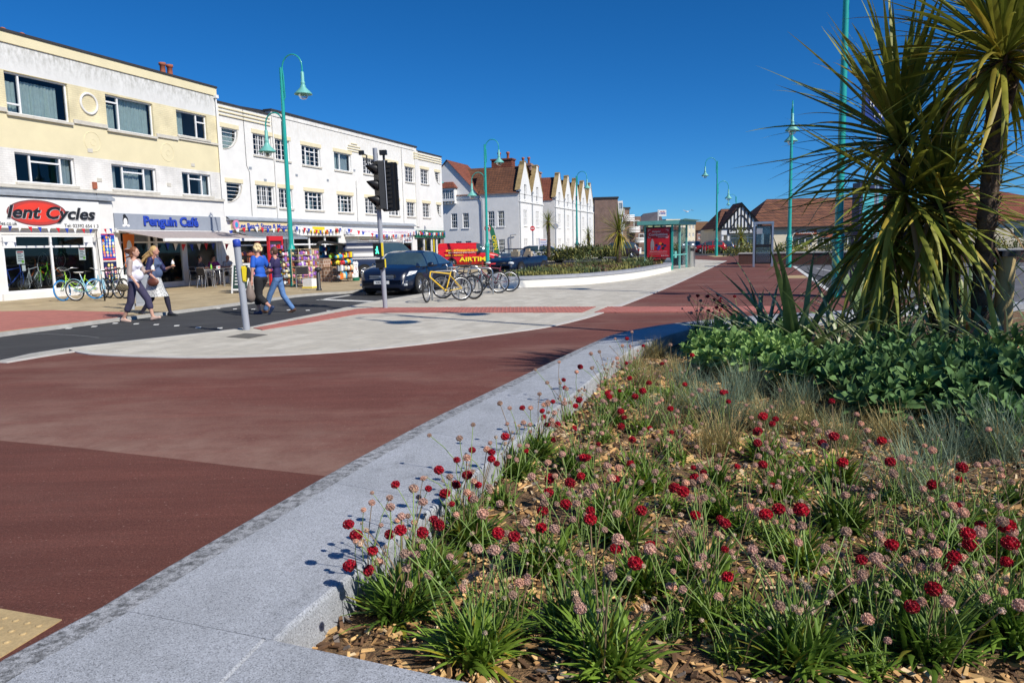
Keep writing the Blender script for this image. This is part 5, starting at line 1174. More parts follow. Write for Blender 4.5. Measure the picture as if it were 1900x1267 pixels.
b = MB(); b.box(-.02,.03,.1,Ld-.05,.72,.78); b.box(-.025,.035,.5,.9,.6,.95); b.build('safety_rail', m_tealpale, bs)
b = MB(); b.box(-Wd+.1,-Wd+.4,.4,Ld-.4,.5,.56); b.build('bench', m_red, bs)
g = gp(1274,496,.05); r = thing('litter_bin', 'slim grey litter bin beyond the bus shelter', 'bin', (g.x+.25, g.y, .055)); b = MB(); b.lathe([(.2,0),(.22,.05),(.22,1.15),(.24,1.17),(.2,1.32),(0,1.36)], (0,0,0), 18); b.build('bin_body', m_alu, r); b = MB(); b.box(-.1,.1,-.235,-.21,.9,1.05); b.build('bin_slot', m_black, r)
# ---- phone box
g = gp(1415,494.5,.05); ph = thing('phone_box', 'grey framed glass telephone box standing on the red path', 'phone box', (g.x, g.y, .052), math.radians(-17))
for (x, y) in ((-.47,-.45),(.47,-.45),(-.47,.45),(.47,.45)):
    b = MB(); b.box(x-.05,x+.05,y-.05,y+.05,0,2.28); b.build('corner_post', m_alu, ph)
b = MB(); b.box(-.53,.53,-.52,.52,2.281,2.40); b.build('roof', m_alu, ph)
b = MB()
for z, t_ in ((.20,.06),(1.12,.14),(2.16,.06)): b.box(-.42,.42,-.48,-.43,z-t_/2,z+t_/2); b.box(-.42,.42,.43,.48,z-t_/2,z+t_/2)
b.build('door_rail', m_black, ph)
b = MB(); b.box(-.42,-.36,-.48,-.43,.23,2.13); b.box(.36,.42,-.48,-.43,.23,2.13); b.build('door_frame', m_black, ph)
for y in (-.455,.455):
    for (za, zb) in ((.23,1.05),(1.19,2.13)):
        b = MB(); b.box(-.36,.36,y-.005,y+.005,za,zb); b.build('glass_panel', MATS.get('booth_glass') or glassmat('booth_glass', (.72,.80,.84), .22, .15), ph)
for x in (-.47,.47):
    b = MB(); b.box(x-.005,x+.005,-.4,.4,.2,2.2); b.build('glass_panel', MATS.get('booth_glass') or glassmat('booth_glass', (.72,.80,.84), .22, .15), ph)
b = MB(); b.box(.05,.35,.15,.40,1.0,1.75); b.box(-.1,.3,.1,.4,.9,.94); b.build('telephone', m_black, ph)
b = MB(); b.box(-.35,-.05,-.468,-.464,1.75,2.05); b.build('notice', m_lead, ph)
# ---- pay station & sign
g = gp(1606,556,.05); pt = thing('pay_sign', 'tall blue pay here sign on a white post, half hidden by palm leaves', 'sign', (g.x+.05, g.y, .03))
b = MB(); b.cyl((.12,0,0),(.12,0,4.3), .05, .05, 12); b.build('post', m_alu, pt)
b = MB(); b.box(-.25,.36,-.05,.0,4.12,5.02); bo = b.build('board', mat('sign_blue', (.012,.05,.28), .4, .05, 3), pt); b = MB(); b.box(-.29,-.25,-.06,.05,4.1,5.04); b.build('board_edge', m_black, pt)
text('Pay', m_whitepaint, bo, .07, -.06, 4.86, .24, .004, .01); text('here', m_whitepaint, bo, .07, -.06, 4.56, .24, .004, .01); text('for', m_whitepaint, bo, .07, -.06, 4.30, .2, .004, .01)
g = gp(1606,552,.05); pm = thing('pay_machine', 'dark blue parking pay machine with turquoise front panel behind the palms', 'ticket machine', (g.x+.02, g.y+.1, .03))
b = MB(); b.box(-.30,-.22,-.2,.2,0,2.82); b.box(-.22,.32,-.1,.2,0,2.75); b.build('cabinet', m_navy, pm); b = MB(); b.box(-.2,.31,-.12,-.1,.9,2.6); b.build('front_panel', mat('turquoise_panel', (.10,.52,.58), .35, .1, 2), pm)
b = MB(); b.box(-.05,.2,-.14,-.121,1.25,1.5); b.build('screen', m_black, pm)
# ---- island planter with white curved wall and coping
def isl(z, px): return [tuple(v) for v in gpoly(px, z)]
fr = catmull([Vector(p) for p in gpoly([(925,535.5),(971,533.7),(1030,531),(1089,527.5),(1140,522.5),(1189,515.5),(1245,503.5)], .058)], 4)
bk = [(10.6,50.5),(8.6,49.5),(5.2,44.5),(1.8,37.5),(-.2,31.5),(-.85,28.2)]
isd = thing('island_planter', 'long curved planter with smooth white wall and grey coping, full of low shrubs', 'planter', (0,0,0))
ip = [tuple(p) for p in fr]+bk
b = MB(); b.prism(ip, 0, .34); b.build('planter_wall', mat('white_smooth_render', (.76,.74,.68), .6, .04, 2), isd)
def ring(P, w_, z0, z1, name, m, par):
    n = len(P); area = sum(P[i-1][0]*P[i][1]-P[i][0]*P[i-1][1] for i in range(n)); sg = 1 if area > 0 else -1
    ins = []; outs = []
    for i in range(n):
        a = Vector(P[i-1]); c = Vector(P[i]); d = Vector(P[(i+1)%n]); t = ((c-a).normalized()+(d-c).normalized()); t = t.normalized() if t.length > 1e-6 else (d-c).normalized()
        nn_ = Vector((-t.y, t.x))*sg; ins.append(c+nn_*w_); outs.append(c-nn_*.04)
    b = MB()
    for i in range(n): b.prism([outs[i], outs[(i+1)%n], ins[(i+1)%n], ins[i]], z0, z1)
    return b.build(name, m, par), ins
cp, inner = ring(ip, .42, .341, .44, 'coping', mat('grey_coping', (.33,.34,.37), .6, .12, 3, bump=.1, world=True, fine=.1), isd)
b = MB(); b.prism([tuple(p) for p in inner], .3, .40); b.build('soil', mat('soil', (.09,.06,.04), .95, .3, 6, bump=.4, world=True), isd)
# ---- cycle stands
def stand(x, y, rz, label, L=.75, h=.8):
    r = thing('cycle_stand', label, 'cycle stand', (x, y, .058), rz, 'steel hoop cycle stands'); b = MB(); pts = [(-L/2,0,0),(-L/2,0,h-.15)]
    for i in range(1,7):
        a = pi-pi/2*i/6; pts.append((-L/2+.15+.15*math.cos(a),0,h-.15+.15*math.sin(a)))
    for i in range(0,7):
        a = pi/2-pi/2*i/6; pts.append((L/2-.15+.15*math.cos(a),0,h-.15+.15*math.sin(a)))
    pts.append((L/2,0,0)); b.tube(pts, .025, 10); b.build('hoop', m_steel, r); return r
# positions from the foot of each hoop in the photograph
s1 = gp(802,557,.06); s2 = gp(849,556,.06); s3 = gp(884,548,.06); s4 = gp(914,546,.06)
SAng = math.radians(8)
stand(s1.x+.36, s1.y+.1, .25, 'steel hoop cycle stand holding the yellow bicycle')
stand(s3.x-.2, s3.y-.1, .15, 'middle steel hoop cycle stand between the yellow and the maroon bicycles')
stand(s4.x-.36, s4.y+.05, .15, 'steel hoop cycle stand holding the maroon bicycle')
stand(s3.x-.4, s3.y+2.6, .15, 'rear steel hoop cycle stand just in front of the planter')
# ---- bunting
def bunting(label, pts, n, flag, off=0, seed=1, grp='strings of bunting'):
    rnd = random.Random(seed); r = thing('bunting', label, 'bunting', tuple(pts[0]), 0, grp); P = [Vector(p)-Vector(pts[0]) for p in pts]; b = MB(); b.tube(P, .006, 4); b.build('string', m_whitepaint, r)
    tot = [0]
    for i in range(len(P)-1): tot.append(tot[-1]+(P[i+1]-P[i]).length)
    for k in range(n):
        s_ = tot[-1]*(k+.5)/n; i = max(j for j in range(len(P)-1) if tot[j] <= s_); t = (s_-tot[i])/(tot[i+1]-tot[i]); p = P[i].lerp(P[i+1], t); d = (P[i+1]-P[i]).normalized()*flag*.5
        sw_ = Vector((rnd.uniform(-.05,.05), rnd.uniform(-.05,.05), 0)); tip = p+Vector((0,0,-flag*1.25))+sw_; th = Vector((-d.y, d.x, 0)).normalized()*.004
        b = MB(); b.add([p-d+th, p+d+th, tip, p-d-th, p+d-th], [(0,2,1),(3,4,2),(0,1,4,3)]); b.build('flag', [m_blue, m_whitepaint, m_red][k % 3], r)
    return r
def fpt(s_, off, z): p = FP+FD*s_+FN*off; return (p.x, p.y, z)
bunting('red white and blue bunting hung across the front of the cycle shop', [fpt(-1.2,.55,2.55),fpt(0.5,.55,2.50),fpt(2.2,.55,2.46),fpt(3.6,.5,2.45),fpt(4.7,.2,2.5)], 17, .15, seed=3)
bunting('small bunting string across the beach store sign', [fpt(10.9,.2,2.45),fpt(12.5,.25,2.7),fpt(14.2,.25,2.6),fpt(15.9,.2,2.7)], 11, .24, seed=5)
bunting('small bunting string across the treats shop sign', [fpt(16.1,.25,2.75),fpt(18.5,.3,2.55),fpt(21.1,.25,2.75)], 14, .24, seed=6)
bunting('long bunting string across the gift shop and green fronted shop', [fpt(21.2,.3,2.7),fpt(24,.8,2.35),fpt(27.5,.8,2.35),fpt(30.6,.3,2.65),fpt(33,.4,2.5),fpt(35.6,.3,2.6)], 34, .26, seed=7)
bunting('union flag bunting hanging inside the cafe awning', [fpt(6.3,.8,1.95),fpt(7.6,.8,1.85),fpt(9.0,.8,1.9),fpt(10.3,.8,1.85)], 9, .24, seed=8)
# ================================================================ VEHICLES
def bezsm(a, b, t): t = max(0, min(1, (t-a)/(b-a))); return t*t*(3-2*t)
def lerpt(tab, x):
    if x <= tab[0][0]: return tab[0][1]
    for (a, u), (c, v) in zip(tab, tab[1:]):
        if x <= c: return u+(v-u)*(x-a)/(c-a)
    return tab[-1][1]
m_tyre = mat('tyre_rubber', (.02,.02,.021), .85, .2, 12); m_rim = mat('alloy_rim', (.55,.56,.58), .3, .05, 6, metallic=.9)
m_headl = mat('headlamp', (.75,.78,.82), .08, .3, 22, spec=.9, coat=1); m_tail = mat('tail_lamp', (.45,.01,.01), .15, .1, 5, coat=1)
m_cglass = mat('car_glass', (.045,.075,.08), .03, .2, 2, spec=.9, coat=1)
m_grille = mat('grille_black', (.01,.01,.01), .35, .1, 5); m_under = mat('underbody', (.01,.01,.01), .9, .1, 5)
m_plate = flat('number_plate', (.8,.8,.78))
def carpaint(name, rgb): return mat(name, rgb, .3, .05, 2, spec=.5, coat=.55, metallic=.0)
def make_car(root, L, W, Hh, top, belt, paint, wheel_x, wr=.32, glass=(.0,1), zb=.18, plan=None, cabin_in=.17, sidewin=None, open_top=False, pillars=(), glassm=None):
    """x forward, front at +L/2.  top: profile (x,z) of roof/bonnet line, belt: (x,z) shoulder line. sidewin: (x0,x1) range of glass"""
    N = 46; rings = []; hw = W/2
    plan = plan or [(-L/2,.80),(-L/2+.25,.93),(-L/2+.8,1),(L/2-1.0,1),(L/2-.4,.93),(L/2-.12,.82),(L/2,.70)]
    for i in range(N+1):
        x = -L/2+L*i/N; zt = lerpt(top, x); zs = min(lerpt(belt, x), zt-.01); w_ = hw*lerpt(plan, x)
        cab = max(0, zt-zs); k = cabin_in*min(1, cab/.35)
        zlow = zb + (.10 if (i == 0 or i == N) else 0)
        rings.append([(x, w_*.86, zlow), (x, w_*.98, zlow+.10), (x, w_*1.0, zlow+.25), (x, w_*.985, zs-.12), (x, w_*.94, zs-.02), (x, w_*.90, zs+.015 if cab > .03 else zs),
                      (x, w_*(.90-k*.55), zs+cab*.55), (x, w_*(.87-k), zt-.035 if cab > .08 else zt-.004), (x, w_*(.72-k), zt), (x, 0, zt+.015)])
    K = len(rings[0]); vs = []; 
    for r_ in rings: vs += r_
    for r_ in rings: vs += [(p[0], -p[1], p[2]) for p in r_]
    off = (N+1)*K; body = MB(); gl = MB(); fs = []; fg = []
    for i in range(N):
        xm = (rings[i][0][0]+rings[i+1][0][0])/2
        zt = lerpt(top, xm); zs = lerpt(belt, xm)
        for j in range(K-1):
            a, b_, c, d = i*K+j, (i+1)*K+j, (i+1)*K+j+1, i*K+j+1
            isg = False
            if zt-zs > .10:
                if j in (5,6) and sidewin and sidewin[0] < xm < sidewin[1] and not any(p-.045 < xm < p+.045 for p in pillars): isg = True
                slope = (lerpt(top, xm+.05)-lerpt(top, xm-.05))/.1
                if j in (7,8) and abs(slope) > .28: isg = True
                if j == 6 and abs(slope) > .28: isg = isg
            (fg if isg else fs).append((a,b_,c,d)); (fg if isg else fs).append((off+a,off+d,off+c,off+b_))
    for i in (0, N):
        idx = [i*K+j for j in range(K)]+[off+i*K+j for j in range(K-1,-1,-1)]
        fs.append(idx if i == 0 else idx[::-1])
    if open_top: fg = []
    def comp(faces, name, m):
        used = sorted({i for f in faces for i in f}); mp = {u: k for k, u in enumerate(used)}
        b = MB(); b.add([vs[u] for u in used], [tuple(mp[i] for i in f) for f in faces], None, True); return b.build(name, m, root)
    bo = comp(fs, 'body', paint)
    if fg: comp(fg, 'windows', glassm or m_cglass)
    b = MB(); b.box(-L/2+.2, L/2-.2, -hw*.8, hw*.8, zb-.02, zb+.25); b.build('underbody', m_under, root)
    for wx in wheel_x:
        for sg in (-1,1):
            y = sg*(hw-.105)
            b = MB(); n = 26
            # arch
            a_ = MB(); a_.M = T(wx, sg*(hw*.992), wr+.02) ; pts = [((wr+.065)*math.cos(2*pi*k/n), (wr+.065)*math.sin(2*pi*k/n)) for k in range(n)]
            a_.ngon_xz([p for p in pts if p[1] > -wr*.45], -.012, .012); a_.build('wheel_arch', m_under, root)
            b.M = T(wx, y, wr) @ Matrix.Rotation(pi/2, 4, 'X'); b.lathe([(wr*.62,-.11),(wr*.94,-.115),(wr,-.085),(wr,.085),(wr*.94,.115),(wr*.62,.11)], (0,0,0), n)
            tw = b.build('tyre' if False else 'wheel', m_tyre, root)
            b = MB(); b.M = T(wx, y+sg*.09, wr) @ Matrix.Rotation(pi/2, 4, 'X'); 
            b.lathe([(wr*.64,-.03),(wr*.64,.03),(wr*.58,.03),(wr*.56,-.03)], (0,0,0), n)
            for k in range(7):
                a = 2*pi*k/7; ca, sa = math.cos(a), math.sin(a)
                b.tube([(ca*.03,sa*.03,0),(ca*wr*.6,sa*wr*.6,0)], [.04,.028], 5)
            b.lathe([(.06,-.03),(.06,.03),(0,.035)], (0,0,0), 10); b.lathe([(0,.036*-1),(.06,-.03)], (0,0,0), 10); b.build('rim', m_rim, tw)
            b = MB(); b.M = T(wx, y+sg*.03, wr) @ Matrix.Rotation(pi/2, 4, 'X'); b.lathe([(0,0),(wr*.6,0)], (0,0,0), n); b.build('brake_disc', m_under, tw)
    return bo
def part(root, name, m, fn, parent=None): b = MB(); fn(b); return b.build(name, m, parent or root)
# --- dark blue family car approaching, beside the kerb
g = gp(702,548); 
cA = math.radians(75)+pi
cpos = Vector((-4.12, 24.2, 0)) - Vector((math.cos(cA), math.sin(cA), 0))*2.36
car = thing('car', 'dark blue family car with VA12 plate driving towards the camera behind the traffic light', 'car', (cpos.x, cpos.y, 0), cA)
navy = carpaint('navy_car_paint', (.006,.011,.030))
car.scale = (1, 1, .94)
make_car(car, 4.78, 1.88, 1.50, [(-2.39,.80),(-2.25,1.00),(-1.9,1.08),(-1.35,1.33),(-.6,1.475),(.1,1.50),(.55,1.43),(1.35,1.02),(1.9,.91),(2.2,.80),(2.34,.66),(2.39,.55)],
         [(-2.39,.76),(-2.1,.99),(-.5,.97),(.6,.93),(1.35,.93),(1.9,.86),(2.2,.76),(2.39,.5)], navy, (1.42,-1.43), .335, sidewin=(-1.75,1.15), pillars=(-.55,.5,))
def hl(b):
    for sg in (1,): b.add([(2.26,sg*.42,.68),(2.17,sg*.74,.73),(1.72,sg*.925,.80),(1.60,sg*.93,.845),(1.98,sg*.80,.845),(2.22,sg*.50,.755)], [(0,1,5),(1,4,5),(1,2,4),(2,3,4)] if sg > 0 else [(0,5,1),(1,5,4),(1,4,2),(2,4,3)])
for sg in (1,-1):
    b = MB(); P = [(2.30,.44,.64),(2.16,.80,.66),(1.80,.935,.73),(1.62,.945,.82),(1.95,.86,.82),(2.22,.56,.745)]
    vs = [(x+.02, y*sg, z) for x, y, z in P]+[(x-.12, y*sg*.93, z) for x, y, z in P]; n = 6
    b.add(vs, [tuple(range(n)) if sg > 0 else tuple(reversed(range(n)))]+[((i+1)%n, i, n+i, n+(i+1)%n) if sg > 0 else (i,(i+1)%n,n+(i+1)%n,n+i) for i in range(n)], None, False); b.build('headlight', m_headl, car)
    b = MB(); b.box(2.12,2.30,min(sg*.62,sg*.80),max(sg*.62,sg*.80),.34,.42); b.M = T(0,0,0); b.build('fog_lamp', m_headl, car)
    b = MB(); b.tube([(2.32,sg*.58,.465),(2.20,sg*.82,.485)], .018, 6); b.build('chrome_strip', m_alu, car)
    b = MB(); b.ball((.62, sg*1.02, 1.0), .12, 10, None, .75, .7, 1.0); b.build('mirror', navy, car)
    b = MB(); b.box(-2.36,-2.1,min(sg*.55,sg*.85),max(sg*.55,sg*.85),.72,.9); b.build('tail_light', m_tail, car)
b = MB()
for k in range(4): b.box(2.31,2.37,-.42,.42,.54+.045*k,.56+.045*k)
b.build('grille_bar', m_alu, car)['kind'] = 'stuff'
b = MB(); b.box(2.2,2.36,-.44,.44,.52,.72); b.build('grille', m_grille, car)
b = MB(); b.box(2.2,2.345,-.58,.58,.26,.40); b.build('lower_intake', m_grille, car)
b = MB(); b.M = T(2.375,0,.655) @ rotz(pi/2); b.ngon_xz(disc(0,0,.09,.035,0,16), -.012, .012); b.build('badge', m_alu, car)
b = MB(); b.box(2.36,2.40,-.26,.26,.405,.515); pl = b.build('number_plate', m_plate, car)
t = text('VA12 FFZ', m_ink, pl, 0, 0, 0, .10, .002, .003, width=.46); t.matrix_local = T(2.405, 0, .46) @ rotz(pi/2) @ Matrix.Rotation(pi/2, 4, 'X')
me_ = t.data; t.scale = (.9,1,1)
b = MB(); b.box(.2,.75,-.78,.78,.95,1.0); b.build('dashboard', m_dark, car)
# --- red van
def van(root, L, W, Hh, paint, wheel_x, wr=.3, rearglass=True, side_glass=None):
    top = [(-L/2,Hh-.12),(-L/2+.1,Hh),(L/2-1.75,Hh),(L/2-1.5,Hh-.04),(L/2-.85,Hh*.62),(L/2-.25,Hh*.52),(L/2-.05,Hh*.42),(L/2,Hh*.32)]
    belt = [(-L/2,Hh*.60),(L/2-1.5,Hh*.58),(L/2-.85,Hh*.56),(L/2-.2,Hh*.46),(L/2,Hh*.3)]
    return make_car(root, L, W, Hh, top, belt, paint, wheel_x, wr, sidewin=side_glass or (L/2-1.75,L/2-.75), plan=[(-L/2,.97),(L/2-1.0,1),(L/2-.3,.92),(L/2,.75)], cabin_in=.10)
Yv = 55.; vx = atY(871,490,Yv).x
rv = thing('van', 'red van with yellow lettering crossing the side street beyond the bicycles', 'van', (vx, Yv, 0), math.radians(6))
redp_ = carpaint('red_van_paint', (.55,.008,.012)); redp_.node_tree.nodes['Principled BSDF'].inputs['Metallic'].default_value = 0
van(rv, 4.5, 1.75, 1.72, redp_, (1.35,-1.3))
t = text('www.airtimesports.co.uk', m_yel, rv, -.55, -.915, 1.22, .30, .012, .008, width=2.3)
t = text('EXPERIENCE SPECIALISTS', m_whitepaint, rv, -.55, -.90, 1.04, .12, .012, .004, width=1.9)
t = text('BIKES & BOARDS', m_yel, rv, -1.1, -.915, .86, .16, .012, .004, width=1.3)
t = text('AIRTIME', m_yel, rv, .35, -.92, .55, .42, .012, .03, width=2.2)
for x in (-.1,-1.3):
    b = MB(); b.box(x,x+.01,-.89,-.86,.4,1.5); b.build('door_seam', m_dark, rv)
b = MB(); b.box(.62,.78,-1.02,-.86,1.0,1.16); b.build('mirror', m_black, rv)
b = MB(); b.box(2.0,2.22,-.78,-.5,.62,.78); b.build('headlight', m_headl, rv)
b = MB(); b.box(-2.27,-2.2,-.86,-.72,.8,1.2); b.build('tail_light', m_tail, rv)
# --- navy parked van with raised tailgate
dv0 = atY(664, 516, 36.5); dvd = ANG
nv = thing('van', 'navy van parked on the pavement outside the gift shop with its tailgate raised', 'van', (0,0,.0), ANG)
base = gp(677,516,.07); nA = math.radians(24); nv.rotation_euler = (0,0,nA); nv.location = (base.x+math.cos(nA)*1.3-math.sin(nA)*.87, base.y+math.sin(nA)*1.3+math.cos(nA)*.87, .07)
van(nv, 4.5, 1.75, 1.72, carpaint('navy_van_paint', (.006,.014,.045)), (1.35,-1.3), side_glass=(-.6,1.5))
b = MB(); b.add([(-2.1,-.8,1.68),(-2.1,.8,1.68),(-3.15,.8,1.86),(-3.15,-.8,1.86),(-2.1,-.8,1.62),(-2.1,.8,1.62),(-3.15,.8,1.78),(-3.15,-.8,1.78)], [(0,1,2,3),(7,6,5,4),(0,3,7,4),(1,5,6,2),(3,2,6,7)]); b.add([(-3.15,-.8,1.85),(-3.15,.8,1.85),(-3.3,.8,1.66),(-3.3,-.8,1.66)], [(0,1,2,3),(3,2,1,0)]); b.build('tailgate', m_black, nv)
for sg in (-1,1):
    b = MB(); b.tube([(-1.6,sg*.7,1.74),(-1.5,sg*.7,1.80),(.6,sg*.7,1.80),(.7,sg*.7,1.74)], .018, 6); b.build('roof_rail', m_alu, nv)
    b = MB(); b.box(-2.28,-2.2,min(sg*.7,sg*.86),max(sg*.7,sg*.86),.75,1.2); b.build('tail_light', m_tail, nv)
# --- open convertible
cA2 = math.radians(62)+pi; g = gp(931,512); cp2 = Vector((-.55, 37.0, 0)) - Vector((math.cos(cA2), math.sin(cA2), 0))*2.0
cv = thing('car', 'dark blue open convertible with beige seats between the bicycles and the white car', 'car', (cp2.x, cp2.y, 0), cA2)
make_car(cv, 4.2, 1.75, 1.3, [(-2.1,.75),(-1.9,.92),(-1.2,.95),(-.9,.93),(.75,.92),(.8,.93),(1.3,.88),(1.9,.74),(2.05,.6),(2.1,.5)], [(-2.1,.72),(-1.9,.9),(1.3,.86),(1.9,.72),(2.1,.48)], navy, (1.3,-1.25), .31)
b = MB(); b.add([(.9,-.68,.92),(.9,.68,.92),(.3,.58,1.30),(.3,-.58,1.30)], [(0,1,2,3)]); b.build('windscreen', MATS['shop_glass'], cv)
b = MB(); b.tube([(.9,-.70,.9),(.3,-.6,1.31),(.3,.6,1.31),(.9,.70,.9)], .03, 6); b.build('windscreen_frame', navy, cv)
for sg in (-1,1):
    b = MB(); b.box(-.55,-.35,sg*.36-.22,sg*.36+.22,.7,1.18); b.box(-.5,-.38,sg*.36-.12,sg*.36+.12,1.18,1.32); b.build('seat', flat('beige_leather', (.5,.40,.28)), cv)
    b = MB(); b.ball((1.93,sg*.62,.64), .14, 10, None, .6, .9, 1.2); b.build('headlight', m_headl, cv)
    b = MB(); b.ball((.62,sg*.95,.95), .1, 8, None, .7); b.build('mirror', navy, cv)
# --- more distant cars
def smallcar(px, py, rz, paint, label, L=4.0, W=1.75, Hh=1.42, hatch=True, Y=None):
    g = gp(px, py); r = thing('car', label, 'car', (g.x, g.y, 0), rz)
    make_car(r, L, W, Hh, [(-L/2,.75),(-L/2+.08,.95),(-L/2+.45,Hh-.1),(-L/2+.9,Hh),(.2,Hh),(.55,Hh-.08),(1.15,.98),(1.6,.88),(L/2-.1,.72),(L/2,.5)], [(-L/2,.74),(-L/2+.3,.92),(1.1,.90),(1.6,.82),(L/2,.48)], paint, (L/2-.75,-L/2+.7), .30, sidewin=(-L/2+.45,1.0), pillars=(-.3,.6))
    for sg in (-1,1):
        b = MB(); b.ball((L/2-.22,sg*.62,.66), .15, 8, None, .6, .9, 1.2); b.build('headlight', m_headl, r); b = MB(); b.box(-L/2-.01,-L/2+.1,min(sg*.5,sg*.74),max(sg*.5,sg*.74),.68,.88); b.build('tail_light', m_tail, r)
    return r
smallcar(1010, 487.5, math.radians(-14), carpaint('white_car_paint', (.75,.76,.78)), 'white hatchback turning beyond the open convertible')
smallcar(1143, 479.5, math.radians(170), carpaint('dark_bronze_paint', (.035,.02,.018)), 'dark bronze estate car behind the spiky palm on the island planter', L=4.4, Hh=1.5)
smallcar(1279, 469.0, math.radians(250), carpaint('silver_car_paint', (.30,.31,.33)), 'silver car parked near the cream flats, nearer of two')
smallcar(1290, 468.4, math.radians(250), carpaint('dark_grey_car', (.05,.05,.055)), 'dark grey car parked near the cream flats, farther of two')
smallcar(1331, 470.0, math.radians(160), carpaint('deep_blue_car', (.01,.03,.12)), 'dark blue car waiting at the far junction by the bollards')
smallcar(1319, 470.4, math.radians(160), carpaint('red_car_paint', (.4,.01,.01)), 'small red car at the far junction behind the bollards', L=3.6)
# ================================================================ BICYCLES
def bike(label, M, frame=(.7,.5,.02), tyre=None, step=False, rimc=None, seatc=None, hb='flat', fork=None, R_=.335, mud=False, wb=1.05, steer=.0, frm=None, basket=False):
    r = thing('bicycle', label, 'bicycle'); r.matrix_world = M
    fm = mat(frm or 'bike_paint_%d_%d_%d' % tuple(int(c*100) for c in frame), frame, .35, .05, 4, coat=.6); ty = tyre or m_tyre; r1 = -wb/2; r2 = wb/2
    bb = (-.08,0,.28); st = (-.26,0,.80); hd1 = (.33,0,.82); hd0 = (.36,0,.68)
    SM = T(r2-.05,0,0) @ rotz(steer) @ T(-(r2-.05),0,0)
    for wx in (r1, r2):
        b = MB(); b.M = SM if wx > 0 else Matrix.Identity(4); b.torus((wx,0,R_), R_-.02, .022, 'y', 36, 8); wh = b.build('wheel', ty, r)
        b = MB(); b.M = SM if wx > 0 else Matrix.Identity(4); b.torus((wx,0,R_), R_-.052, .013, 'y', 36, 5); b.build('rim', rimc or m_alu, wh)
        b = MB(); b.M = SM if wx > 0 else Matrix.Identity(4)
        for k in range(20):
            a = 2*pi*k/20; b.tube([(wx+.02*math.cos(a+.6), .025*(-1)**k, R_+.02*math.sin(a+.6)), (wx+(R_-.05)*math.cos(a), 0, R_+(R_-.05)*math.sin(a))], .0022, 3, None, False)
        b.cyl((wx,-.05,R_),(wx,.05,R_), .018, .018, 8); b.build('spokes', m_alu, wh)['kind'] = 'stuff'
        if mud:
            b = MB(); b.M = SM if wx > 0 else Matrix.Identity(4); a0, a1 = (.3, 2.9) if wx < 0 else (.2, 2.5)
            P_ = [(wx+(R_+.03)*math.cos(a0+(a1-a0)*k/12), 0, R_+(R_+.03)*math.sin(a0+(a1-a0)*k/12)) for k in range(13)]; b.tube(P_, .018, 5, flat=.5); b.build('mudguard', fm, r)
    b = MB()
    if step:
        b.tube([hd0,(.15,0,.42),bb], .019, 8); b.tube([(.34,0,.74),(.1,0,.52),(-.15,0,.5)], .014, 8)
    else:
        b.tube([hd0, bb], .021, 8); b.tube([hd1, (-.24,0,.74)], .018, 8)
    b.tube([bb, st], .017, 8); b.tube([hd1, hd0], .022, 8)
    for sg in (-1,1):
        b.tube([bb, (r1,sg*.06,R_)], .011, 6); b.tube([(-.23,0,.70),(r1,sg*.06,R_)], .010, 6)
    b.build('frame', fm, r)
    b = MB(); b.M = SM
    for sg in (-1,1): b.tube([(.365,sg*.04,.66),(.42,sg*.05,.50),(r2,sg*.05,R_)], .013, 6)
    b.tube([(.33,0,.83),(.32,0,.92),(.36,0,.97)], .014, 6); b.build('fork', fork or fm, r)
    b = MB(); b.M = SM
    if hb == 'flat': b.tube([(.34,-.29,.98),(.36,-.12,.97),(.36,.12,.97),(.34,.29,.98)], .013, 6)
    else: b.tube([(.08,-.28,1.02),(.28,-.26,1.04),(.36,-.1,.97),(.36,.1,.97),(.28,.26,1.04),(.08,.28,1.02)], .012, 6)
    hbo = b.build('handlebar', m_black if hb == 'flat' else m_alu, r)
    for sg in (-1,1):
        b = MB(); b.M = SM; b.cyl((.34 if hb == 'flat' else .18,sg*.2,.98 if hb == 'flat' else 1.03),(.335 if hb == 'flat' else .06,sg*.30,.985 if hb == 'flat' else 1.02), .018, .018, 8); b.build('grip', m_blackr, hbo)
        b = MB(); b.M = SM; b.tube([(.37,sg*.17,.96),(.42,sg*.21,.93)], .008, 4); b.build('brake_lever', m_black, hbo)
    b = MB(); b.tube([st, (-.285,0,.90)], .013, 6); b.add([(-.45,-.075,.93),(-.45,.075,.93),(-.30,.06,.925),(-.14,.02,.92),(-.14,-.02,.92),(-.30,-.06,.925),(-.43,0,.88),(-.16,0,.89)], [(0,5,2,1),(5,4,3,2),(0,1,6),(3,4,7),(1,2,6),(2,3,7,6),(0,6,5),(5,6,7,4)], None, True); b.build('saddle', seatc or m_black, r)
    b = MB(); b.torus((bb[0],.045,bb[2]), .085, .009, 'y', 20, 4); b.cyl((bb[0],-.07,bb[2]),(bb[0],.07,bb[2]), .016, .016, 8); b.tube([(bb[0],.07,bb[2]),(bb[0]+.12,.075,bb[2]-.12)], .010, 5); b.tube([(bb[0],-.07,bb[2]),(bb[0]-.12,-.075,bb[2]+.12)], .010, 5)
    b.box(bb[0]+.07,bb[0]+.17,.08,.16,bb[2]-.135,bb[2]-.115); b.box(bb[0]-.17,bb[0]-.07,-.16,-.08,bb[2]+.115,bb[2]+.135); cr = b.build('crankset', m_black, r)
    b = MB(); b.tube([(bb[0],.045,bb[2]+.085),(r1,.045,R_+.045)], .005, 4); b.tube([(bb[0],.045,bb[2]-.085),(r1,.045,R_-.045)], .005, 4); b.torus((r1,.045,R_), .045, .012, 'y', 14, 4); b.build('chain', m_greyp, r)
    return r
def lean(x, y, z, rz, tilt=0): return T(x, y, z) @ rotz(rz) @ Matrix.Rotation(tilt, 4, 'X')
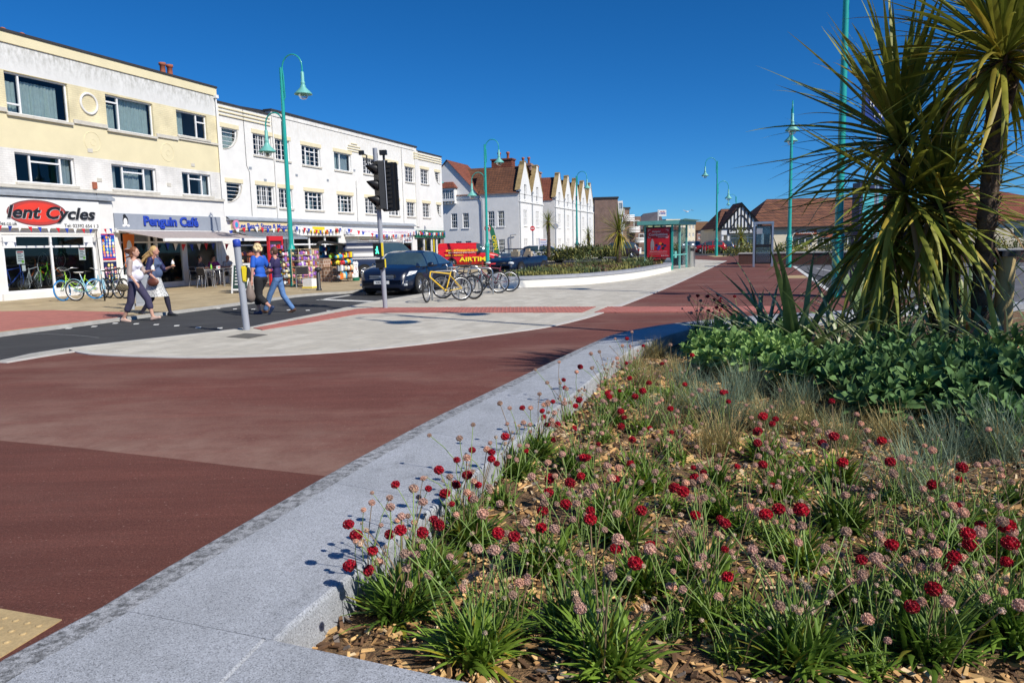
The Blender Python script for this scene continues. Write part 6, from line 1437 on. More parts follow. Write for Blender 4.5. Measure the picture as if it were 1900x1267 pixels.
# pale pavement rack
def bike_px(pxr, pyr, pxf, pyf, z=.058):
    a = gp(pxr, pyr, z); c = gp(pxf, pyf, z); m_ = (a+c)/2; return m_.x, m_.y, math.atan2(c.y-a.y, c.x-a.x)
x, y, a = bike_px(862, 557.5, 785, 562); bike('yellow mountain bicycle with bagged saddle leaning on the nearest hoop stand', lean(x, y, .058, a, .10), (.80,.50,.02), seatc=m_lead, fork=m_blackr, steer=.9)
x, y, a = bike_px(884, 556.0, 817, 554.5); bike('dark purple bicycle behind the yellow one on the same stand', lean(x, y+.15, .058, a, -.08), (.03,.02,.05), steer=.25, fork=m_alu)
x, y, a = bike_px(944, 541.5, 888, 543.5); bike('maroon mountain bicycle nearest the white planter wall', lean(x, y, .058, a, .08), (.16,.01,.03), fork=flat('red_fork', (.35,.01,.02)))
x, y, a = bike_px(800, 541.5, 905, 544.5); bike('black bicycle hidden behind the maroon bicycle in the rack', lean(s3.x+.15, s3.y+.75, .058, math.radians(190), .05), (.015,.015,.018), seatc=m_red)
# outside the cycle shop
x, y, a = bike_px(170, 555, 127, 558, .07); bike('lime green bicycle with blue tyres parked outside the cycle shop', lean(x, y, .07, a, .09), (.35,.62,.04), tyre=flat('blue_tyre', (.02,.22,.55)), hb='cruise', mud=False, step=True, steer=.35)
x, y, a = bike_px(149, 558.5, 190, 558, .07); bike('pale blue cruiser bicycle with white saddle outside the cycle shop', lean(x, y, .07, a, .06), (.30,.55,.66), rimc=m_whitepaint, hb='cruise', step=True, mud=True, seatc=m_whitepaint, steer=-.9)
x, y, a = bike_px(178, 553, 222, 556, .07); bike('dark teal bicycle standing behind the cruiser by the ice cream poster', lean(x, y+.3, .07, a, .05), (.02,.10,.12), hb='flat', steer=.2)
x, y, a = bike_px(186, 551, 212, 557.5, .07); bike('black bicycle partly hidden behind the woman in the white top', lean(x+.35, y, .07, a+.3, .05), (.012,.012,.014), steer=.1)
# in the shop window
def winbike(label, s_, dep, ang, fr, **k):
    p = FP+FD*s_-FN*dep; return bike(label, lean(p.x, p.y, k.pop('z', .32), ANG+ang, k.pop('tilt', .05)), fr, **k)
winbike('lime green mountain bicycle displayed in the cycle shop window', 2.2, .9, .5, (.25,.6,.03), z=.34)
winbike('orange mountain bicycle displayed in the cycle shop window', 2.7, 1.3, 2.8, (.8,.18,.02), z=.45)
winbike('small blue child bicycle at the left of the cycle shop window', .8, .6, .2, (.03,.10,.5), R_=.22, wb=.75)
winbike('white child bicycle in the middle of the cycle shop window', 1.5, .55, .4, (.7,.7,.72), R_=.22, wb=.75)
winbike('black racing bicycle hung high in the right of the cycle shop window', 3.1, 1.5, .3, (.02,.05,.12), z=1.0, tilt=.1)
# ================================================================ CAFE TERRACE
m_weave = mat('dark_weave', (.035,.033,.035), .7, .4, 60, bump=.5, bscale=80)
def cafe_table(s_, off, label):
    p = FP+FD*s_+FN*off; r = thing('cafe_table', label, 'table', (p.x, p.y, .07), ANG, 'cafe tables under the awning')
    b = MB(); b.box(-.35,.35,-.35,.35,.715,.74); b.build('table_top', m_alu, r)
    b = MB(); b.box(-.36,.36,-.36,.36,.695,.713); b.build('table_rim', m_steel, r)
    for sx in (-1,1):
        for sy in (-1,1): b = MB(); b.cyl((sx*.3,sy*.3,0),(sx*.3,sy*.3,.695), .02, .02, 8); b.build('leg', m_alu, r)
    return r
def cafe_chair(s_, off, rz, label, col=None):
    p = FP+FD*s_+FN*off; r = thing('cafe_chair', label, 'chair', (p.x, p.y, .07), ANG+rz, 'aluminium cafe chairs under the awning'); c = col or m_weave
    b = MB(); b.box(-.22,.22,-.22,.22,.42,.45); b.build('seat', c, r)
    b = MB(); b.add([(-.22,.22,.50),(.22,.22,.50),(.22,.29,.80),(-.22,.29,.80),(-.22,.24,.50),(.22,.24,.50),(.22,.31,.80),(-.22,.31,.80)], [(0,1,2,3),(7,6,5,4),(0,3,7,4),(1,5,6,2),(3,2,6,7),(0,4,5,1)]); b.build('backrest', c, r)
    for sg in (-1,1):
        b = MB(); b.tube([(sg*.25,-.24,0),(sg*.25,-.22,.62),(sg*.25,-.15,.66),(sg*.25,.2,.66),(sg*.24,.27,.74)], .013, 6); b.build('arm_and_front_leg', m_alu, r)
        b = MB(); b.tube([(sg*.24,.30,0),(sg*.22,.20,.44),(sg*.22,.29,.82)], .013, 6); b.build('rear_leg', m_alu, r)
    b = MB(); b.tube([(-.22,.29,.82),(0,.31,.84),(.22,.29,.82)], .013, 6); b.build('top_rail', m_alu, r)
    return r
tb = [(7.6,2.0,'nearer of the left aluminium cafe tables, beside the woman with the ice cream'),(9.3,1.5,'aluminium cafe table in front of the seated couple'),(10.4,2.1,'right hand aluminium cafe table in front of the white pier'),(11.6,1.7,'aluminium table beside the blue chairs at the end of the awning')]
for s_, o_, l_ in tb: cafe_table(s_, o_, l_)
blc = flat('blue_weave', (.01,.08,.35))
for s_, o_, rz, l_, c_ in [(7.0,2.2,1.4,'dark weave chair directly behind the woman in the patterned skirt',None),(8.1,2.6,-2.9,'dark weave chair at the kerb side of the left cafe table',None),(9.0,2.4,-3.0,'dark weave chair with its back to the road at the middle table',None),(9.75,2.3,2.9,'dark weave chair right of the middle table, back to the road',None),(8.4,1.3,.3,'dark weave chair tucked by the cafe window',None),(9.9,.8,.2,'chair holding the man in the pale shirt',None),(9.0,.8,-.1,'chair holding the woman in purple',None),(8.0,.9,.1,'chair holding the person in the dark top by the cafe window',None),(11.2,2.3,2.6,'blue weave chair nearest the road beside the menu board',blc),(11.9,2.2,-2.8,'blue weave chair right beside the menu board',blc),(12.1,1.2,.2,'blue weave chair behind the end table',blc),(10.9,1.2,.5,'blue weave chair beside the white pier',blc)]: cafe_chair(s_, o_, rz, l_, c_)
_q = gp(562, 533, .07)-FP; c3 = cafe_chair(_q.dot(FD), _q.dot(FN), 2.2, 'dark weave chair standing alone beside the racks right of the nearer lamp'); c3['group'] = 'loose chairs'
# objects on tables
def ptz(s_, off): p = FP+FD*s_+FN*off; return p
p = ptz(7.55,2.0); r = thing('sauce_bottle', 'lime green sauce bottle on the left cafe table', 'bottle', (p.x,p.y,.81)); b = MB(); b.lathe([(0,0),(.035,0),(.035,.14),(.012,.18),(.008,.22)], (0,0,0), 10); b.build('bottle_body', m_lime, r); b = MB(); b.lathe([(.012,0),(.004,.04)], (0,0,.2), 8); b.build('nozzle', m_green, r)
p = ptz(7.85,2.1); r = thing('napkin_holder', 'white napkin holder with red print on the left cafe table', 'napkin holder', (p.x,p.y,.81), ANG); b = MB(); b.box(-.07,.07,-.04,.04,0,.12); b.build('holder', m_whitepaint, r); b = MB(); b.box(-.05,.05,-.043,-.041,.03,.09); b.build('print', m_red, r)
p = ptz(10.4,1.9); r = thing('cup', 'white cup on the right hand cafe table', 'cup', (p.x,p.y,.81)); b = MB(); b.lathe([(.03,0),(.045,.09),(.04,.09),(.02,.01)], (0,0,0), 12); b.build('cup_body', m_whitepaint, r); b = MB(); b.torus((.055,0,.05), .02, .006, 'y', 10, 4); b.build('handle', m_whitepaint, r)
# A-board (menu board)
g = gp(452,543.5,.07); r = thing('menu_board', 'white framed A board with dark menu panel behind the grey crossing post', 'A board', (g.x, g.y, .07), math.radians(-10))
for sg in (-1,1):
    b = MB(); R3 = Matrix.Rotation(sg*.2, 4, 'X'); b.M = T(0,sg*.25,0) @ R3; b.box(-.32,-.27,-.02,.02,0,1.05); b.box(.27,.32,-.02,.02,0,1.05); b.box(-.27,.27,-.02,.02,.98,1.05); b.box(-.27,.27,-.02,.02,.1,.16); fr_ = b.build('board_frame', m_whitepaint, r)
    b = MB(); b.M = T(0,sg*.25,0) @ R3; b.box(-.27,.27,-.012,.012,.16,.98); pn = b.build('panel', flat('board_green', (.02,.06,.05)), r)
    for k in range(6):
        b = MB(); b.M = T(0,sg*.25,0) @ R3; b.box(-.2,.12+.05*(k%2),-.016,-.0125,.85-.11*k,.89-.11*k); b.build('menu_line', m_whitepaint, pn)
# closed parasol-shaped green umbrella & lampshade-like sunhat stack by the beach store
p = ptz(12.6,1.9); r = thing('sunhat_display', 'beige conical sun hat on a stand beside the blue chairs', 'hat stand', (p.x,p.y,.07)); b = MB(); b.lathe([(.28,0),(.12,.22),(.1,.24),(0,.25)], (0,0,.85), 18); b.build('hat', flat('straw', (.55,.42,.25)), r); b = MB(); b.cyl((0,0,0),(0,0,.9), .02, .02, 6); b.build('stand', m_alu, r)
p = ptz(13.0,1.5); r = thing('umbrella_display', 'dark green folded umbrella display beside the beach store door', 'umbrella stand', (p.x,p.y,.07)); b = MB(); b.lathe([(.05,.1),(.1,.7),(.22,1.15),(.1,1.2),(0,1.22)], (0,0,0), 12); b.build('canopy', m_green, r); b = MB(); b.cyl((0,0,0),(0,0,1.3), .02, .02, 6); b.build('pole', m_alu, r)
# ================================================================ BEACH GOODS ON THE PAVEMENT
goods = [m_purple, m_pink, m_cyan, m_yel, m_red, m_orange, m_lime, m_blue, m_whitepaint, m_cream, m_lead, m_purple, m_brown]
def ptz(s_, off):
    p = gp(s_, off, .07); return p
def rack(s_, off, label, w_=.8, h_=1.4, rows=5, cols=6, cols_m=None, frame=None, cat='display rack', shelf=False, rz=0, depth=.35, sizes=(.05,.09)):
    p = ptz(s_, off); r = thing('display_rack', label, cat, (p.x, p.y, .07), ANG+rz, 'racks of beach goods on the pavement'); fm = frame or m_black
    for sx in (-1,1):
        for sy in (-1,1): b = MB(); b.cyl((sx*w_/2,sy*depth/2,0),(sx*w_/2,sy*depth/2,h_), .012, .012, 5); b.build('upright', fm, r)
    for k in range(rows+1):
        z = .12+(h_-.14)*k/rows; b = MB(); b.box(-w_/2,w_/2,-depth/2,depth/2,z-.012,z); b.build('shelf', fm, r)
    for k in range(rows):
        z = .12+(h_-.14)*k/rows
        for c in range(cols):
            for sy in ((-1,1) if not shelf else (-1,)):
                x = -w_/2+w_*(c+.5)/cols; m_ = random.choice(cols_m or goods); a = random.uniform(*sizes); b = MB(); zz = z+.01
                ht = (h_-.14)/rows*random.uniform(.5,.9)
                q = random.random()
                if q < .4: b.ball((x, sy*depth*.42, zz+a), a, 8)
                elif q < .75: b.box(x-a*.8,x+a*.8,sy*depth*.42-.03,sy*depth*.42+.03,zz,zz+ht)
                else: b.lathe([(a*.4,0),(a,.02),(a*1.1,ht*.6),(a*.6,ht)], (x, sy*depth*.42, zz), 7)
                b.build('packet' if q >= .4 else 'ball', m_, r)
    return r
pp_ = [m_purple, m_pink, m_purple, m_cream, m_lead, m_whitepaint, m_terra]
rack(468, 541, 'rack of small hanging goods beside the red door of the beach store', .6, 1.5, 6, 5, [m_terra, m_pink, m_cream, m_lead, m_brown])
rack(533, 532, 'purple filled wire rack just left of the nearer teal lamp', .9, 1.45, 6, 6, pp_)
rack(563, 531, 'purple and pink filled wire rack just right of the nearer teal lamp', .9, 1.5, 6, 6, pp_, frame=m_cream)
rack(578, 527, 'tall timber sided rack of purple packets beside the checked boxes', .8, 1.5, 6, 5, pp_, frame=m_brown)
rack(600, 517, 'black framed rack holding blue balls and orange toys above the checked boxes', .8, 1.75, 4, 4, [m_blue, m_cyan, m_orange, m_green, m_cyan], shelf=True, sizes=(.09,.13))
rack(628, 519, 'rack of bright yellow orange and red beach toys', .9, 1.3, 4, 6, [m_yel, m_orange, m_red, m_yel, m_lime, m_cyan], sizes=(.07,.11))
rack(648, 517, 'rack of netted toys beside the open van tailgate', 1.1, 1.35, 4, 7, [m_yel, m_red, m_orange, m_whitepaint, m_lead, m_cyan, m_pink], sizes=(.06,.11))
m_check = brickmat('checked_fabric', (.40,.24,.16), (.34,.20,.13), (.62,.50,.40), bw=.18, bh=.16, ms=.02, bump=0)
for i, (s_, o_, w_, h_, l_) in enumerate([(600,522,.60,1.0,'tall brown checked fabric box left of the toy racks'),(617,522,.6,.62,'low brown checked fabric box beside the tall one'),(581,519,.3,1.45,'narrow upright roll of brown checked fabric')]):
    p = ptz(s_, o_); r = thing('fabric_box', l_, 'box', (p.x,p.y,.07), ANG); b = MB(); b.box(-w_/2,w_/2,-.25,.25,0,h_); b.build('box_body', m_check, r); b = MB(); b.box(-w_/2-.015,w_/2+.015,-.265,.265,h_+.001,h_+.04); b.build('lid', m_brown, r)
for i, (s_, o_, l_) in enumerate([(630,523,'black low wire crate rack holding toys beside the checked boxes'),(648,521.5,'black wire crate rack of stuffed toys beside the dog shaped board')]):
    rack(s_, o_, l_, .75, .85, 2, 5, [m_cream, m_brown, m_whitepaint, m_orange, m_cyan, m_lead], shelf=True, sizes=(.07,.11))
p = ptz(661, 521); r = thing('cutout_board', 'white and black dog shaped board on a green base by the toy racks', 'display board', (p.x,p.y,.07), ANG)
b = MB(); b.ngon_xz([(-.18,.15),(.18,.15),(.2,.4),(.16,.62),(.22,.8),(.12,.88),(0,.84),(-.12,.88),(-.22,.8),(-.16,.62),(-.2,.4)], -.02, .02); b.build('cutout', m_whitepaint, r); b = MB(); b.box(-.22,.22,-.05,.05,0,.15); b.build('base', m_green, r)
for (x, z) in ((-.07,.72),(.07,.72),(0,.62),(.1,.4),(-.12,.3),(.05,.5)): b = MB(); b.ngon_xz(disc(x,z,.025,.03,0,8), -.024, -.0205); b.build('spot', m_ink, r)
b = MB(); b.box(-.06,.06,-.024,-.0205,.54,.57); b.build('collar', m_red, r)
p = ptz(515, 528); r = thing('phone_kiosk', 'red framed display stand beside the beach store entrance', 'display stand', (p.x,p.y,.07), ANG)
for sx in (-1,1): b = MB(); b.box(sx*.45-.04,sx*.45+.04,-.05,.05,0,2.0); b.build('upright', m_red, r)
b = MB(); b.box(-.49,.49,-.06,.06,1.85,2.05); b.build('header', m_red, r); b = MB(); b.box(-.41,.41,-.01,.01,.1,1.85); b.build('back_panel', m_dark, r)
for k in range(5):
    b = MB(); b.box(-.4,.4,-.12,-.011,.3+.3*k,.32+.3*k); sh_ = b.build('shelf', m_alu, r)
    for c in range(5): b = MB(); b.box(-.38+.16*c,-.27+.16*c,-.11,-.02,.321+.3*k,.321+.3*k+random.uniform(.1,.2)); b.build('postcard', random.choice(goods), sh_)
p = ptz(576,534); r = thing('sale_box', 'small white box with yellow base on the pavement by the bollard', 'box', (p.x,p.y,.07), ANG); b = MB(); b.box(-.2,.2,-.2,.2,.05,.35); b.build('box_body', m_whitepaint, r); b = MB(); b.box(-.22,.22,-.22,.22,0,.05); b.build('base', m_yel, r)
# ================================================================ PEOPLE
def cap_mb(b, p0, p1, r0, r1, n=12):
    p0 = Vector(p0); p1 = Vector(p1); d = (p1-p0); L = d.length
    if L < 1e-5: b.ball(p0, r0, n); return
    t = d/L; pts = []; rs = []
    for k in range(4): a = pi/2*k/4; pts.append(p0-t*r0*math.cos(a)); rs.append(max(.001, r0*math.sin(a)))
    pts.append(p0); rs.append(r0); pts.append(p1); rs.append(r1)
    for k in range(1,5): a = pi/2*k/4; pts.append(p1+t*r1*math.sin(a)); rs.append(max(.001, r1*math.cos(a)))
    b.tube(pts, rs, n)
def blob(shapes, name, m, parent, voxel=.012, smooth=3):
    b = MB()
    for s in shapes:
        if s[0] == 'c': cap_mb(b, *s[1:])
        else: b.ball(s[1], 1.0, 16, None, s[2][2], s[2][0], s[2][1])
    o = b.build('tmp', m)
    r = o.modifiers.new('r', 'REMESH'); r.mode = 'VOXEL'; r.voxel_size = voxel; r.use_smooth_shade = True
    if smooth: q = o.modifiers.new('s', 'SMOOTH'); q.factor = .5; q.iterations = smooth
    bpy.context.view_layer.update()
    me = bpy.data.meshes.new_from_object(o.evaluated_get(bpy.context.evaluated_depsgraph_get())); me.name = name
    bpy.data.objects.remove(o)
    me.materials.clear(); me.materials.append(m)
    return link(me, name, parent)
def ik(a, c, l1, l2, hint):
    a = Vector(a); c = Vector(c); d = c-a; L = min(d.length, (l1+l2)*.999); t = d.normalized(); c = a+t*L
    x = (l1*l1-l2*l2+L*L)/(2*L); h = math.sqrt(max(0, l1*l1-x*x)); hv = Vector(hint); hv = hv-t*hv.dot(t); hv.normalize()
    return a+t*x+hv*h, c
m_skin = mat('skin', (.56,.32,.23), .55, .08, 6, spec=.4); m_skinr = mat('skin_rosy', (.55,.28,.20), .55, .1, 6)
def hand(shapes, w_, d, side, curl=.6):
    """palm and five fingers from the wrist along d"""
    w_ = Vector(w_); d = Vector(d).normalized(); up = Vector((0,0,1)) if abs(d.z) < .8 else Vector((1,0,0)); s = d.cross(up).normalized(); dn = d.cross(s).normalized()*-1
    if dn.z > 0: dn = -dn
    pc = w_+d*.045; shapes.append(('c', w_, pc+d*.02, .024, .034))
    for k, ln in enumerate((.062,.072,.068,.05)):
        o = pc+d*.035+s*(.027-.018*k); m1 = o+d*ln*.5+dn*ln*.2*curl; m2 = m1+d*ln*.35*(1-curl*.5)+dn*ln*.5*curl
        shapes.append(('c', o, m1, .0095, .009)); shapes.append(('c', m1, m2, .009, .0075))
    th = pc+s*.03*side; shapes.append(('c', th-d*.015, th+s*.022*side+d*.035+dn*.01, .011, .009))
def person(label, x, y, z, az, Hh, feet, hands, seat=None, lean_=.03, top=None, sleeve=.6, bottom=None, bot=('trousers',.7), shoes=None, hair=None, skin=None, belly=0, bust=0, neck_low=0, group=None, width=1.0, look=0.0, shorts_r=1.15, tilt=0, sole=None):
    r = thing('person', label, 'person', (x, y, z), az, group); k = Hh/1.69; r.scale = (k,k,k); sk = skin or m_skin
    pz = .90 if seat is None else seat; px_ = 0
    hipc = Vector((px_,0,pz)); ch = Vector((lean_,0,pz+.40)); sh = Vector((lean_,0,pz+.49)); nk = Vector((lean_+.01,0,pz+.55)); hd_ = Vector((lean_+.035,0,pz+.695))
    W_ = width; B = []; 
    B += [('e', hipc+Vector((-.01,0,.0)), (.105*W_,.15*W_,.10)), ('e', hipc+Vector((lean_*.3,0,.17)), (.085*W_+belly*.5,.118*W_,.13)), ('e', ch, (.10*W_,.145*W_,.15)), ('e', sh, (.07,.17,.06)), ('c', sh, nk+Vector((.005,0,.03)), .052, .048),
          ('e', hd_, (.092,.074,.113)), ('e', hd_+Vector((.03,0,-.055)), (.06,.052,.06)), ('c', hd_+Vector((.085,0,.0)), hd_+Vector((.108,0,-.028)), .011, .013), ('e', hd_+Vector((0,.076,-.01)), (.018,.012,.03)), ('e', hd_+Vector((0,-.076,-.01)), (.018,.012,.03)), ('c', hd_+Vector((.075,-.02,-.062)), hd_+Vector((.075,.02,-.062)), .012,.012)]
    Lg = []; 
    for sg, ft in ((1, feet[0]), (-1, feet[1])):
        hp = hipc+Vector((0,sg*.085*W_,-.03)); an = Vector(ft[:3]); kn, an = ik(hp, an, .43, .42, (1,0,.15)); pitch = ft[3] if len(ft) > 3 else 0
        B.append(('c', hp, kn, .082*W_, .052*W_)); B.append(('c', kn, kn.lerp(an,.35), .050*W_, .054*W_)); B.append(('c', kn.lerp(an,.35), an, .054*W_, .034))
        fd = Vector((math.cos(pitch),0,-math.sin(pitch))); fn = Vector((math.sin(pitch),0,math.cos(pitch)))
        heel = an-fd*.04-fn*.05; toe = an+fd*.15-fn*.062
        B.append(('c', heel, toe, .032, .026)); B.append(('c', an, an+fd*.06-fn*.04, .034, .03)); Lg.append((hp, kn, an, heel, toe, fd, fn))
    Ar = []
    for sg, hn in ((1, hands[0]), (-1, hands[1])):
        s0 = sh+Vector((0,sg*.165*min(W_,1.1),-.005)); el, wr_ = ik(s0, Vector(hn[:3]), .29, .25, hn[3] if len(hn) > 3 else (-1,sg*.3,-.4))
        B.append(('c', s0, el, .047*W_, .038*W_)); B.append(('c', el, wr_, .037*W_, .025)); d = (wr_-el).normalized(); hand(B, wr_, d, sg); Ar.append((s0, el, wr_, d))
    body = blob(B, 'body', sk, r, .0095, 2)
    # clothes
    T_ = [('e', hipc+Vector((lean_*.3,0,.14)), (.10*W_+belly*.6,.135*W_,.17)), ('e', ch+Vector((0,0,-.02)), (.118*W_,.160*W_,.17)), ('e', sh+Vector((0,0,-.03)), (.082,.185,.062))]
    if belly: T_.append(('e', hipc+Vector((.08,0,.16)), (.12+belly*.4,.12,.14)))
    if bust: T_ += [('e', ch+Vector((.085,.06,-.02)), (.06+bust*.3,.065,.06)), ('e', ch+Vector((.085,-.06,-.02)), (.06+bust*.3,.065,.06))]
    T_.append(('e', hipc+Vector((0,0,.03)), (.118*W_,.163*W_,.09)))
    if sleeve > 0:
        for (s0, el, wr_, d) in Ar:
            if sleeve <= .6: e_ = s0.lerp(el, sleeve/.6); T_.append(('c', s0, e_, .060*W_, .058*W_))
            else: T_.append(('c', s0, el, .058*W_, .050*W_)); T_.append(('c', el, el.lerp(wr_, (sleeve-.6)/.4), .050*W_, .042))
    tp = blob(T_, 'top', top, r, .013, 3)
    if bot[0] == 'trousers':
        Q = [('e', hipc, (.122*W_,.165*W_,.11))]
        for (hp, kn, an, *_q) in Lg:
            Q.append(('c', hp, kn, .093*W_*shorts_r/1.15, .066*W_*shorts_r)); f = (bot[1]-.5)/.5
            if f > 0: Q.append(('c', kn, kn.lerp(an, f), .064*W_*shorts_r, (.056 if f > .9 else .062)*W_*shorts_r))
        blob(Q, 'trousers', bottom, r, .013, 3)
    else:
        b = MB(); n = 28; rings = []; rad = [(.0,.125,.165),(.1,.14,.18),(.25,.17,.195),(.46,.24,.21)]
        dirx_ = (Lg[0][1]+Lg[1][1])/2
        for (dz, rx, ry) in rad:
            for j in range(n): a = 2*pi*j/n; w2 = 1+.05*math.sin(5*a)*dz/.46; rings.append((hipc.x+rx*W_*math.cos(a)*w2*(1+.25*dz), ry*W_*math.sin(a)*w2, hipc.z+.05-dz))
        for i in range(3): b.add(rings[i*n:(i+2)*n], [(j,(j+1)%n,n+(j+1)%n,n+j) for j in range(n)], None, True)
        b.build('skirt', bottom, r)
        Q = []
        for (hp, kn, an, heel, toe, fd, fn) in Lg: Q += [('c', hp, kn, .085*W_, .058*W_), ('c', kn, kn.lerp(an,.35), .056*W_, .058*W_), ('c', kn.lerp(an,.35), an, .058*W_, .038), ('c', an, an+fd*.05-fn*.03,.038,.034)]
        blob(Q, 'tights', bot[1], r, .013, 2)
    for (hp, kn, an, heel, toe, fd, fn) in Lg:
        blob([('c', heel-fn*.0, toe, .040, .034), ('c', an-fn*.02-fd*.02, toe-fd*.05+fn*.005, .038, .035)], 'shoe', shoes, r, .011, 1)
    # hair
    if hair: blob(hair(hd_), 'hair', hair(None), r, .010, 1)
    b = MB()
    for sg in (-1,1): b.ball(hd_+Vector((.083,sg*.03,.012)), .008, 6)
    b.build('eyes', m_ink, r)
    b = MB(); b.tube([hd_+Vector((.086,-.018,-.062)), hd_+Vector((.089,0,-.064)), hd_+Vector((.086,.018,-.062))], .004, 5); b.build('lips', flat('lip', (.40,.10,.10)), r)
    return r, dict(hip=hipc, ch=ch, sh=sh, head=hd_, legs=Lg, arms=Ar, k=k)
m_hairb = mat('auburn_hair', (.20,.075,.03), .6, .3, 40, bump=.4); m_hairbl = mat('blonde_hair', (.55,.36,.14), .6, .25, 40, bump=.4); m_hairpl = mat('pale_blonde_hair', (.72,.56,.30), .6, .25, 40, bump=.5); m_hairdk = mat('brown_hair', (.09,.04,.02), .6, .3, 40, bump=.4); m_hairbk = mat('black_hair', (.015,.012,.012), .6, .3, 40)
def hair_fn(kind, m):
    def f(h):
        if h is None: return m
        rnd = random.Random(3); S = [('e', h+Vector((-.022,0,.022)), (.098,.088,.108))]
        if kind == 'blown':
            S.append(('e', h+Vector((-.06,0,-.03)), (.075,.075,.10)))
            for k in range(14): a = rnd.uniform(-.06,.06); z = rnd.uniform(-.09,.08); S.append(('c', h+Vector((-.05,a,z)), h+Vector((-.17-rnd.random()*.07,a*1.5+rnd.uniform(-.03,.03),z-.03+rnd.uniform(-.05,.05))), .026, .007))
        elif kind == 'long':
            S.append(('e', h+Vector((-.06,0,-.03)), (.07,.08,.11)))
            for k in range(18): a = rnd.uniform(-.06,.06); z = rnd.uniform(-.08,.05); q = rnd.random(); S.append(('c', h+Vector((-.06,a,z)), h+Vector((-.18-q*.05,a,z-.09)), .03, .018)); S.append(('c', h+Vector((-.18-q*.05,a,z-.09)), h+Vector((-.28-q*.1,a*1.3,z-.17-rnd.random()*.1)), .018, .005))
        elif kind == 'curly':
            for k in range(60):
                a = rnd.uniform(0,2*pi); e = rnd.uniform(-.5,1.5); v = Vector((math.cos(a)*math.cos(e), math.sin(a)*math.cos(e), math.sin(e)))
                if v.x > .55 and v.z < .4: continue
                S.append(('e', h+Vector((-.02,0,.02))+Vector((v.x*.10,v.y*.09,v.z*.11)), (.028,)*3))
        elif kind == 'short': S.append(('e', h+Vector((-.035,0,-.01)), (.078,.08,.09)))
        return S
    return f
m_sole = flat('pale_sole', (.55,.52,.48))
RD = .0
# woman in white
p1, J = person('person in white vest, beige shrug and navy cropped trousers holding an ice cream tub', gp(256,596).x, gp(256,596).y, RD, math.radians(-4), 1.66,
    [(.33,.07,.10,-.25), (-.30,-.06,.085,.12)], [(.34,.13,1.16,(-.4,.5,-1)), (.16,-.22,.90,(-1,-.2,-.3))], top=flat('white_vest', (.78,.76,.86)), sleeve=0, bottom=mat('navy_cotton', (.045,.040,.085), .85, .15, 10, bump=.3), bot=('trousers',.72), shoes=flat('nude_shoe', (.60,.42,.34)), hair=hair_fn('blown', m_hairb), belly=.05, bust=.02, shorts_r=1.25)
def sleeves(root, J, m, f=.75, r_=.062, name='shrug', extra=()):
    S = []
    for (s0, el, wr_, d) in J['arms']:
        S.append(('c', s0, el, r_, r_*.9)); S.append(('c', el, el.lerp(wr_, f-.6), r_*.9, r_*.85)) if f > .6 else None
    S += [('e', J['sh']+Vector((-.035,0,-.04)), (.08,.19,.075)), ('e', J['ch']+Vector((-.06,0,-.03)), (.085,.155,.13))]
    S += list(extra); return blob([s for s in S if s], name, m, root, .013, 2)
sleeves(p1, J, flat('beige_knit', (.42,.33,.29)), .72, .062)
def held(root, J, i, label, build, off=(0,0,0)):
    """separate thing standing in the hand of a person"""
    s0, el, wr_, d = J['arms'][i]; k = J['k']; p = wr_+d*.07+Vector(off); M = root.matrix_basis if False else Matrix.Translation(root.location) @ rotz(root.rotation_euler.z) @ Matrix.Scale(k, 4)
    P = M @ p; return P
P = held(p1, J, 0, '', None, (0,0,.0)); r = thing('ice_cream', 'white ice cream tub with green spoon held by the woman in the white vest', 'ice cream', (P.x, P.y, P.z)); b = MB(); b.lathe([(0,-.02),(.028,-.02),(.042,.05),(.03,.05)], (0,0,0), 12); b.build('tub', m_whitepaint, r); b = MB(); b.ball((0,0,.06), .042, 10); b.ball((0.01,0,.095), .026, 8); b.build('scoop', m_whitepaint, r); b = MB(); b.tube([(0,0,.08),(.04,0,.15)], .005, 5); b.build('spoon', m_lime, r)
M_ = Matrix.Translation(p1.location) @ rotz(p1.rotation_euler.z)
P = M_ @ Vector((-.16,-.24,.78)); r = thing('handbag', 'patterned khaki handbag with grey strap hanging at the hip of the woman in white', 'handbag', (P.x, P.y, P.z), p1.rotation_euler.z)
b = MB(); b.ball((0,0,0), .15, 14, None, .62, 1.0, .42); b.build('bag_body', brickmat('leopard_fabric', (.30,.24,.12), (.42,.34,.20), (.05,.04,.03), bw=.04, bh=.03, ms=.008), r); b = MB(); b.tube([(-.12,0,.06),(-.02,.04,.35),(.10,.10,.60),(.12,.16,.66)], .012, 5, flat=.4); b.tube([(.12,0,.06),(.14,.04,.3),(.16,.10,.60),(.12,.16,.66)], .012, 5, flat=.4); b.build('strap', m_greyp, r)
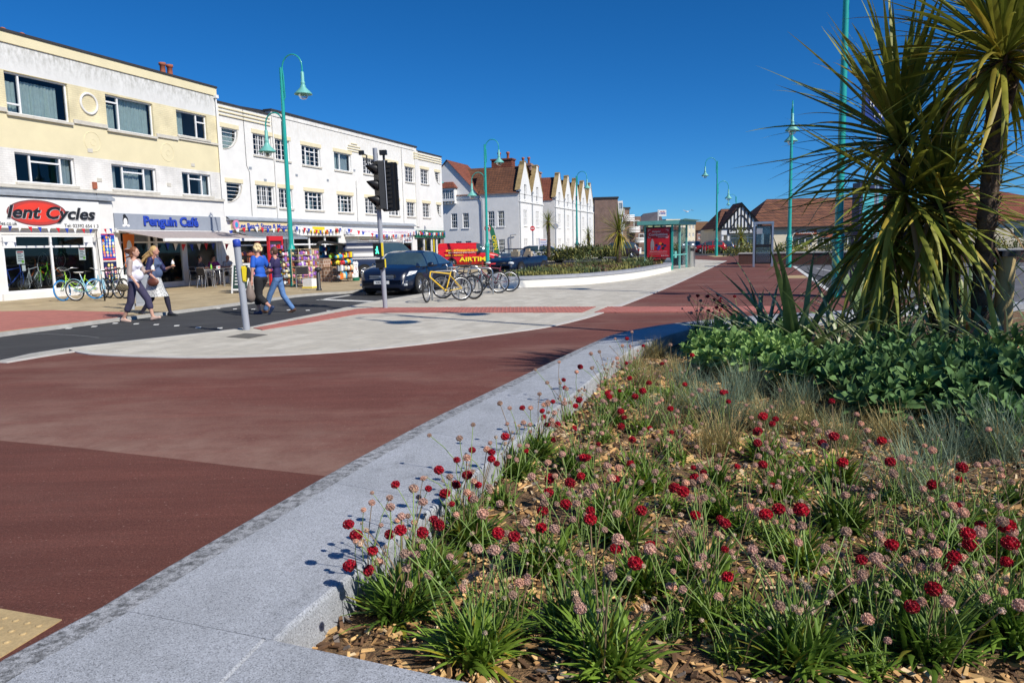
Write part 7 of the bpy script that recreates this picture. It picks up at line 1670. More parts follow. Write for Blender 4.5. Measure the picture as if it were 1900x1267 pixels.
# woman in blue dress
m_pat = bpy.data.materials.new('black_white_pattern'); m_pat.use_nodes = True; t_ = m_pat.node_tree; v_ = nn(t_, 'ShaderNodeTexVoronoi'); v_.inputs['Scale'].default_value = 38; r_ = ramp(t_, [(.30,(.02,.025,.03)),(.36,(.62,.62,.60))]); c_ = nn(t_, 'ShaderNodeTexCoord'); t_.links.new(c_.outputs['Object'], v_.inputs['Vector']); t_.links.new(v_.outputs['Distance'], r_.inputs['Fac']); t_.links.new(r_.outputs['Color'], t_.nodes['Principled BSDF'].inputs['Base Color'])
g = gp(292,587); p2, J = person('person with long blonde hair, navy cardigan and patterned skirt holding an ice cream cone', g.x, g.y, RD, math.radians(-2), 1.68,
    [(.30,.06,.09,.05), (-.34,-.06,.13,.45)], [(.36,.16,1.20,(-.4,.5,-1)), (.14,-.23,.93,(-1,-.2,-.3))], top=mat('steel_blue_jersey', (.075,.11,.21), .8, .1, 8), sleeve=0, bottom=m_pat, bot=('skirt', mat('dark_tights', (.018,.016,.035), .8, .1, 8)), shoes=m_ink, hair=hair_fn('long', m_hairbl), bust=.06, belly=.03, width=1.12, skin=m_skinr)
sleeves(p2, J, flat('navy_cardigan', (.02,.02,.085)), .78, .068, 'cardigan')
P = held(p2, J, 0, '', None, (0,0,.02)); r = thing('ice_cream', 'whipped ice cream in a cone held up by the blonde woman in the cardigan', 'ice cream', (P.x, P.y, P.z)); b = MB(); b.lathe([(0,-.09),(.012,-.09),(.032,.02),(.02,.02)], (0,0,0), 12); b.build('cone', flat('wafer', (.55,.32,.12)), r); b = MB(); b.lathe([(.035,.02),(.045,.04),(.03,.06),(.036,.075),(.02,.095),(.022,.10),(0,.13)], (0,0,0), 12); b.build('swirl', m_whitepaint, r); b = MB(); b.box(.012,.024,-.008,.008,.05,.15); b.build('flake', m_brown, r)
M_ = Matrix.Translation(p2.location) @ rotz(p2.rotation_euler.z)
P = M_ @ Vector((.10,-.27,.84)); r = thing('handbag', 'brown leather shoulder bag worn across by the blonde woman in the cardigan', 'handbag', (P.x, P.y, P.z), p2.rotation_euler.z); m_bag = mat('brown_leather', (.13,.04,.025), .5, .2, 10)
b = MB(); b.ball((0,0,0), .14, 14, None, .7, 1.0, .38); b.build('bag_body', m_bag, r); b = MB(); b.tube([(-.06,.0,.09),(-.02,.05,.3),(.02,.09,.52),(-.06,.30,.68)], .010, 5); b.build('strap', m_bag, r)
# woman in blue t-shirt seen from behind
g = gp(488,583.5); p3, J = person('person with pale curly hair, bright blue shirt and black cropped trousers walking away', g.x, g.y, RD, math.radians(158), 1.66,
    [(-.30,.06,.19,.85), (.16,-.07,.085,0)], [(.02,.30,.86,(-.6,.8,-.3)), (.05,-.28,.88,(-.6,-.8,-.3))], top=mat('blue_tshirt', (.012,.10,.50), .75, .12, 7, bump=.2), sleeve=.42, bottom=mat('black_cotton', (.016,.016,.018), .85, .15, 10, bump=.3), bot=('trousers',.74), shoes=flat('navy_canvas', (.03,.05,.12)), hair=hair_fn('curly', m_hairpl), width=1.10, skin=m_skinr, shorts_r=1.3)
M_ = Matrix.Translation(p3.location) @ rotz(p3.rotation_euler.z)
P = M_ @ Vector((.05,.34,.55)); r = thing('carrier_bag', 'translucent carrier bag with dark contents hanging beside the woman in blue', 'bag', (P.x, P.y, P.z)); b = MB(); b.lathe([(.0,-.24),(.08,-.22),(.12,-.1),(.085,.08),(.03,.24),(.02,.27)], (0,0,0), 14); b.build('bag_film', mat('plastic_film', (.45,.36,.30), .3, .1, 6, trans=.5), r); b = MB(); b.ball((0,0,-.16), .10, 12, None, .45); b.build('contents', m_ink, r)
# boy
g = gp(519,580.5); p4, J = person('boy in navy polo shirt and blue jeans walking left beside the woman in bright blue', g.x, g.y, RD, math.radians(172), 1.60,
    [(.36,.06,.09,-.1), (-.34,-.06,.11,.35)], [(.34,.12,1.02,(-.4,.5,-1)), (.30,-.10,1.02,(-.5,-.4,-1))], top=mat('navy_polo', (.03,.022,.09), .8, .12, 8, bump=.2), sleeve=.42, bottom=mat('blue_denim', (.10,.20,.40), .85, .25, 12, bump=.3), bot=('trousers',.98), shoes=mat('brown_shoe', (.10,.05,.03), .6, .2, 8), hair=hair_fn('short', m_hairdk), skin=m_skinr, shorts_r=1.12)
s0, el, wr_, d_ = J['arms'][0]
t = text('2', m_whitepaint, p4, 0, 0, 0, .10, .001, .006, name='sleeve_number'); c_ = s0.lerp(el, .45)
t.matrix_local = T(c_.x-.0, c_.y+.062, c_.z) @ rotz(pi) @ Matrix.Rotation(pi/2, 4, 'X')
# seated
def seated(label, s_, off, face, top, hairf, skin=m_skinr, bottom=None, extra=0):
    p = FP+FD*s_+FN*off
    return person(label, p.x, p.y, .07, ANG+face, 1.66, [(.42,.12,.09,0), (.42,-.12,.09,0)], [(.34,.14,.80,(-.5,.8,-.5)), (.34,-.14,.80,(-.5,-.8,-.5))], seat=.50, lean_=.06, top=top, sleeve=.42, bottom=bottom or flat('dark_trousers', (.03,.03,.04)), bot=('trousers',.95), shoes=m_ink, hair=hairf, skin=skin, width=1.05)
seated('person in dark top with pink skin seated by the cafe window at the left table', 8.0, .95, -pi/2+.2, flat('dark_top', (.03,.03,.04)), hair_fn('short', m_hairbk))
seated('dark haired woman in purple top seated at the middle cafe table', 9.0, .85, -pi/2-.3, flat('purple_top', (.20,.01,.14)), hair_fn('curly', m_hairbk))
seated('bald man in pale grey shirt seated at the right of the middle cafe table', 9.9, .85, -pi/2-.2, flat('pale_shirt', (.40,.40,.42)), None)
# ================================================================ RAISED GRANITE BED IN THE FOREGROUND
ZT = .50; ZS = .36
m_gran = granitemat('grey_granite'); m_granedge = granitemat('weathered_granite_edge', (.44,.45,.46), edge=True)
out_px = [(-420,1450),(-200,1335),(0,1217),(300,1050),(600,880),(700,826),(800,774),(900,727),(1000,680),(1060,652),(1105,632),(1143,618),(1221,603),(1295,594.5),(1370,587.5),(1434,582.5),(1500,578.5)]
outer = catmull([Vector(p) for p in gpoly(out_px, ZT)], 3)
in_px = [(512,1188),(540,1159),(640,1075),(760,978),(830,921),(920,848),(1000,783),(1060,734),(1113,691),(1143,667),(1181,644),(1221,628),(1257,616.5),(1310,605),(1370,598),(1434,592),(1500,587.5)]
inner_ = catmull([Vector(p) for p in gpoly(in_px, ZT)], 3)
# wall blocks: sample both edges by arc length
def resample(P, n):
    P = [Vector(p) for p in P]; L = [0]
    for i in range(len(P)-1): L.append(L[-1]+(P[i+1]-P[i]).length)
    out = []
    for k in range(n+1):
        s_ = L[-1]*k/n; i = max(j for j in range(len(P)-1) if L[j] <= s_+1e-9); t = (s_-L[i])/max(1e-9,(L[i+1]-L[i])); out.append(P[i].lerp(P[i+1], t))
    return out
bed = thing('granite_planter', 'raised flower bed edged by a broad grey granite wall in the foreground', 'planter', (0,0,0))
# outer points corresponding to the run beside the inner edge start near photo x = 180 (joint)
J0 = gp(180,1122,ZT).xy
oi = min(range(len(outer)), key=lambda i: (Vector(outer[i])-J0).length)
O2 = resample([tuple(J0)]+outer[oi+1:], 120); I2 = resample(inner_, 120)
cuts = [0,14,25,37,49,61,73,85,97,109,120]
def chamfer_block(bb, O, I, z0, z1, ew=.075, gap=.004):
    """granite block between the outer line O and inner line I with a bevelled, weathered outer edge"""
    n = len(O); O = list(O); I = list(I)
    d0 = (O[1]-O[0]).normalized()*gap; d1 = (O[-1]-O[-2]).normalized()*gap; O[0] = O[0]+d0; O[-1] = O[-1]-d1; d0 = (I[1]-I[0]).normalized()*gap; d1 = (I[-1]-I[-2]).normalized()*gap; I[0] = I[0]+d0; I[-1] = I[-1]-d1
    rows = []
    for o, i in zip(O, I):
        t = (i-o).normalized(); w_ = (i-o).length; e2 = .012
        rows.append([(o.x,o.y,z0),(o.x,o.y,z1-.02),(o.x+t.x*.018,o.y+t.y*.018,z1-.004),(o.x+t.x*.03,o.y+t.y*.03,z1),(o.x+t.x*ew*1.7,o.y+t.y*ew*1.7,z1),(i.x-t.x*e2,i.y-t.y*e2,z1),(i.x-t.x*.003,i.y-t.y*.003,z1-.005),(i.x,i.y,z1-.015),(i.x,i.y,z0)])
    K = 9; vs = [p for r_ in rows for p in r_]
    for i in range(n-1):
        for j in range(K-1):
            bb.add([vs[i*K+j], vs[(i+1)*K+j], vs[(i+1)*K+j+1], vs[i*K+j+1]], [(3,2,1,0)], 1 if j in (1,2,3) else 0, False)
    bb.add([vs[j] for j in range(K)], [tuple(range(K))], 0, False); bb.add([vs[(n-1)*K+j] for j in range(K)], [tuple(reversed(range(K)))], 0, False)
for a, c in zip(cuts, cuts[1:]):
    b = MB(); chamfer_block(b, O2[a:c+1], I2[a:c+1], .02, ZT, gap=.0012); b.build('granite_block', [m_gran, m_granedge], bed)
# near end: block left of the joint and front blocks
c_in = Vector(gp(512,1188,ZT).xy)
fr_in = [Vector(gp(x, y, ZT).xy) for x, y in [(512,1188),(700,1226),(880,1268),(1100,1322),(1500,1425)]]
near_o = [Vector(gp(x, y, ZT).xy) for x, y in [(180,1122),(0,1217),(-200,1335),(-420,1450)]]
fdir = (fr_in[-1]-fr_in[0]).normalized(); ndir = Vector((fdir.y, -fdir.x)).normalized()
if ndir.y > 0: ndir = -ndir
je = Vector(gp(490,1185,ZT).xy)
b = MB(); q1 = Vector(gp(510,1187,ZT).xy); 
blk1 = [J0, near_o[1], near_o[2], Vector(gp(390,1290,ZT).xy), Vector(gp(492,1190,ZT).xy)]
def top_block(P, name='granite_block', z1=ZT, edge=None):
    b = MB(); n = len(P); cx = sum(p.x for p in P)/n; cy = sum(p.y for p in P)/n; Q = []
    for p in P: v = Vector((cx-p.x, cy-p.y)); Q.append((p.x+v.normalized().x*.0015, p.y+v.normalized().y*.0015))
    b.prism(Q, .02, z1); return b.build(name, m_gran, bed)
# left block with weathered outer edge
Ob = [near_o[2]+ (near_o[2]-near_o[1])*1.0, near_o[2], near_o[1], J0]; Ib = [Vector(gp(250,1480,ZT).xy), Vector(gp(330,1350,ZT).xy), Vector(gp(410,1270,ZT).xy), Vector(gp(494,1184.5,ZT).xy)]
b = MB(); chamfer_block(b, Ob, Ib, .02, ZT, gap=.0015); b.build('granite_block', [m_gran, m_granedge], bed)
P0, P1, P2, P3 = Vector(gp(494,1184.5,ZT).xy), c_in, Vector(gp(880,1268,ZT).xy), Vector(gp(1500,1425,ZT).xy)
off = Vector(gp(410,1270,ZT).xy)-P0
far_off = off*6
top_block([P0, Vector(gp(410,1270,ZT).xy), Vector(gp(330,1350,ZT).xy), P2+off*3, P2, P1])
top_block([P2, P2+off*3, P3+off*3, P3])
# soil and bark mulch
bedpoly = [tuple(p) for p in inner_]+[(6.3,11.2),(8.2,11.2),(9.5,9),(9.0,3),(5,1.2)]+[tuple(P3)]
def ground_h(x, y): return ZS+.03*mnoise.noise(Vector((x*.8, y*.8, 0)))+.012*mnoise.noise(Vector((x*4, y*4, 3)))+.03*max(0,min(1,(x-1.5)/3))
m_soil = mat('dark_mulch', (.21,.125,.06), .95, .5, 14, bump=.8, bscale=90, world=True, fine=.4)
b = MB(); nx, ny = 90, 90; x0, x1, y0, y1 = -1.2, 9.6, .9, 11.4
def inpoly(P, x, y):
    r = False
    for i in range(len(P)):
        a, c = P[i-1], P[i]
        if (a[1] > y) != (c[1] > y) and x < (c[0]-a[0])*(y-a[1])/(c[1]-a[1])+a[0]: r = not r
    return r
vs = [(x0+(x1-x0)*i/nx, y0+(y1-y0)*j/ny) for j in range(ny+1) for i in range(nx+1)]
V3 = [(x, y, ground_h(x, y)) for x, y in vs]; fs = []
wallband = [tuple(p) for p in inner_]
for j in range(ny):
    for i in range(nx):
        cx, cy = x0+(x1-x0)*(i+.5)/nx, y0+(y1-y0)*(j+.5)/ny
        if inpoly(bedpoly, cx, cy) or any(inpoly(bedpoly, cx+dx, cy+dy) for dx in (-.13,.13) for dy in (-.13,.13)): a = j*(nx+1)+i; fs.append((a,a+1,a+nx+2,a+nx+1))
used = sorted({i for f in fs for i in f}); mp = {u: k for k, u in enumerate(used)}
b.add([V3[u] for u in used], [tuple(mp[i] for i in f) for f in fs], None, True)
soil = b.build('soil', m_soil, bed)
# far and right retaining walls of the bed (mostly hidden)
b = MB(); Pp = [Vector(inner_[-1]), Vector((6.3,11.2)), Vector((8.2,11.2)), Vector((9.5,9)), Vector((9.0,3))]
for i in range(len(Pp)-1):
    t = (Pp[i+1]-Pp[i]).normalized(); n = Vector((-t.y, t.x))
    b.prism([Pp[i], Pp[i+1], Pp[i+1]+n*.35, Pp[i]+n*.35], .02, ZT)
b.build('granite_block', m_gran, bed)
# bark chips
rnd = random.Random(11)
mc = [mat('bark_light', (.70,.45,.19), .85, .3, 20), mat('bark_mid', (.52,.30,.12), .85, .3, 20), mat('bark_dark', (.13,.07,.035), .9, .3, 20), mat('bark_pale', (.66,.50,.30), .85, .2, 20), mat('bark_grey', (.18,.15,.13), .9, .3, 20)]
chips = MB(); cnt = 0
for _ in range(60000):
    y = .95+ (rnd.random()**1.6)*7.5; x = rnd.uniform(-1.0, 7.5)
    if cnt > 22000: break
    if not inpoly(bedpoly, x, y): continue
    if x > y*.75+1: continue
    cnt += 1; sc = rnd.uniform(.4,1.0)*(1 if y < 4 else 1.5); l = .021*sc*rnd.uniform(.6,1.9); w_ = .010*sc*rnd.uniform(.6,1.4); h = .003*sc*rnd.uniform(.6,1.6)
    M = T(x, y, ground_h(x, y)+rnd.uniform(.0,.014)) @ rotz(rnd.uniform(0,6.28)) @ Matrix.Rotation(rnd.gauss(0,.35),4,'X') @ Matrix.Rotation(rnd.gauss(0,.3),4,'Y')
    chips.M = M; chips.mi = rnd.choices(range(5), (3,5,4,1.6,1.2))[0]
    k1, k2 = rnd.uniform(.5,.95), rnd.uniform(.5,.95)
    chips.add([(-l,-w_*k1,-h),(l,-w_*k2,-h),(l*.9,w_,-h),(-l*.85,w_*k1,-h),(-l,-w_*k1,h),(l,-w_*k2,h),(l*.9,w_,h),(-l*.85,w_*k1,h)], [(4,5,6,7),(0,1,5,4),(1,2,6,5),(2,3,7,6),(3,0,4,7)], None, False)
chips.M = Matrix.Identity(4)
ch_o = chips.build('bark_mulch', mc, soil); stuff(ch_o)
# ---------------------------------------------------------------- leaf and flower pieces (shared meshes)
def blade(b, M, L, w_, bend, seg=5, fold=.25, tip=.0, taper=1.0, droop=None, mi=None, base_w=.6):
    """narrow folded leaf growing along +z then bending to +x"""
    vs = []; a = 0; p = Vector((0,0,0)); d = L/seg
    for i in range(seg+1):
        t = i/seg; ww = w_*(base_w+(1-base_w)*min(1,t*3))*(1-t**3*(1-tip))**taper if t < 1 else w_*.04
        c, s = math.cos(a), math.sin(a); nrm = Vector((c,0,-s))   # normal direction (up side)
        vs += [p+Vector((0,-ww,0))+nrm*-ww*fold*-1, p, p+Vector((0,ww,0))+nrm*ww*fold]
        a += (bend/seg) if droop is None else (bend/seg)*(1+droop*t)
        p = p+Vector((math.sin(a),0,math.cos(a)))*d
    V = [M @ v for v in vs]; sv = b.M; b.M = Matrix.Identity(4)
    b.add(V, [(3*i,3*i+1,3*i+4,3*i+3) for i in range(seg)]+[(3*i+1,3*i+2,3*i+5,3*i+4) for i in range(seg)], mi, True); b.M = sv
m_thrift = leafmat('thrift_leaf', (.19,.31,.045), (.10,.19,.025), .45, .25, 8); m_thrift2 = leafmat('thrift_leaf_yellow', (.30,.28,.03), (.16,.16,.03), .5, .3, 8)
m_stem = mat('thrift_stem', (.22,.32,.08), .6, .2, 8); m_stemr = mat('thrift_stem_brown', (.25,.17,.09), .7, .2, 8)
m_fred = leafmat('crimson_petal', (.50,.008,.03), (.30,.004,.018), .6, .2, 60); m_ffade = leafmat('faded_pink_petal', (.72,.47,.38), (.48,.30,.24), .75, .25, 50); m_fbud = leafmat('cream_bud', (.66,.52,.42), (.5,.36,.25), .75, .2, 50); m_fcal = mat('papery_calyx', (.42,.27,.16), .8, .2, 30)
def head_mesh(kind, seed):
    rn = random.Random(seed); b = MB(); R_ = {'red':.0170,'fade':.0125,'bud':.0085}[kind]
    n = {'red':34,'fade':34,'bud':14}[kind]; b.mi = 0
    b.ball((0,0,0), R_*.72, 8)
    for k in range(n):
        z = 1-(k+.5)*1.75/n; a = k*2.39996; q = math.sqrt(max(0,1-z*z)); v = Vector((q*math.cos(a), q*math.sin(a), z*.82))*R_
        N = v.normalized(); t1 = N.orthogonal().normalized(); t2 = N.cross(t1); s = R_*rn.uniform(.26,.42) if kind != 'bud' else R_*.4
        m5 = 5 if kind == 'red' else 4; vs = [v*.8]
        for j in range(m5*2):
            aa = 2*pi*j/(m5*2)+rn.random(); rr = s*(1.0 if j%2 == 0 else .55); vs.append(v*1.04+t1*rr*math.cos(aa)+t2*rr*math.sin(aa)+N*rn.uniform(-.1,.25)*s)
        b.add(vs, [(0,1+j,1+(j+1)%(m5*2)) for j in range(m5*2)], 0, False)
    b.mi = 1; b.lathe([(0,-R_*1.1),(R_*.55,-R_*.72),(R_*.8,-R_*.35),(R_*.5,-R_*.3)], (0,0,0), 7)
    return b.mesh(kind+'_head', [{'red':m_fred,'fade':m_ffade,'bud':m_fbud}[kind], m_fcal if kind != 'red' else mat('red_calyx', (.30,.07,.04), .8, .2, 30)])
HEADS = {k: [head_mesh(k, s) for s in range(3)] for k in ('red','fade','bud')}
def tuft_mesh(seed, n=75, L=.13, wide=.0042):
    rn = random.Random(seed); b = MB()
    for k in range(n):
        az = rn.uniform(0,2*pi); tl = abs(rn.gauss(.45,.35)); M = T(rn.gauss(0,.03), rn.gauss(0,.03), 0) @ rotz(az) @ Matrix.Rotation(tl, 4, 'Y')
        blade(b, M, L*rn.uniform(.6,1.25), wide*rn.uniform(.7,1.5), rn.uniform(.2,1.1), 4, .35, mi=0 if rn.random() > .08 else 1)
    return b.mesh('leaf_tuft', [m_thrift, m_thrift2])
TUFTS = [tuft_mesh(s, 210 if s % 2 else 160, .185, .0070) for s in range(6)]
def stem_mesh(Ls, bend, seed, m):
    rn = random.Random(seed); b = MB(); P = [(0,0,0)]
    for i in range(1,6): t = i/5; P.append((bend*t*t*Ls+.004*rn.uniform(-1,1), .006*rn.uniform(-1,1), Ls*t*(1-.25*bend*bend*t)))
    b.tube(P, [.0025,.0024,.0022,.0020,.0018,.0016], 5, None, False); me = b.mesh('flower_stem', m); return me, P[-1]
TUFTS2 = [tuft_mesh(s+20, 75, .12, .0055) for s in range(5)]
STEMS = [stem_mesh(L_, b_, i, m_stem if i % 4 else m_stemr) for i, (L_, b_) in enumerate([(l, bb) for l in (.18,.23,.28,.33,.38) for bb in (.05,.22,.45)])]
def thrift(x, y, s=1.0, nred=3, nfade=8, nbud=6, label=None, rn=random, hs=1.0, lush=True):
    z = ground_h(x, y)-.004
    r = thing('thrift_plant', label or 'clump of thrift with thin grassy leaves, crimson and faded pink pompom flowers, among others in the bark mulch', 'thrift', (x, y, z), rn.uniform(0,6.28), 'thrift clumps in the raised bed'); r.scale = (s,s,s)
    tf = link(rn.choice(TUFTS if lush else TUFTS2), 'leaf_tuft', r); tf['kind'] = 'stuff'
    for kind, n in (('red',nred),('fade',nfade),('bud',nbud)):
        for k in range(n):
            lo, hi = (0, len(STEMS)) if kind != 'bud' else (0, 9); me, tip = STEMS[rn.randrange(lo if kind != 'red' else 3, hi)]; a = rn.uniform(0,2*pi); tl = abs(rn.gauss(.12,.10)); M = T(rn.gauss(0,.035), rn.gauss(0,.035), .01) @ rotz(a) @ Matrix.Rotation(tl, 4, 'Y') @ Matrix.Diagonal((1,1,hs,1))
            st = link(me, 'flower_stem', r); st.matrix_local = M
            hm = HEADS[kind][rn.randrange(3)]; q = rn.uniform(.8,1.25) if kind != 'bud' else rn.uniform(.6,1.2)
            hh = link(hm, 'flower_head', r); P = M @ Vector(tip); hh.matrix_local = T(P.x, P.y, P.z) @ rotz(rn.uniform(0,6)) @ Matrix.Rotation(tl+rn.gauss(0,.25), 4, 'Y') @ Matrix.Scale(q, 4)
    return r
rn = random.Random(5)
# near clumps read from the photograph (pixel of the base, size, red, faded, buds, label)
near = [((745,1150),1.0,5,14,5,'thrift clump in the near corner of the granite bed, leaning over the stone'),
 ((885,1235),1.0,2,10,6,'thrift clump at the bottom edge second from the bed corner'),
 ((1010,1060),.95,4,8,5,'broad leaved thrift clump one step in from the bed corner'),
 ((870,1010),.95,7,10,4,'thrift clump with the most crimson heads close to the granite edge'),
 ((1130,965),.95,3,8,5,'dark green thrift clump in the middle of the mulch'),
 ((1000,850),.9,5,10,3,'thrift clump leaning over the granite half way along the wall'),
 ((1130,1255),1.05,1,8,10,'large thrift clump at the bottom centre of the bed'),
 ((1300,1080),1.0,3,12,10,'thrift clump with yellowing leaves below the middle of the bed'),
 ((1480,1235),1.05,2,12,14,'thrift clump with many tall stems at the bottom right'),
 ((1560,990),1.0,3,12,8,'leafy thrift clump right of centre in the mulch'),
 ((1720,1210),1.05,6,14,12,'thrift clump near the bottom right corner with large crimson heads'),
 ((1870,1190),1.1,5,14,12,'thrift clump cut off by the right edge of the picture'),
 ((1450,930),.95,2,14,12,'tall stemmed thrift clump in front of the blue grass')]
for (px_, py_), s, a_, c_, d_, l_ in near:
    g = gp(px_, py_, ZS); thrift(g.x, g.y, s*1.05, a_+1, int(c_*.85), int(d_*1.1), l_, rn)
more = [(930,930),(1070,870),(1180,870),(1060,780),(1130,760),(1200,800),(1260,860),(1330,900),(1240,950),(1380,1000),(1190,1090),(1400,1150),(1250,1190),(1590,1130),(1640,1050),(1700,1000),(1780,1050),(1830,980),(1650,940),(1560,890),(1740,930),(1350,830),(1420,850),(1290,800),(1200,740),(1250,760),(1000,780),(1040,745),(960,880),(1600,1240),(1810,1120),(1880,1060),(1130,820),(1500,860),(1060,1180),(1360,1235),(1740,1120),(820,1090),(940,1130),(700,1110),(780,1040),(850,960),(900,900),(960,830),(1010,800),(1090,800),(1150,790),(1230,840),(1300,870),(1200,920),(1090,900),(1030,930),(1160,1010),(1080,1000),(1250,1030),(1330,960),(1430,1010),(1530,1150),(1680,1130),(1620,1180),(1870,1130),(1760,990),(1100,1110),(1190,1140),(1310,1150),(960,1190),(1130,730),(1170,750),(1880,930),(1800,900),(1480,1060),(1160,700),(1090,730)]
def band_(p): return 0 if p[1] > 1050 else (1 if p[1] > 880 else 2)
_ord = {}
for bb_ in range(3):
    for q_, p_ in enumerate(sorted([p for p in more if band_(p) == bb_])): _ord[p_] = 'smaller thrift clump, %s from the left in the %s of the bed' % (ORD[q_], ['front part','middle','back part'][bb_])
for i, (px_, py_) in enumerate(more):
    lb_ = _ord[(px_, py_)]
    if (px_ > 1150 and i > 40 and i % 3 == 0): continue
    g = gp(px_+rn.uniform(-12,12), py_+rn.uniform(-8,8), ZS)
    if not inpoly(bedpoly, g.x, g.y): continue
    t = px_ > 1400
    thrift(g.x, g.y, rn.uniform(.75,1.0), rn.choice([0,1,2,3] if not t else [0,0,1,1]), rn.randint(3,7), rn.randint(3,8), lb_, rn, rn.uniform(1.0,1.25), i % 3 == 1)
# far group at the end of the bed by the tactile strip
for i, (px_, py_) in enumerate([(1275,640),(1300,630),(1325,622),(1360,615)]):
    g = gp(px_, py_, ZS); g.x = max(g.x, 2.2); thrift(g.x, g.y, 1.25, 3, 5, 3, 'far end thrift clump beyond the pale succulents, %s from the left' % ORD[i], rn, 1.1)
# ---------------------------------------------------------------- grasses
m_fesc = leafmat('blue_fescue', (.28,.34,.18), (.18,.24,.13), .6, .3, 5); m_fesc2 = leafmat('straw_fescue', (.52,.42,.18), (.38,.30,.13), .7, .3, 5); m_fblue = leafmat('blue_grey_fescue', (.27,.36,.25), (.17,.24,.17), .6, .3, 5)
def grass_mesh(seed, n, L, m1, straw, spread=.8, w_=.0015):
    rn_ = random.Random(seed); b = MB()
    for k in range(n):
        az = rn_.uniform(0,2*pi); M = T(rn_.gauss(0,.05), rn_.gauss(0,.05), 0) @ rotz(az) @ Matrix.Rotation(abs(rn_.gauss(.35,.3))*spread, 4, 'Y'); blade(b, M, L*rn_.uniform(.5,1.15), w_*rn_.uniform(.7,1.3), rn_.uniform(.2,1.3)*spread, 4, .1, mi=1 if rn_.random() < straw else 0)
    return b.mesh('grass_blades', [m1, m_fesc2])
GR = {'blue': [grass_mesh(i, 420, .30, m_fblue, .12) for i in range(2)], 'mix': [grass_mesh(10+i, 420, .28, m_fesc, .4) for i in range(2)], 'straw': [grass_mesh(20+i, 380, .24, m_fesc, .8) for i in range(2)]}
gl = [((1225,800),'mix',1.1),((1340,790),'blue',1.3),((1380,740),'blue',1.2),((1270,735),'blue',1.1),((1200,715),'straw',1.0),((1180,690),'straw',1.0),((1250,700),'straw',1.0),((1330,840),'straw',1.2),((1500,800),'straw',1.1),((1420,800),'mix',1.1),((1650,820),'straw',1.1),((1560,830),'mix',1.0),((1700,930),'blue',1.2),((1860,860),'blue',1.3),((1760,860),'blue',1.1),((1290,770),'mix',1.1),((1215,665),'straw',1.1),((1480,760),'blue',1.0),((1590,775),'mix',1.0)]
lab = {'blue':'blue grey fescue tussock','mix':'green and straw fescue tussock','straw':'straw coloured dry grass tussock'}
place_ = ['left of the succulents','in front of the succulents','below the left succulent','between the thrift and the granite','nearest the granite bend','just inside the granite wall','between the dry tussocks','in the middle of the bed','in the shade of the palm','by the tall thrift stems','under the dark succulent leaves','right of centre','at the right among pale flowers','at the right picture edge','in deep shade right of centre','beside the blue tussock','at the far left end of the bed','behind the tall thrift stems','in shade under the flax']
for i, ((px_, py_), kd, s) in enumerate(gl):
    g = gp(px_, py_, ZS); z = ground_h(g.x, g.y)-.01; o = link(rn.choice(GR[kd]), 'grass_tussock', None, (g.x, g.y, z)); o.rotation_euler = (0,0,rn.uniform(0,6)); o.scale = (s,s,s); tag(o, lab[kd]+' '+place_[i], 'ornamental grass')
# ---------------------------------------------------------------- sedum like succulents : shoots of fleshy leaves
def fleshy(seed, L=.055, W_=.020, cup=.25, serr=0):
    b = MB(); rn_ = random.Random(seed); seg = 12 if serr else 6; vs = []
    for i in range(seg+1):
        t = i/seg; w_ = W_*math.sin(pi*min(1,(t*.9+.06)))**.8*(1 if t < 1 else .1); zz = L*(.35*t-.25*t*t*cup*2); x = L*t
        sr = (1+serr*(1 if i%2 else -1))
        vs += [(x,-w_*sr,zz+w_*cup),(x,0,zz-.002),(x,w_*sr,zz+w_*cup)]
    b.add(vs, [(3*i,3*i+3,3*i+4,3*i+1) for i in range(seg)]+[(3*i+1,3*i+4,3*i+5,3*i+2) for i in range(seg)], 0, True); return b
m_sed = leafmat('succulent_leaf', (.34,.50,.17), (.23,.40,.15), .7, .2, 12, .2); m_sed2 = leafmat('dark_succulent_leaf', (.14,.25,.09), (.09,.18,.07), .7, .15, 12, .2)
SED = [fleshy(i, .055, .019).mesh('leaf', m_sed) for i in range(2)]; SEDD = [fleshy(9+i, .085, .019, .3, .07).mesh('leaf', m_sed2) for i in range(2)]
def succulent(px_, py_, label, shoots, R_, hgt, dark=False, lf=12, sc=1.0, pos=None):
    g = Vector(pos) if pos else gp(px_, py_, ZS); z = ground_h(g.x, g.y); r = thing('succulent_plant', label, 'succulent', (g.x, g.y, z), rn.uniform(0,6)); sb2 = MB(); cntl = 0
    for k in range(shoots):
        a = k*2.4+rn.uniform(-.3,.3); q = math.sqrt((k+.5)/shoots); tl = q*.75+rn.uniform(-.1,.1); L = hgt*(1-.25*q)*rn.uniform(.85,1.1); bx, by = .3*R_*q*math.cos(a), .3*R_*q*math.sin(a)
        M = T(bx, by, 0) @ rotz(a) @ Matrix.Rotation(tl, 4, 'Y'); p0 = M @ Vector((0,0,0)); p1 = M @ Vector((0,0,L)); sb2.tube([p0, p1], .006, 5, None, False)
        for j in range(lf):
            t = 1-(j/lf)*.55; s_ = (.45+.75*min(1,(j/lf)*1.8))*sc; up = 1.25-1.15*(j/lf)
            o = link(rn.choice(SEDD if dark else SED), 'leaf', r); o.matrix_local = M @ T(0,0,L*t) @ rotz(j*2.39996+k) @ Matrix.Rotation(-up+.25, 4, 'Y') @ Matrix.Scale(s_*rn.uniform(.85,1.15), 4); cntl += 1
    sb2.build('stems', m_stem, r); return cntl
tot = 0
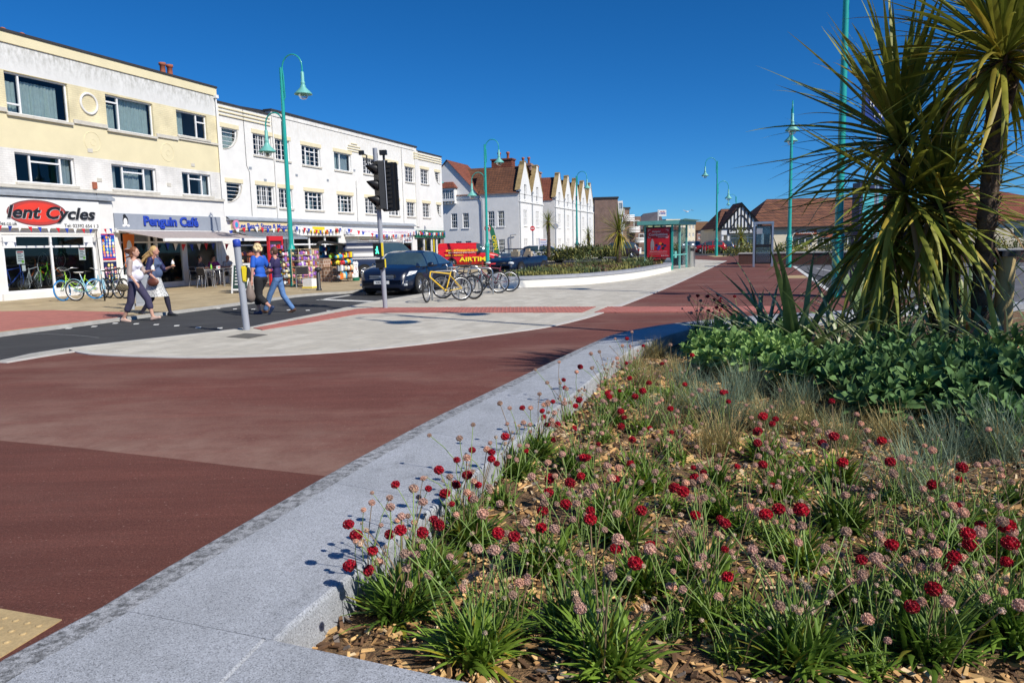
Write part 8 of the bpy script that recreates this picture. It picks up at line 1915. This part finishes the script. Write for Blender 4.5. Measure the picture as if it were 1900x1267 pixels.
for i, (px_, py_, l_, n, R_, h_, dk, sc) in enumerate([
 (1330,690,'pale green succulent nearest the granite bend, leftmost of its row',20,0.41,0.40,False,2.01),
 (1400,705,'pale green succulent in full sun in front of the flax',22,0.43,0.45,False,2.10),
 (1370,665,'pale green succulent behind the sunlit one by the thrift',16,0.41,0.45,False,1.93),
 (1455,715,'green succulent at the edge of the palm shade',18,0.41,0.43,False,2.01),
 (1440,680,'green succulent behind the shade edge one',14,0.41,0.46,False,1.93),
 (1535,740,'dark serrated succulent, leftmost in the shade',16,0.43,0.43,True,2.15),
 (1620,730,'dark serrated succulent under the leaning flax leaf',16,0.43,0.46,True,2.15),
 (1710,770,'dark serrated succulent at the centre of the shaded row',18,0.46,0.49,True,2.31),
 (1790,740,'dark serrated succulent in front of the timber stake',16,0.46,0.49,True,2.15),
 (1880,790,'dark serrated succulent at the right picture edge',16,0.46,0.49,True,2.31),
 (1830,830,'low dark succulent below the right hand one',12,0.41,0.36,True,2.15),
 (1640,780,'low dark succulent spreading over the mulch right of centre',12,0.41,0.33,True,1.98),
 (1680,700,'dark succulent tucked behind the shaded row by the flax',12,0.41,0.49,True,1.98),
 (1870,720,'dark succulent beside the timber stake',12,0.41,0.49,True,1.98)]): tot += succulent(px_, py_, l_, n+4 if dk else n, R_, h_*(.92 if dk else 1), dk, 14, sc*(.72 if dk else .88))
# ---------------------------------------------------------------- flax
m_flax = leafmat('flax_leaf', (.17,.25,.10), (.09,.15,.06), .48, .12, 6); m_flaxv = leafmat('flax_variegated', (.46,.48,.30), (.28,.33,.18), .4, .15, 6); m_flaxp = leafmat('flax_bronze', (.28,.16,.12), (.17,.10,.08), .45, .12, 6)
def flaxleaf(L, w_, bend, m1, m2): 
    b = MB(); blade(b, Matrix.Identity(4), L, w_, bend, 8, .35, mi=0, base_w=.55, droop=.8)
    for k in range(0, len(b.m)): b.m[k] = 0 if (k < 8) else 1
    return b.mesh('leaf', [m1, m2])
FLX = [flaxleaf(.75,.020,.45,m_flax,m_flax), flaxleaf(.65,.024,.7,m_flax,m_flaxv), flaxleaf(.8,.018,.3,m_flax,m_flaxv), flaxleaf(.6,.022,.9,m_flaxv,m_flax), flaxleaf(.7,.02,.5,m_flaxp,m_flaxv), flaxleaf(.85,.024,.25,m_flax,m_flax)]
def flax(pos, n, s, label, tilt=.55, az0=None, spread=2*pi):
    x, y = pos; r = thing('flax_plant', label, 'flax', (x, y, ground_h(x, y)-.02))
    for k in range(n):
        a = rn.uniform(0,2*pi) if az0 is None else az0+rn.uniform(-spread/2, spread/2); o = link(rn.choice(FLX), 'leaf', r); o.matrix_local = T(rn.gauss(0,.05), rn.gauss(0,.05), 0) @ rotz(a) @ Matrix.Rotation(min(1.2,abs(rn.gauss(tilt,.25))), 4, 'Y') @ rotz(rn.uniform(-.4,.4)) @ Matrix.Scale(s*rn.uniform(.75,1.15), 4)
def at(px_, Y, z=ZS):
    c = atY(px_, 600, Y); return (c.x, Y)
flax(at(1480,7.0), 44, 1.45, 'variegated flax clump at the left of the palms, leaves fanning over the succulents', .6)
flax(at(1560,6.6), 36, 1.3, 'flax clump with broad striped leaves below the left palm', .65)
flax(at(1660,6.1), 34, 1.15, 'flax clump with pinkish bent leaves in front of the palm trunks', .7)
flax(at(1760,6.2), 34, 1.15, 'flax clump at the foot of the middle palm trunk', .6)
flax(at(1880,6.0), 34, 1.15, 'flax clump at the foot of the timber stake', .55)
flax(at(1930,5.9), 30, 1.25, 'flax clump beyond the timber stake at the right edge', .5)
flax(at(1425,8.2), 34, 1.25, 'flax clump farthest left behind the pale succulents', .7)
flax(at(1620,8.2), 38, 1.5, 'flax clump behind the leftmost palm trunk', .5)
flax(at(1800,8.2), 38, 1.5, 'flax clump behind the middle palm in the shade', .5)
# ---------------------------------------------------------------- timber stake
g = at(1860,6.6); st = thing('timber_stake', 'stout pale round timber stake with black cap beside the right hand palm', 'stake', (g[0], g[1], .3)); b = MB(); b.cyl((0,0,0),(0,0,1.05), .074, .072, 18); b.build('post', m_wood, st); b = MB(); b.box(-.09,.07,-.08,.08,1.05,1.10); b.build('cap', m_black, st)
b = MB(); b.tube([(-.05,0,.98),(-.2,.05,.97),(-.34,.05,.96)], .015, 5, flat=.3); b.build('tie', m_blackr, st)
# ---------------------------------------------------------------- cordylines (spiky palms)
m_cord = leafmat('palm_leaf', (.27,.30,.045), (.15,.18,.03), .5, .22, 3); m_cordy = leafmat('palm_leaf_yellow', (.55,.43,.06), (.36,.29,.05), .55, .25, 3); m_cordl = leafmat('palm_leaf_light', (.34,.34,.06), (.20,.22,.035), .5, .25, 3); m_cordb = leafmat('palm_leaf_dead', (.28,.17,.075), (.17,.10,.05), .7, .1, 4)
m_bark = mat('palm_bark', (.10,.068,.045), .95, .5, 14, bump=1.0, bscale=30)
def cordleaf(L, w_, bend, droop, m, seg=10): b = MB(); blade(b, Matrix.Identity(4), L, w_, bend, seg, .3, base_w=.45, droop=droop); return b.mesh('leaf', m)
CL = [cordleaf(.98,.019,.22,1.2,m_cord), cordleaf(.92,.021,.42,1.0,m_cord), cordleaf(1.02,.019,.12,1.5,m_cord), cordleaf(.88,.021,.65,1.0,m_cordl), cordleaf(.95,.021,.5,1.0,m_cordy), cordleaf(.85,.015,1.1,.6,m_cordb), cordleaf(1.0,.020,.05,1.0,m_cordl)]
def cordyline(label, trunk, heads, tr=.085, seed=1, name='palm_tree', n_tr=14):
    rn2 = random.Random(seed); base = Vector(trunk[0]); r = thing(name, label, 'palm', tuple(base)); b = MB()
    P = catmull([Vector(p)-base for p in trunk], 5); P = [Vector(p) for p in P]; n = len(P)
    rs = [tr*(1.12-.3*i/(n-1))*(1+.10*math.sin(i*2.1)+.06*rn2.uniform(-1,1)) for i in range(n)]
    b.tube(P, rs, n_tr); tk = b.build('trunk', m_bark, r)
    b = MB()
    for k in range(int(420*tr/.085)):       # ragged old leaf bases
        t = rn2.random()**.8; i = min(n-2, int(t*(n-1))); c = P[i].lerp(P[i+1], rn2.random()); a = rn2.uniform(0,2*pi); M = T(c.x, c.y, c.z) @ rotz(a) @ T(rs[i]*.9,0,0) @ Matrix.Rotation(rn2.uniform(.1,.8), 4, 'Y'); blade(b, M, rn2.uniform(.05,.12), .016, rn2.uniform(-.5,.8), 2, .1)
    b.build('leaf_scars', m_bark, tk)['kind'] = 'stuff'
    for (hx, hn, hs, lo, hi, az0, spr, mixw) in heads:
        c = Vector(hx)-base
        if (c-P[-1]).length > .25: b = MB(); b.tube([P[int(n*.6)], (P[-1]+c)/2, c], [tr*.7, tr*.6, tr*.5], 10); b.build('limb', m_bark, r)
        for k in range(hn):
            t = (k+.5)/hn; tl = lo+(hi-lo)*t; a = k*2.39996+rn2.uniform(-.3,.3)
            if az0 is not None: a = az0+rn2.uniform(-spr/2, spr/2)
            j = rn2.choices(range(7), mixw if tl > 1.2 else (4,2,4,1,1.0,.1,3))[0]
            o = link(CL[j], 'leaf', r); o.matrix_local = T(c.x, c.y, c.z-.10*t) @ rotz(a) @ Matrix.Rotation(tl+rn2.gauss(0,.08), 4, 'Y') @ rotz(rn2.gauss(0,.2)) @ Matrix.Scale(hs*rn2.uniform(.8,1.12), 4)
def P3(px_, py_, Y): c = atY(px_, py_, Y); return (c.x, c.y, c.z)
mixw = (3,3,1,3,1.6,.6,1)
cordyline('tallest spiky palm at right with rough curved trunk and yellowing upper crown', [P3(1822,640,6.6)[:2]+(.33,), P3(1822,520,6.6), P3(1832,400,6.5), P3(1842,280,6.45), P3(1850,170,6.4), P3(1858,120,6.4)],
          [(P3(1862,95,6.4), 230, 1.27, .05, 2.2, None, 0, (3,3,1,3,2.6,.5,1)), (P3(1935,60,6.9), 90, 1.25, .1, 1.8, None, 0, mixw)], .072, 1)
cordyline('middle spiky palm with thick shaggy trunk and drooping green leaves', [P3(1752,640,7.0)[:2]+(.33,), P3(1752,540,7.0), P3(1748,440,7.0), P3(1742,390,7.0)],
          [(P3(1740,375,7.0), 210, 1.15, .1, 2.6, None, 0, mixw)], .12, 2)
cordyline('leftmost spiky palm whose long dark leaves reach across the teal lamp post', [P3(1655,650,7.4)[:2]+(.33,), P3(1655,540,7.4), P3(1662,420,7.35), P3(1668,345,7.3), P3(1672,300,7.2)],
          [(P3(1668,250,7.2), 150, 1.38, .15, 1.9, None, 0, mixw), (P3(1680,350,6.9), 95, 1.42, .9, 2.45, None, 0, (4,4,1,3,1,.4,1)), (P3(1640,430,7.1), 85, 1.25, 1.3, 2.8, None, 0, (4,4,1,3,1.6,.6,1))], .075, 3)
# palm standing just beyond the right edge; it shades the succulents and the mulch behind it
cordyline('spiky palm just outside the right edge that shades the dark succulents', [(5.0,3.4,.33),(5.0,3.4,1.3),(4.95,3.45,2.3)], [((4.95,3.45,2.45), 170, .88, .1, 2.3, None, 0, mixw)], .07, 7)
cordyline('second spiky palm outside the right edge behind the first', [(6.1,4.7,.33),(6.1,4.7,1.6),(6.0,4.7,2.6)], [((6.0,4.7,2.7), 150, 1.1, .1, 2.3, None, 0, mixw)], .07, 8)
# low dead debris between trunks
b = MB()
for k in range(160):
    x, y = rn.uniform(2.4,4.4), rn.uniform(4.6,6.6); blade(b, T(x, y, ground_h(x,y)+.02) @ rotz(rn.uniform(0,6)) @ Matrix.Rotation(1.4, 4, 'Y'), rn.uniform(.2,.6), .012, rn.uniform(-.2,.3), 3, .1)
stuff(b.build('fallen_leaves', m_cordb, soil))
# ---------------------------------------------------------------- more distant planting
def small_palm(label, px_, py_base, Y, ztop, s, yellow=.2, n=90, tr=.12, seed=4, z0=0, hi=2.3):
    c = atY(px_, py_base, Y); mw = (3,3,2,3,6*yellow+.5,.8,2); cordyline(label, [(c.x, Y, z0), (c.x+.03, Y, (z0+ztop)*.5), (c.x, Y, ztop)], [((c.x, Y, ztop), n, s, .05, hi, None, 0, mw)], tr, seed, 'palm_tree', 10)
small_palm('yellow green spiky palm with hanging golden leaves on the island planter', 1148, 480, 37.5, 2.1, 1.3, 1.5, 150, .12, 21, .4, 2.9)
small_palm('small dark palm with round head in front of the gabled houses', 1018, 480, 60, 3.3, 1.0, .1, 110, .14, 22, .5, 2.4)
small_palm('lower small palm by the end of the long gabled house', 1092, 478, 72, 2.3, 1.0, .1, 80, .14, 23, .4, 2.4)
small_palm('spiky palm in front of the takeaway window', 1375, 466, 88, 1.9, 1.6, .3, 110, .14, 24, .2, 2.9)
m_ice = leafmat('low_green_shrub', (.10,.14,.05), (.06,.09,.035), .7, .1, 3); m_hea = leafmat('reddish_heath', (.20,.12,.07), (.13,.08,.05), .8, .1, 3); m_yg = leafmat('yellow_green_cover', (.28,.26,.07), (.17,.17,.05), .8, .1, 3)
def cover(name, poly, z, n, mats_, hh, label, parent=None, cat='ground cover', size=.06, seed=2):
    rn3 = random.Random(seed); b = MB(); xs = [p[0] for p in poly]; ys = [p[1] for p in poly]
    for k in range(n):
        x, y = rn3.uniform(min(xs),max(xs)), rn3.uniform(min(ys),max(ys))
        if not inpoly(poly, x, y): continue
        q = .5+.5*mnoise.noise(Vector((x*.55, y*.55, seed))); hgt = hh*(.35+.9*q)*rn3.uniform(.5,1.1); b.mi = min(len(mats_)-1, int(max(0, .5+1.1*mnoise.noise(Vector((x*.3, y*.3, seed+5)))+rn3.uniform(-.15,.15))*len(mats_)))
        M = T(x, y, z) @ rotz(rn3.uniform(0,6.28)) @ Matrix.Rotation(rn3.uniform(0,.7), 4, 'Y'); blade(b, M, hgt, size*rn3.uniform(.3,.8), rn3.uniform(0,.8), 2, .3)
    o = b.build(name, mats_, parent); stuff(o, label, None if parent else cat); return o
cover('ground_cover', [tuple(p) for p in inner], .40, 26000, [m_yg, m_hea, m_ice, m_ice, m_yg], .26, None, isd, size=.05)
for i, px_ in enumerate((1075,1100,1128,1165,1185,1205)):
    Y = 40-.2*i; c = atY(px_, 480, Y); r = thing('flax_plant', ['dark spiky plant on the island planter, leftmost','dark spiky plant on the island planter, second from the left','dark spiky plant just left of the golden palm','dark spiky plant just right of the golden palm','dark spiky plant on the island planter, second from the right','dark spiky plant on the island planter nearest the shelter'][i], 'spiky plant', (c.x, Y, .4))
    for k in range(26): o = link(FLX[k % 3], 'leaf', r); o.matrix_local = rotz(k*2.4) @ Matrix.Rotation(.2+.9*rn.random(), 4, 'Y') @ Matrix.Scale(.8, 4)
# bushes behind the white garden wall
def bush(label, x, y, z, rx, ry, rz_, n, m_, seed, cat='shrub', leaf=.09, name='shrub'):
    rn4 = random.Random(seed); r = thing(name, label, cat, (x, y, z)); b = MB()
    for k in range(n):
        a = rn4.uniform(0,2*pi); e = math.asin(rn4.uniform(-.1,1)); q = rn4.uniform(.55,1.05); v = Vector((rx*q*math.cos(a)*math.cos(e), ry*q*math.sin(a)*math.cos(e), rz_*q*math.sin(e)))
        v *= 1+.3*mnoise.noise(v*2+Vector((seed,0,0))); b.mi = k % len(m_); blade(b, T(*v) @ rotz(rn4.uniform(0,6.28)) @ Matrix.Rotation(rn4.uniform(.1,1.6), 4, 'Y'), leaf*rn4.uniform(.6,1.4), leaf*.22, rn4.uniform(0,.8), 2, .2)
    f = b.build('foliage', m_, r); f['kind'] = 'stuff'; b = MB()
    for k in range(5): a = k*1.26; b.tube([(0,0,0),(rx*.3*math.cos(a),ry*.3*math.sin(a),rz_*.6)], [.03,.012], 5)
    b.build('stems', m_bark, r)
bl = [(895,56,1.3,.8,'yellow green bush between the red van and the gabled house'),(1038,61,2.2,1.0,'wide bush behind the white garden wall near the small palm'),(1055,61,1.6,.8,'bush right of the back of the round sign'),(1083,68,1.4,1.2,'feathery bush beside the lower small palm'),(1112,70,2.2,1.0,'bush right of the lower small palm'),(1128,72,1.6,.9,'low bush by the brick apartments'),(1240,100,2,1.0,'low bush behind the bus shelter roof post')]
for i, (px_, Y, rr, hh_, l_) in enumerate(bl): c = atY(px_, 470, Y); bush(l_, c.x, Y, .3, rr, rr*.7, hh_, 900, [m_ice, m_yg] if i % 2 == 0 else [m_yg, m_ice], 40+i, leaf=.28)
# hedge on the brick planter wall across the car park
hp = [(13.9,46.0),(17.8,44.6),(24.2,41.2),(34,36.8),(36,40),(25,45),(15,49.5)]
for i in range(9):
    t = i/8; x = 14.8+19*t; y = 47.4-8.6*t; bush('hedge plant on the brick planter wall, number %s from the phone box' % ['one','two','three','four','five','six','seven','eight','nine'][i], x, y, .55, 1.5, 1.0, .75, 800, [m_ice, m_yg], 60+i, 'hedge', .2, 'hedge_plant')
for i, px_ in enumerate((1392,1352)): c = atY(px_, 466, 86); bush(['low green planting in front of the takeaway, right part','low green planting in front of the takeaway, left part'][i], c.x, 86, .0, 3.2, 1.2, .7, 700, [m_ice, m_yg], 80+i, leaf=.25)
# gulls
for i, (px_, py_) in enumerate(((1275,393),)):
    c = atY(px_, py_, 120); r = thing('gull', 'seagull gliding low over the far rooftops', 'bird', (c.x, 120, c.z)); b = MB(); b.ball((0,0,0), .16, 8, None, .6, 1.6, .7); b.build('body', m_whitepaint, r)
    for sg in (-1,1): b = MB(); b.add([(-.1,0,.02),(.15,0,.02),(sg*.6+.1,.1,.28),(sg*1.2,.2,.10),(sg*.6-.1,.1,.24)], [(0,1,2,4),(2,3,4),(4,2,1,0),(4,3,2)]); b.build('wing', m_lead, r)
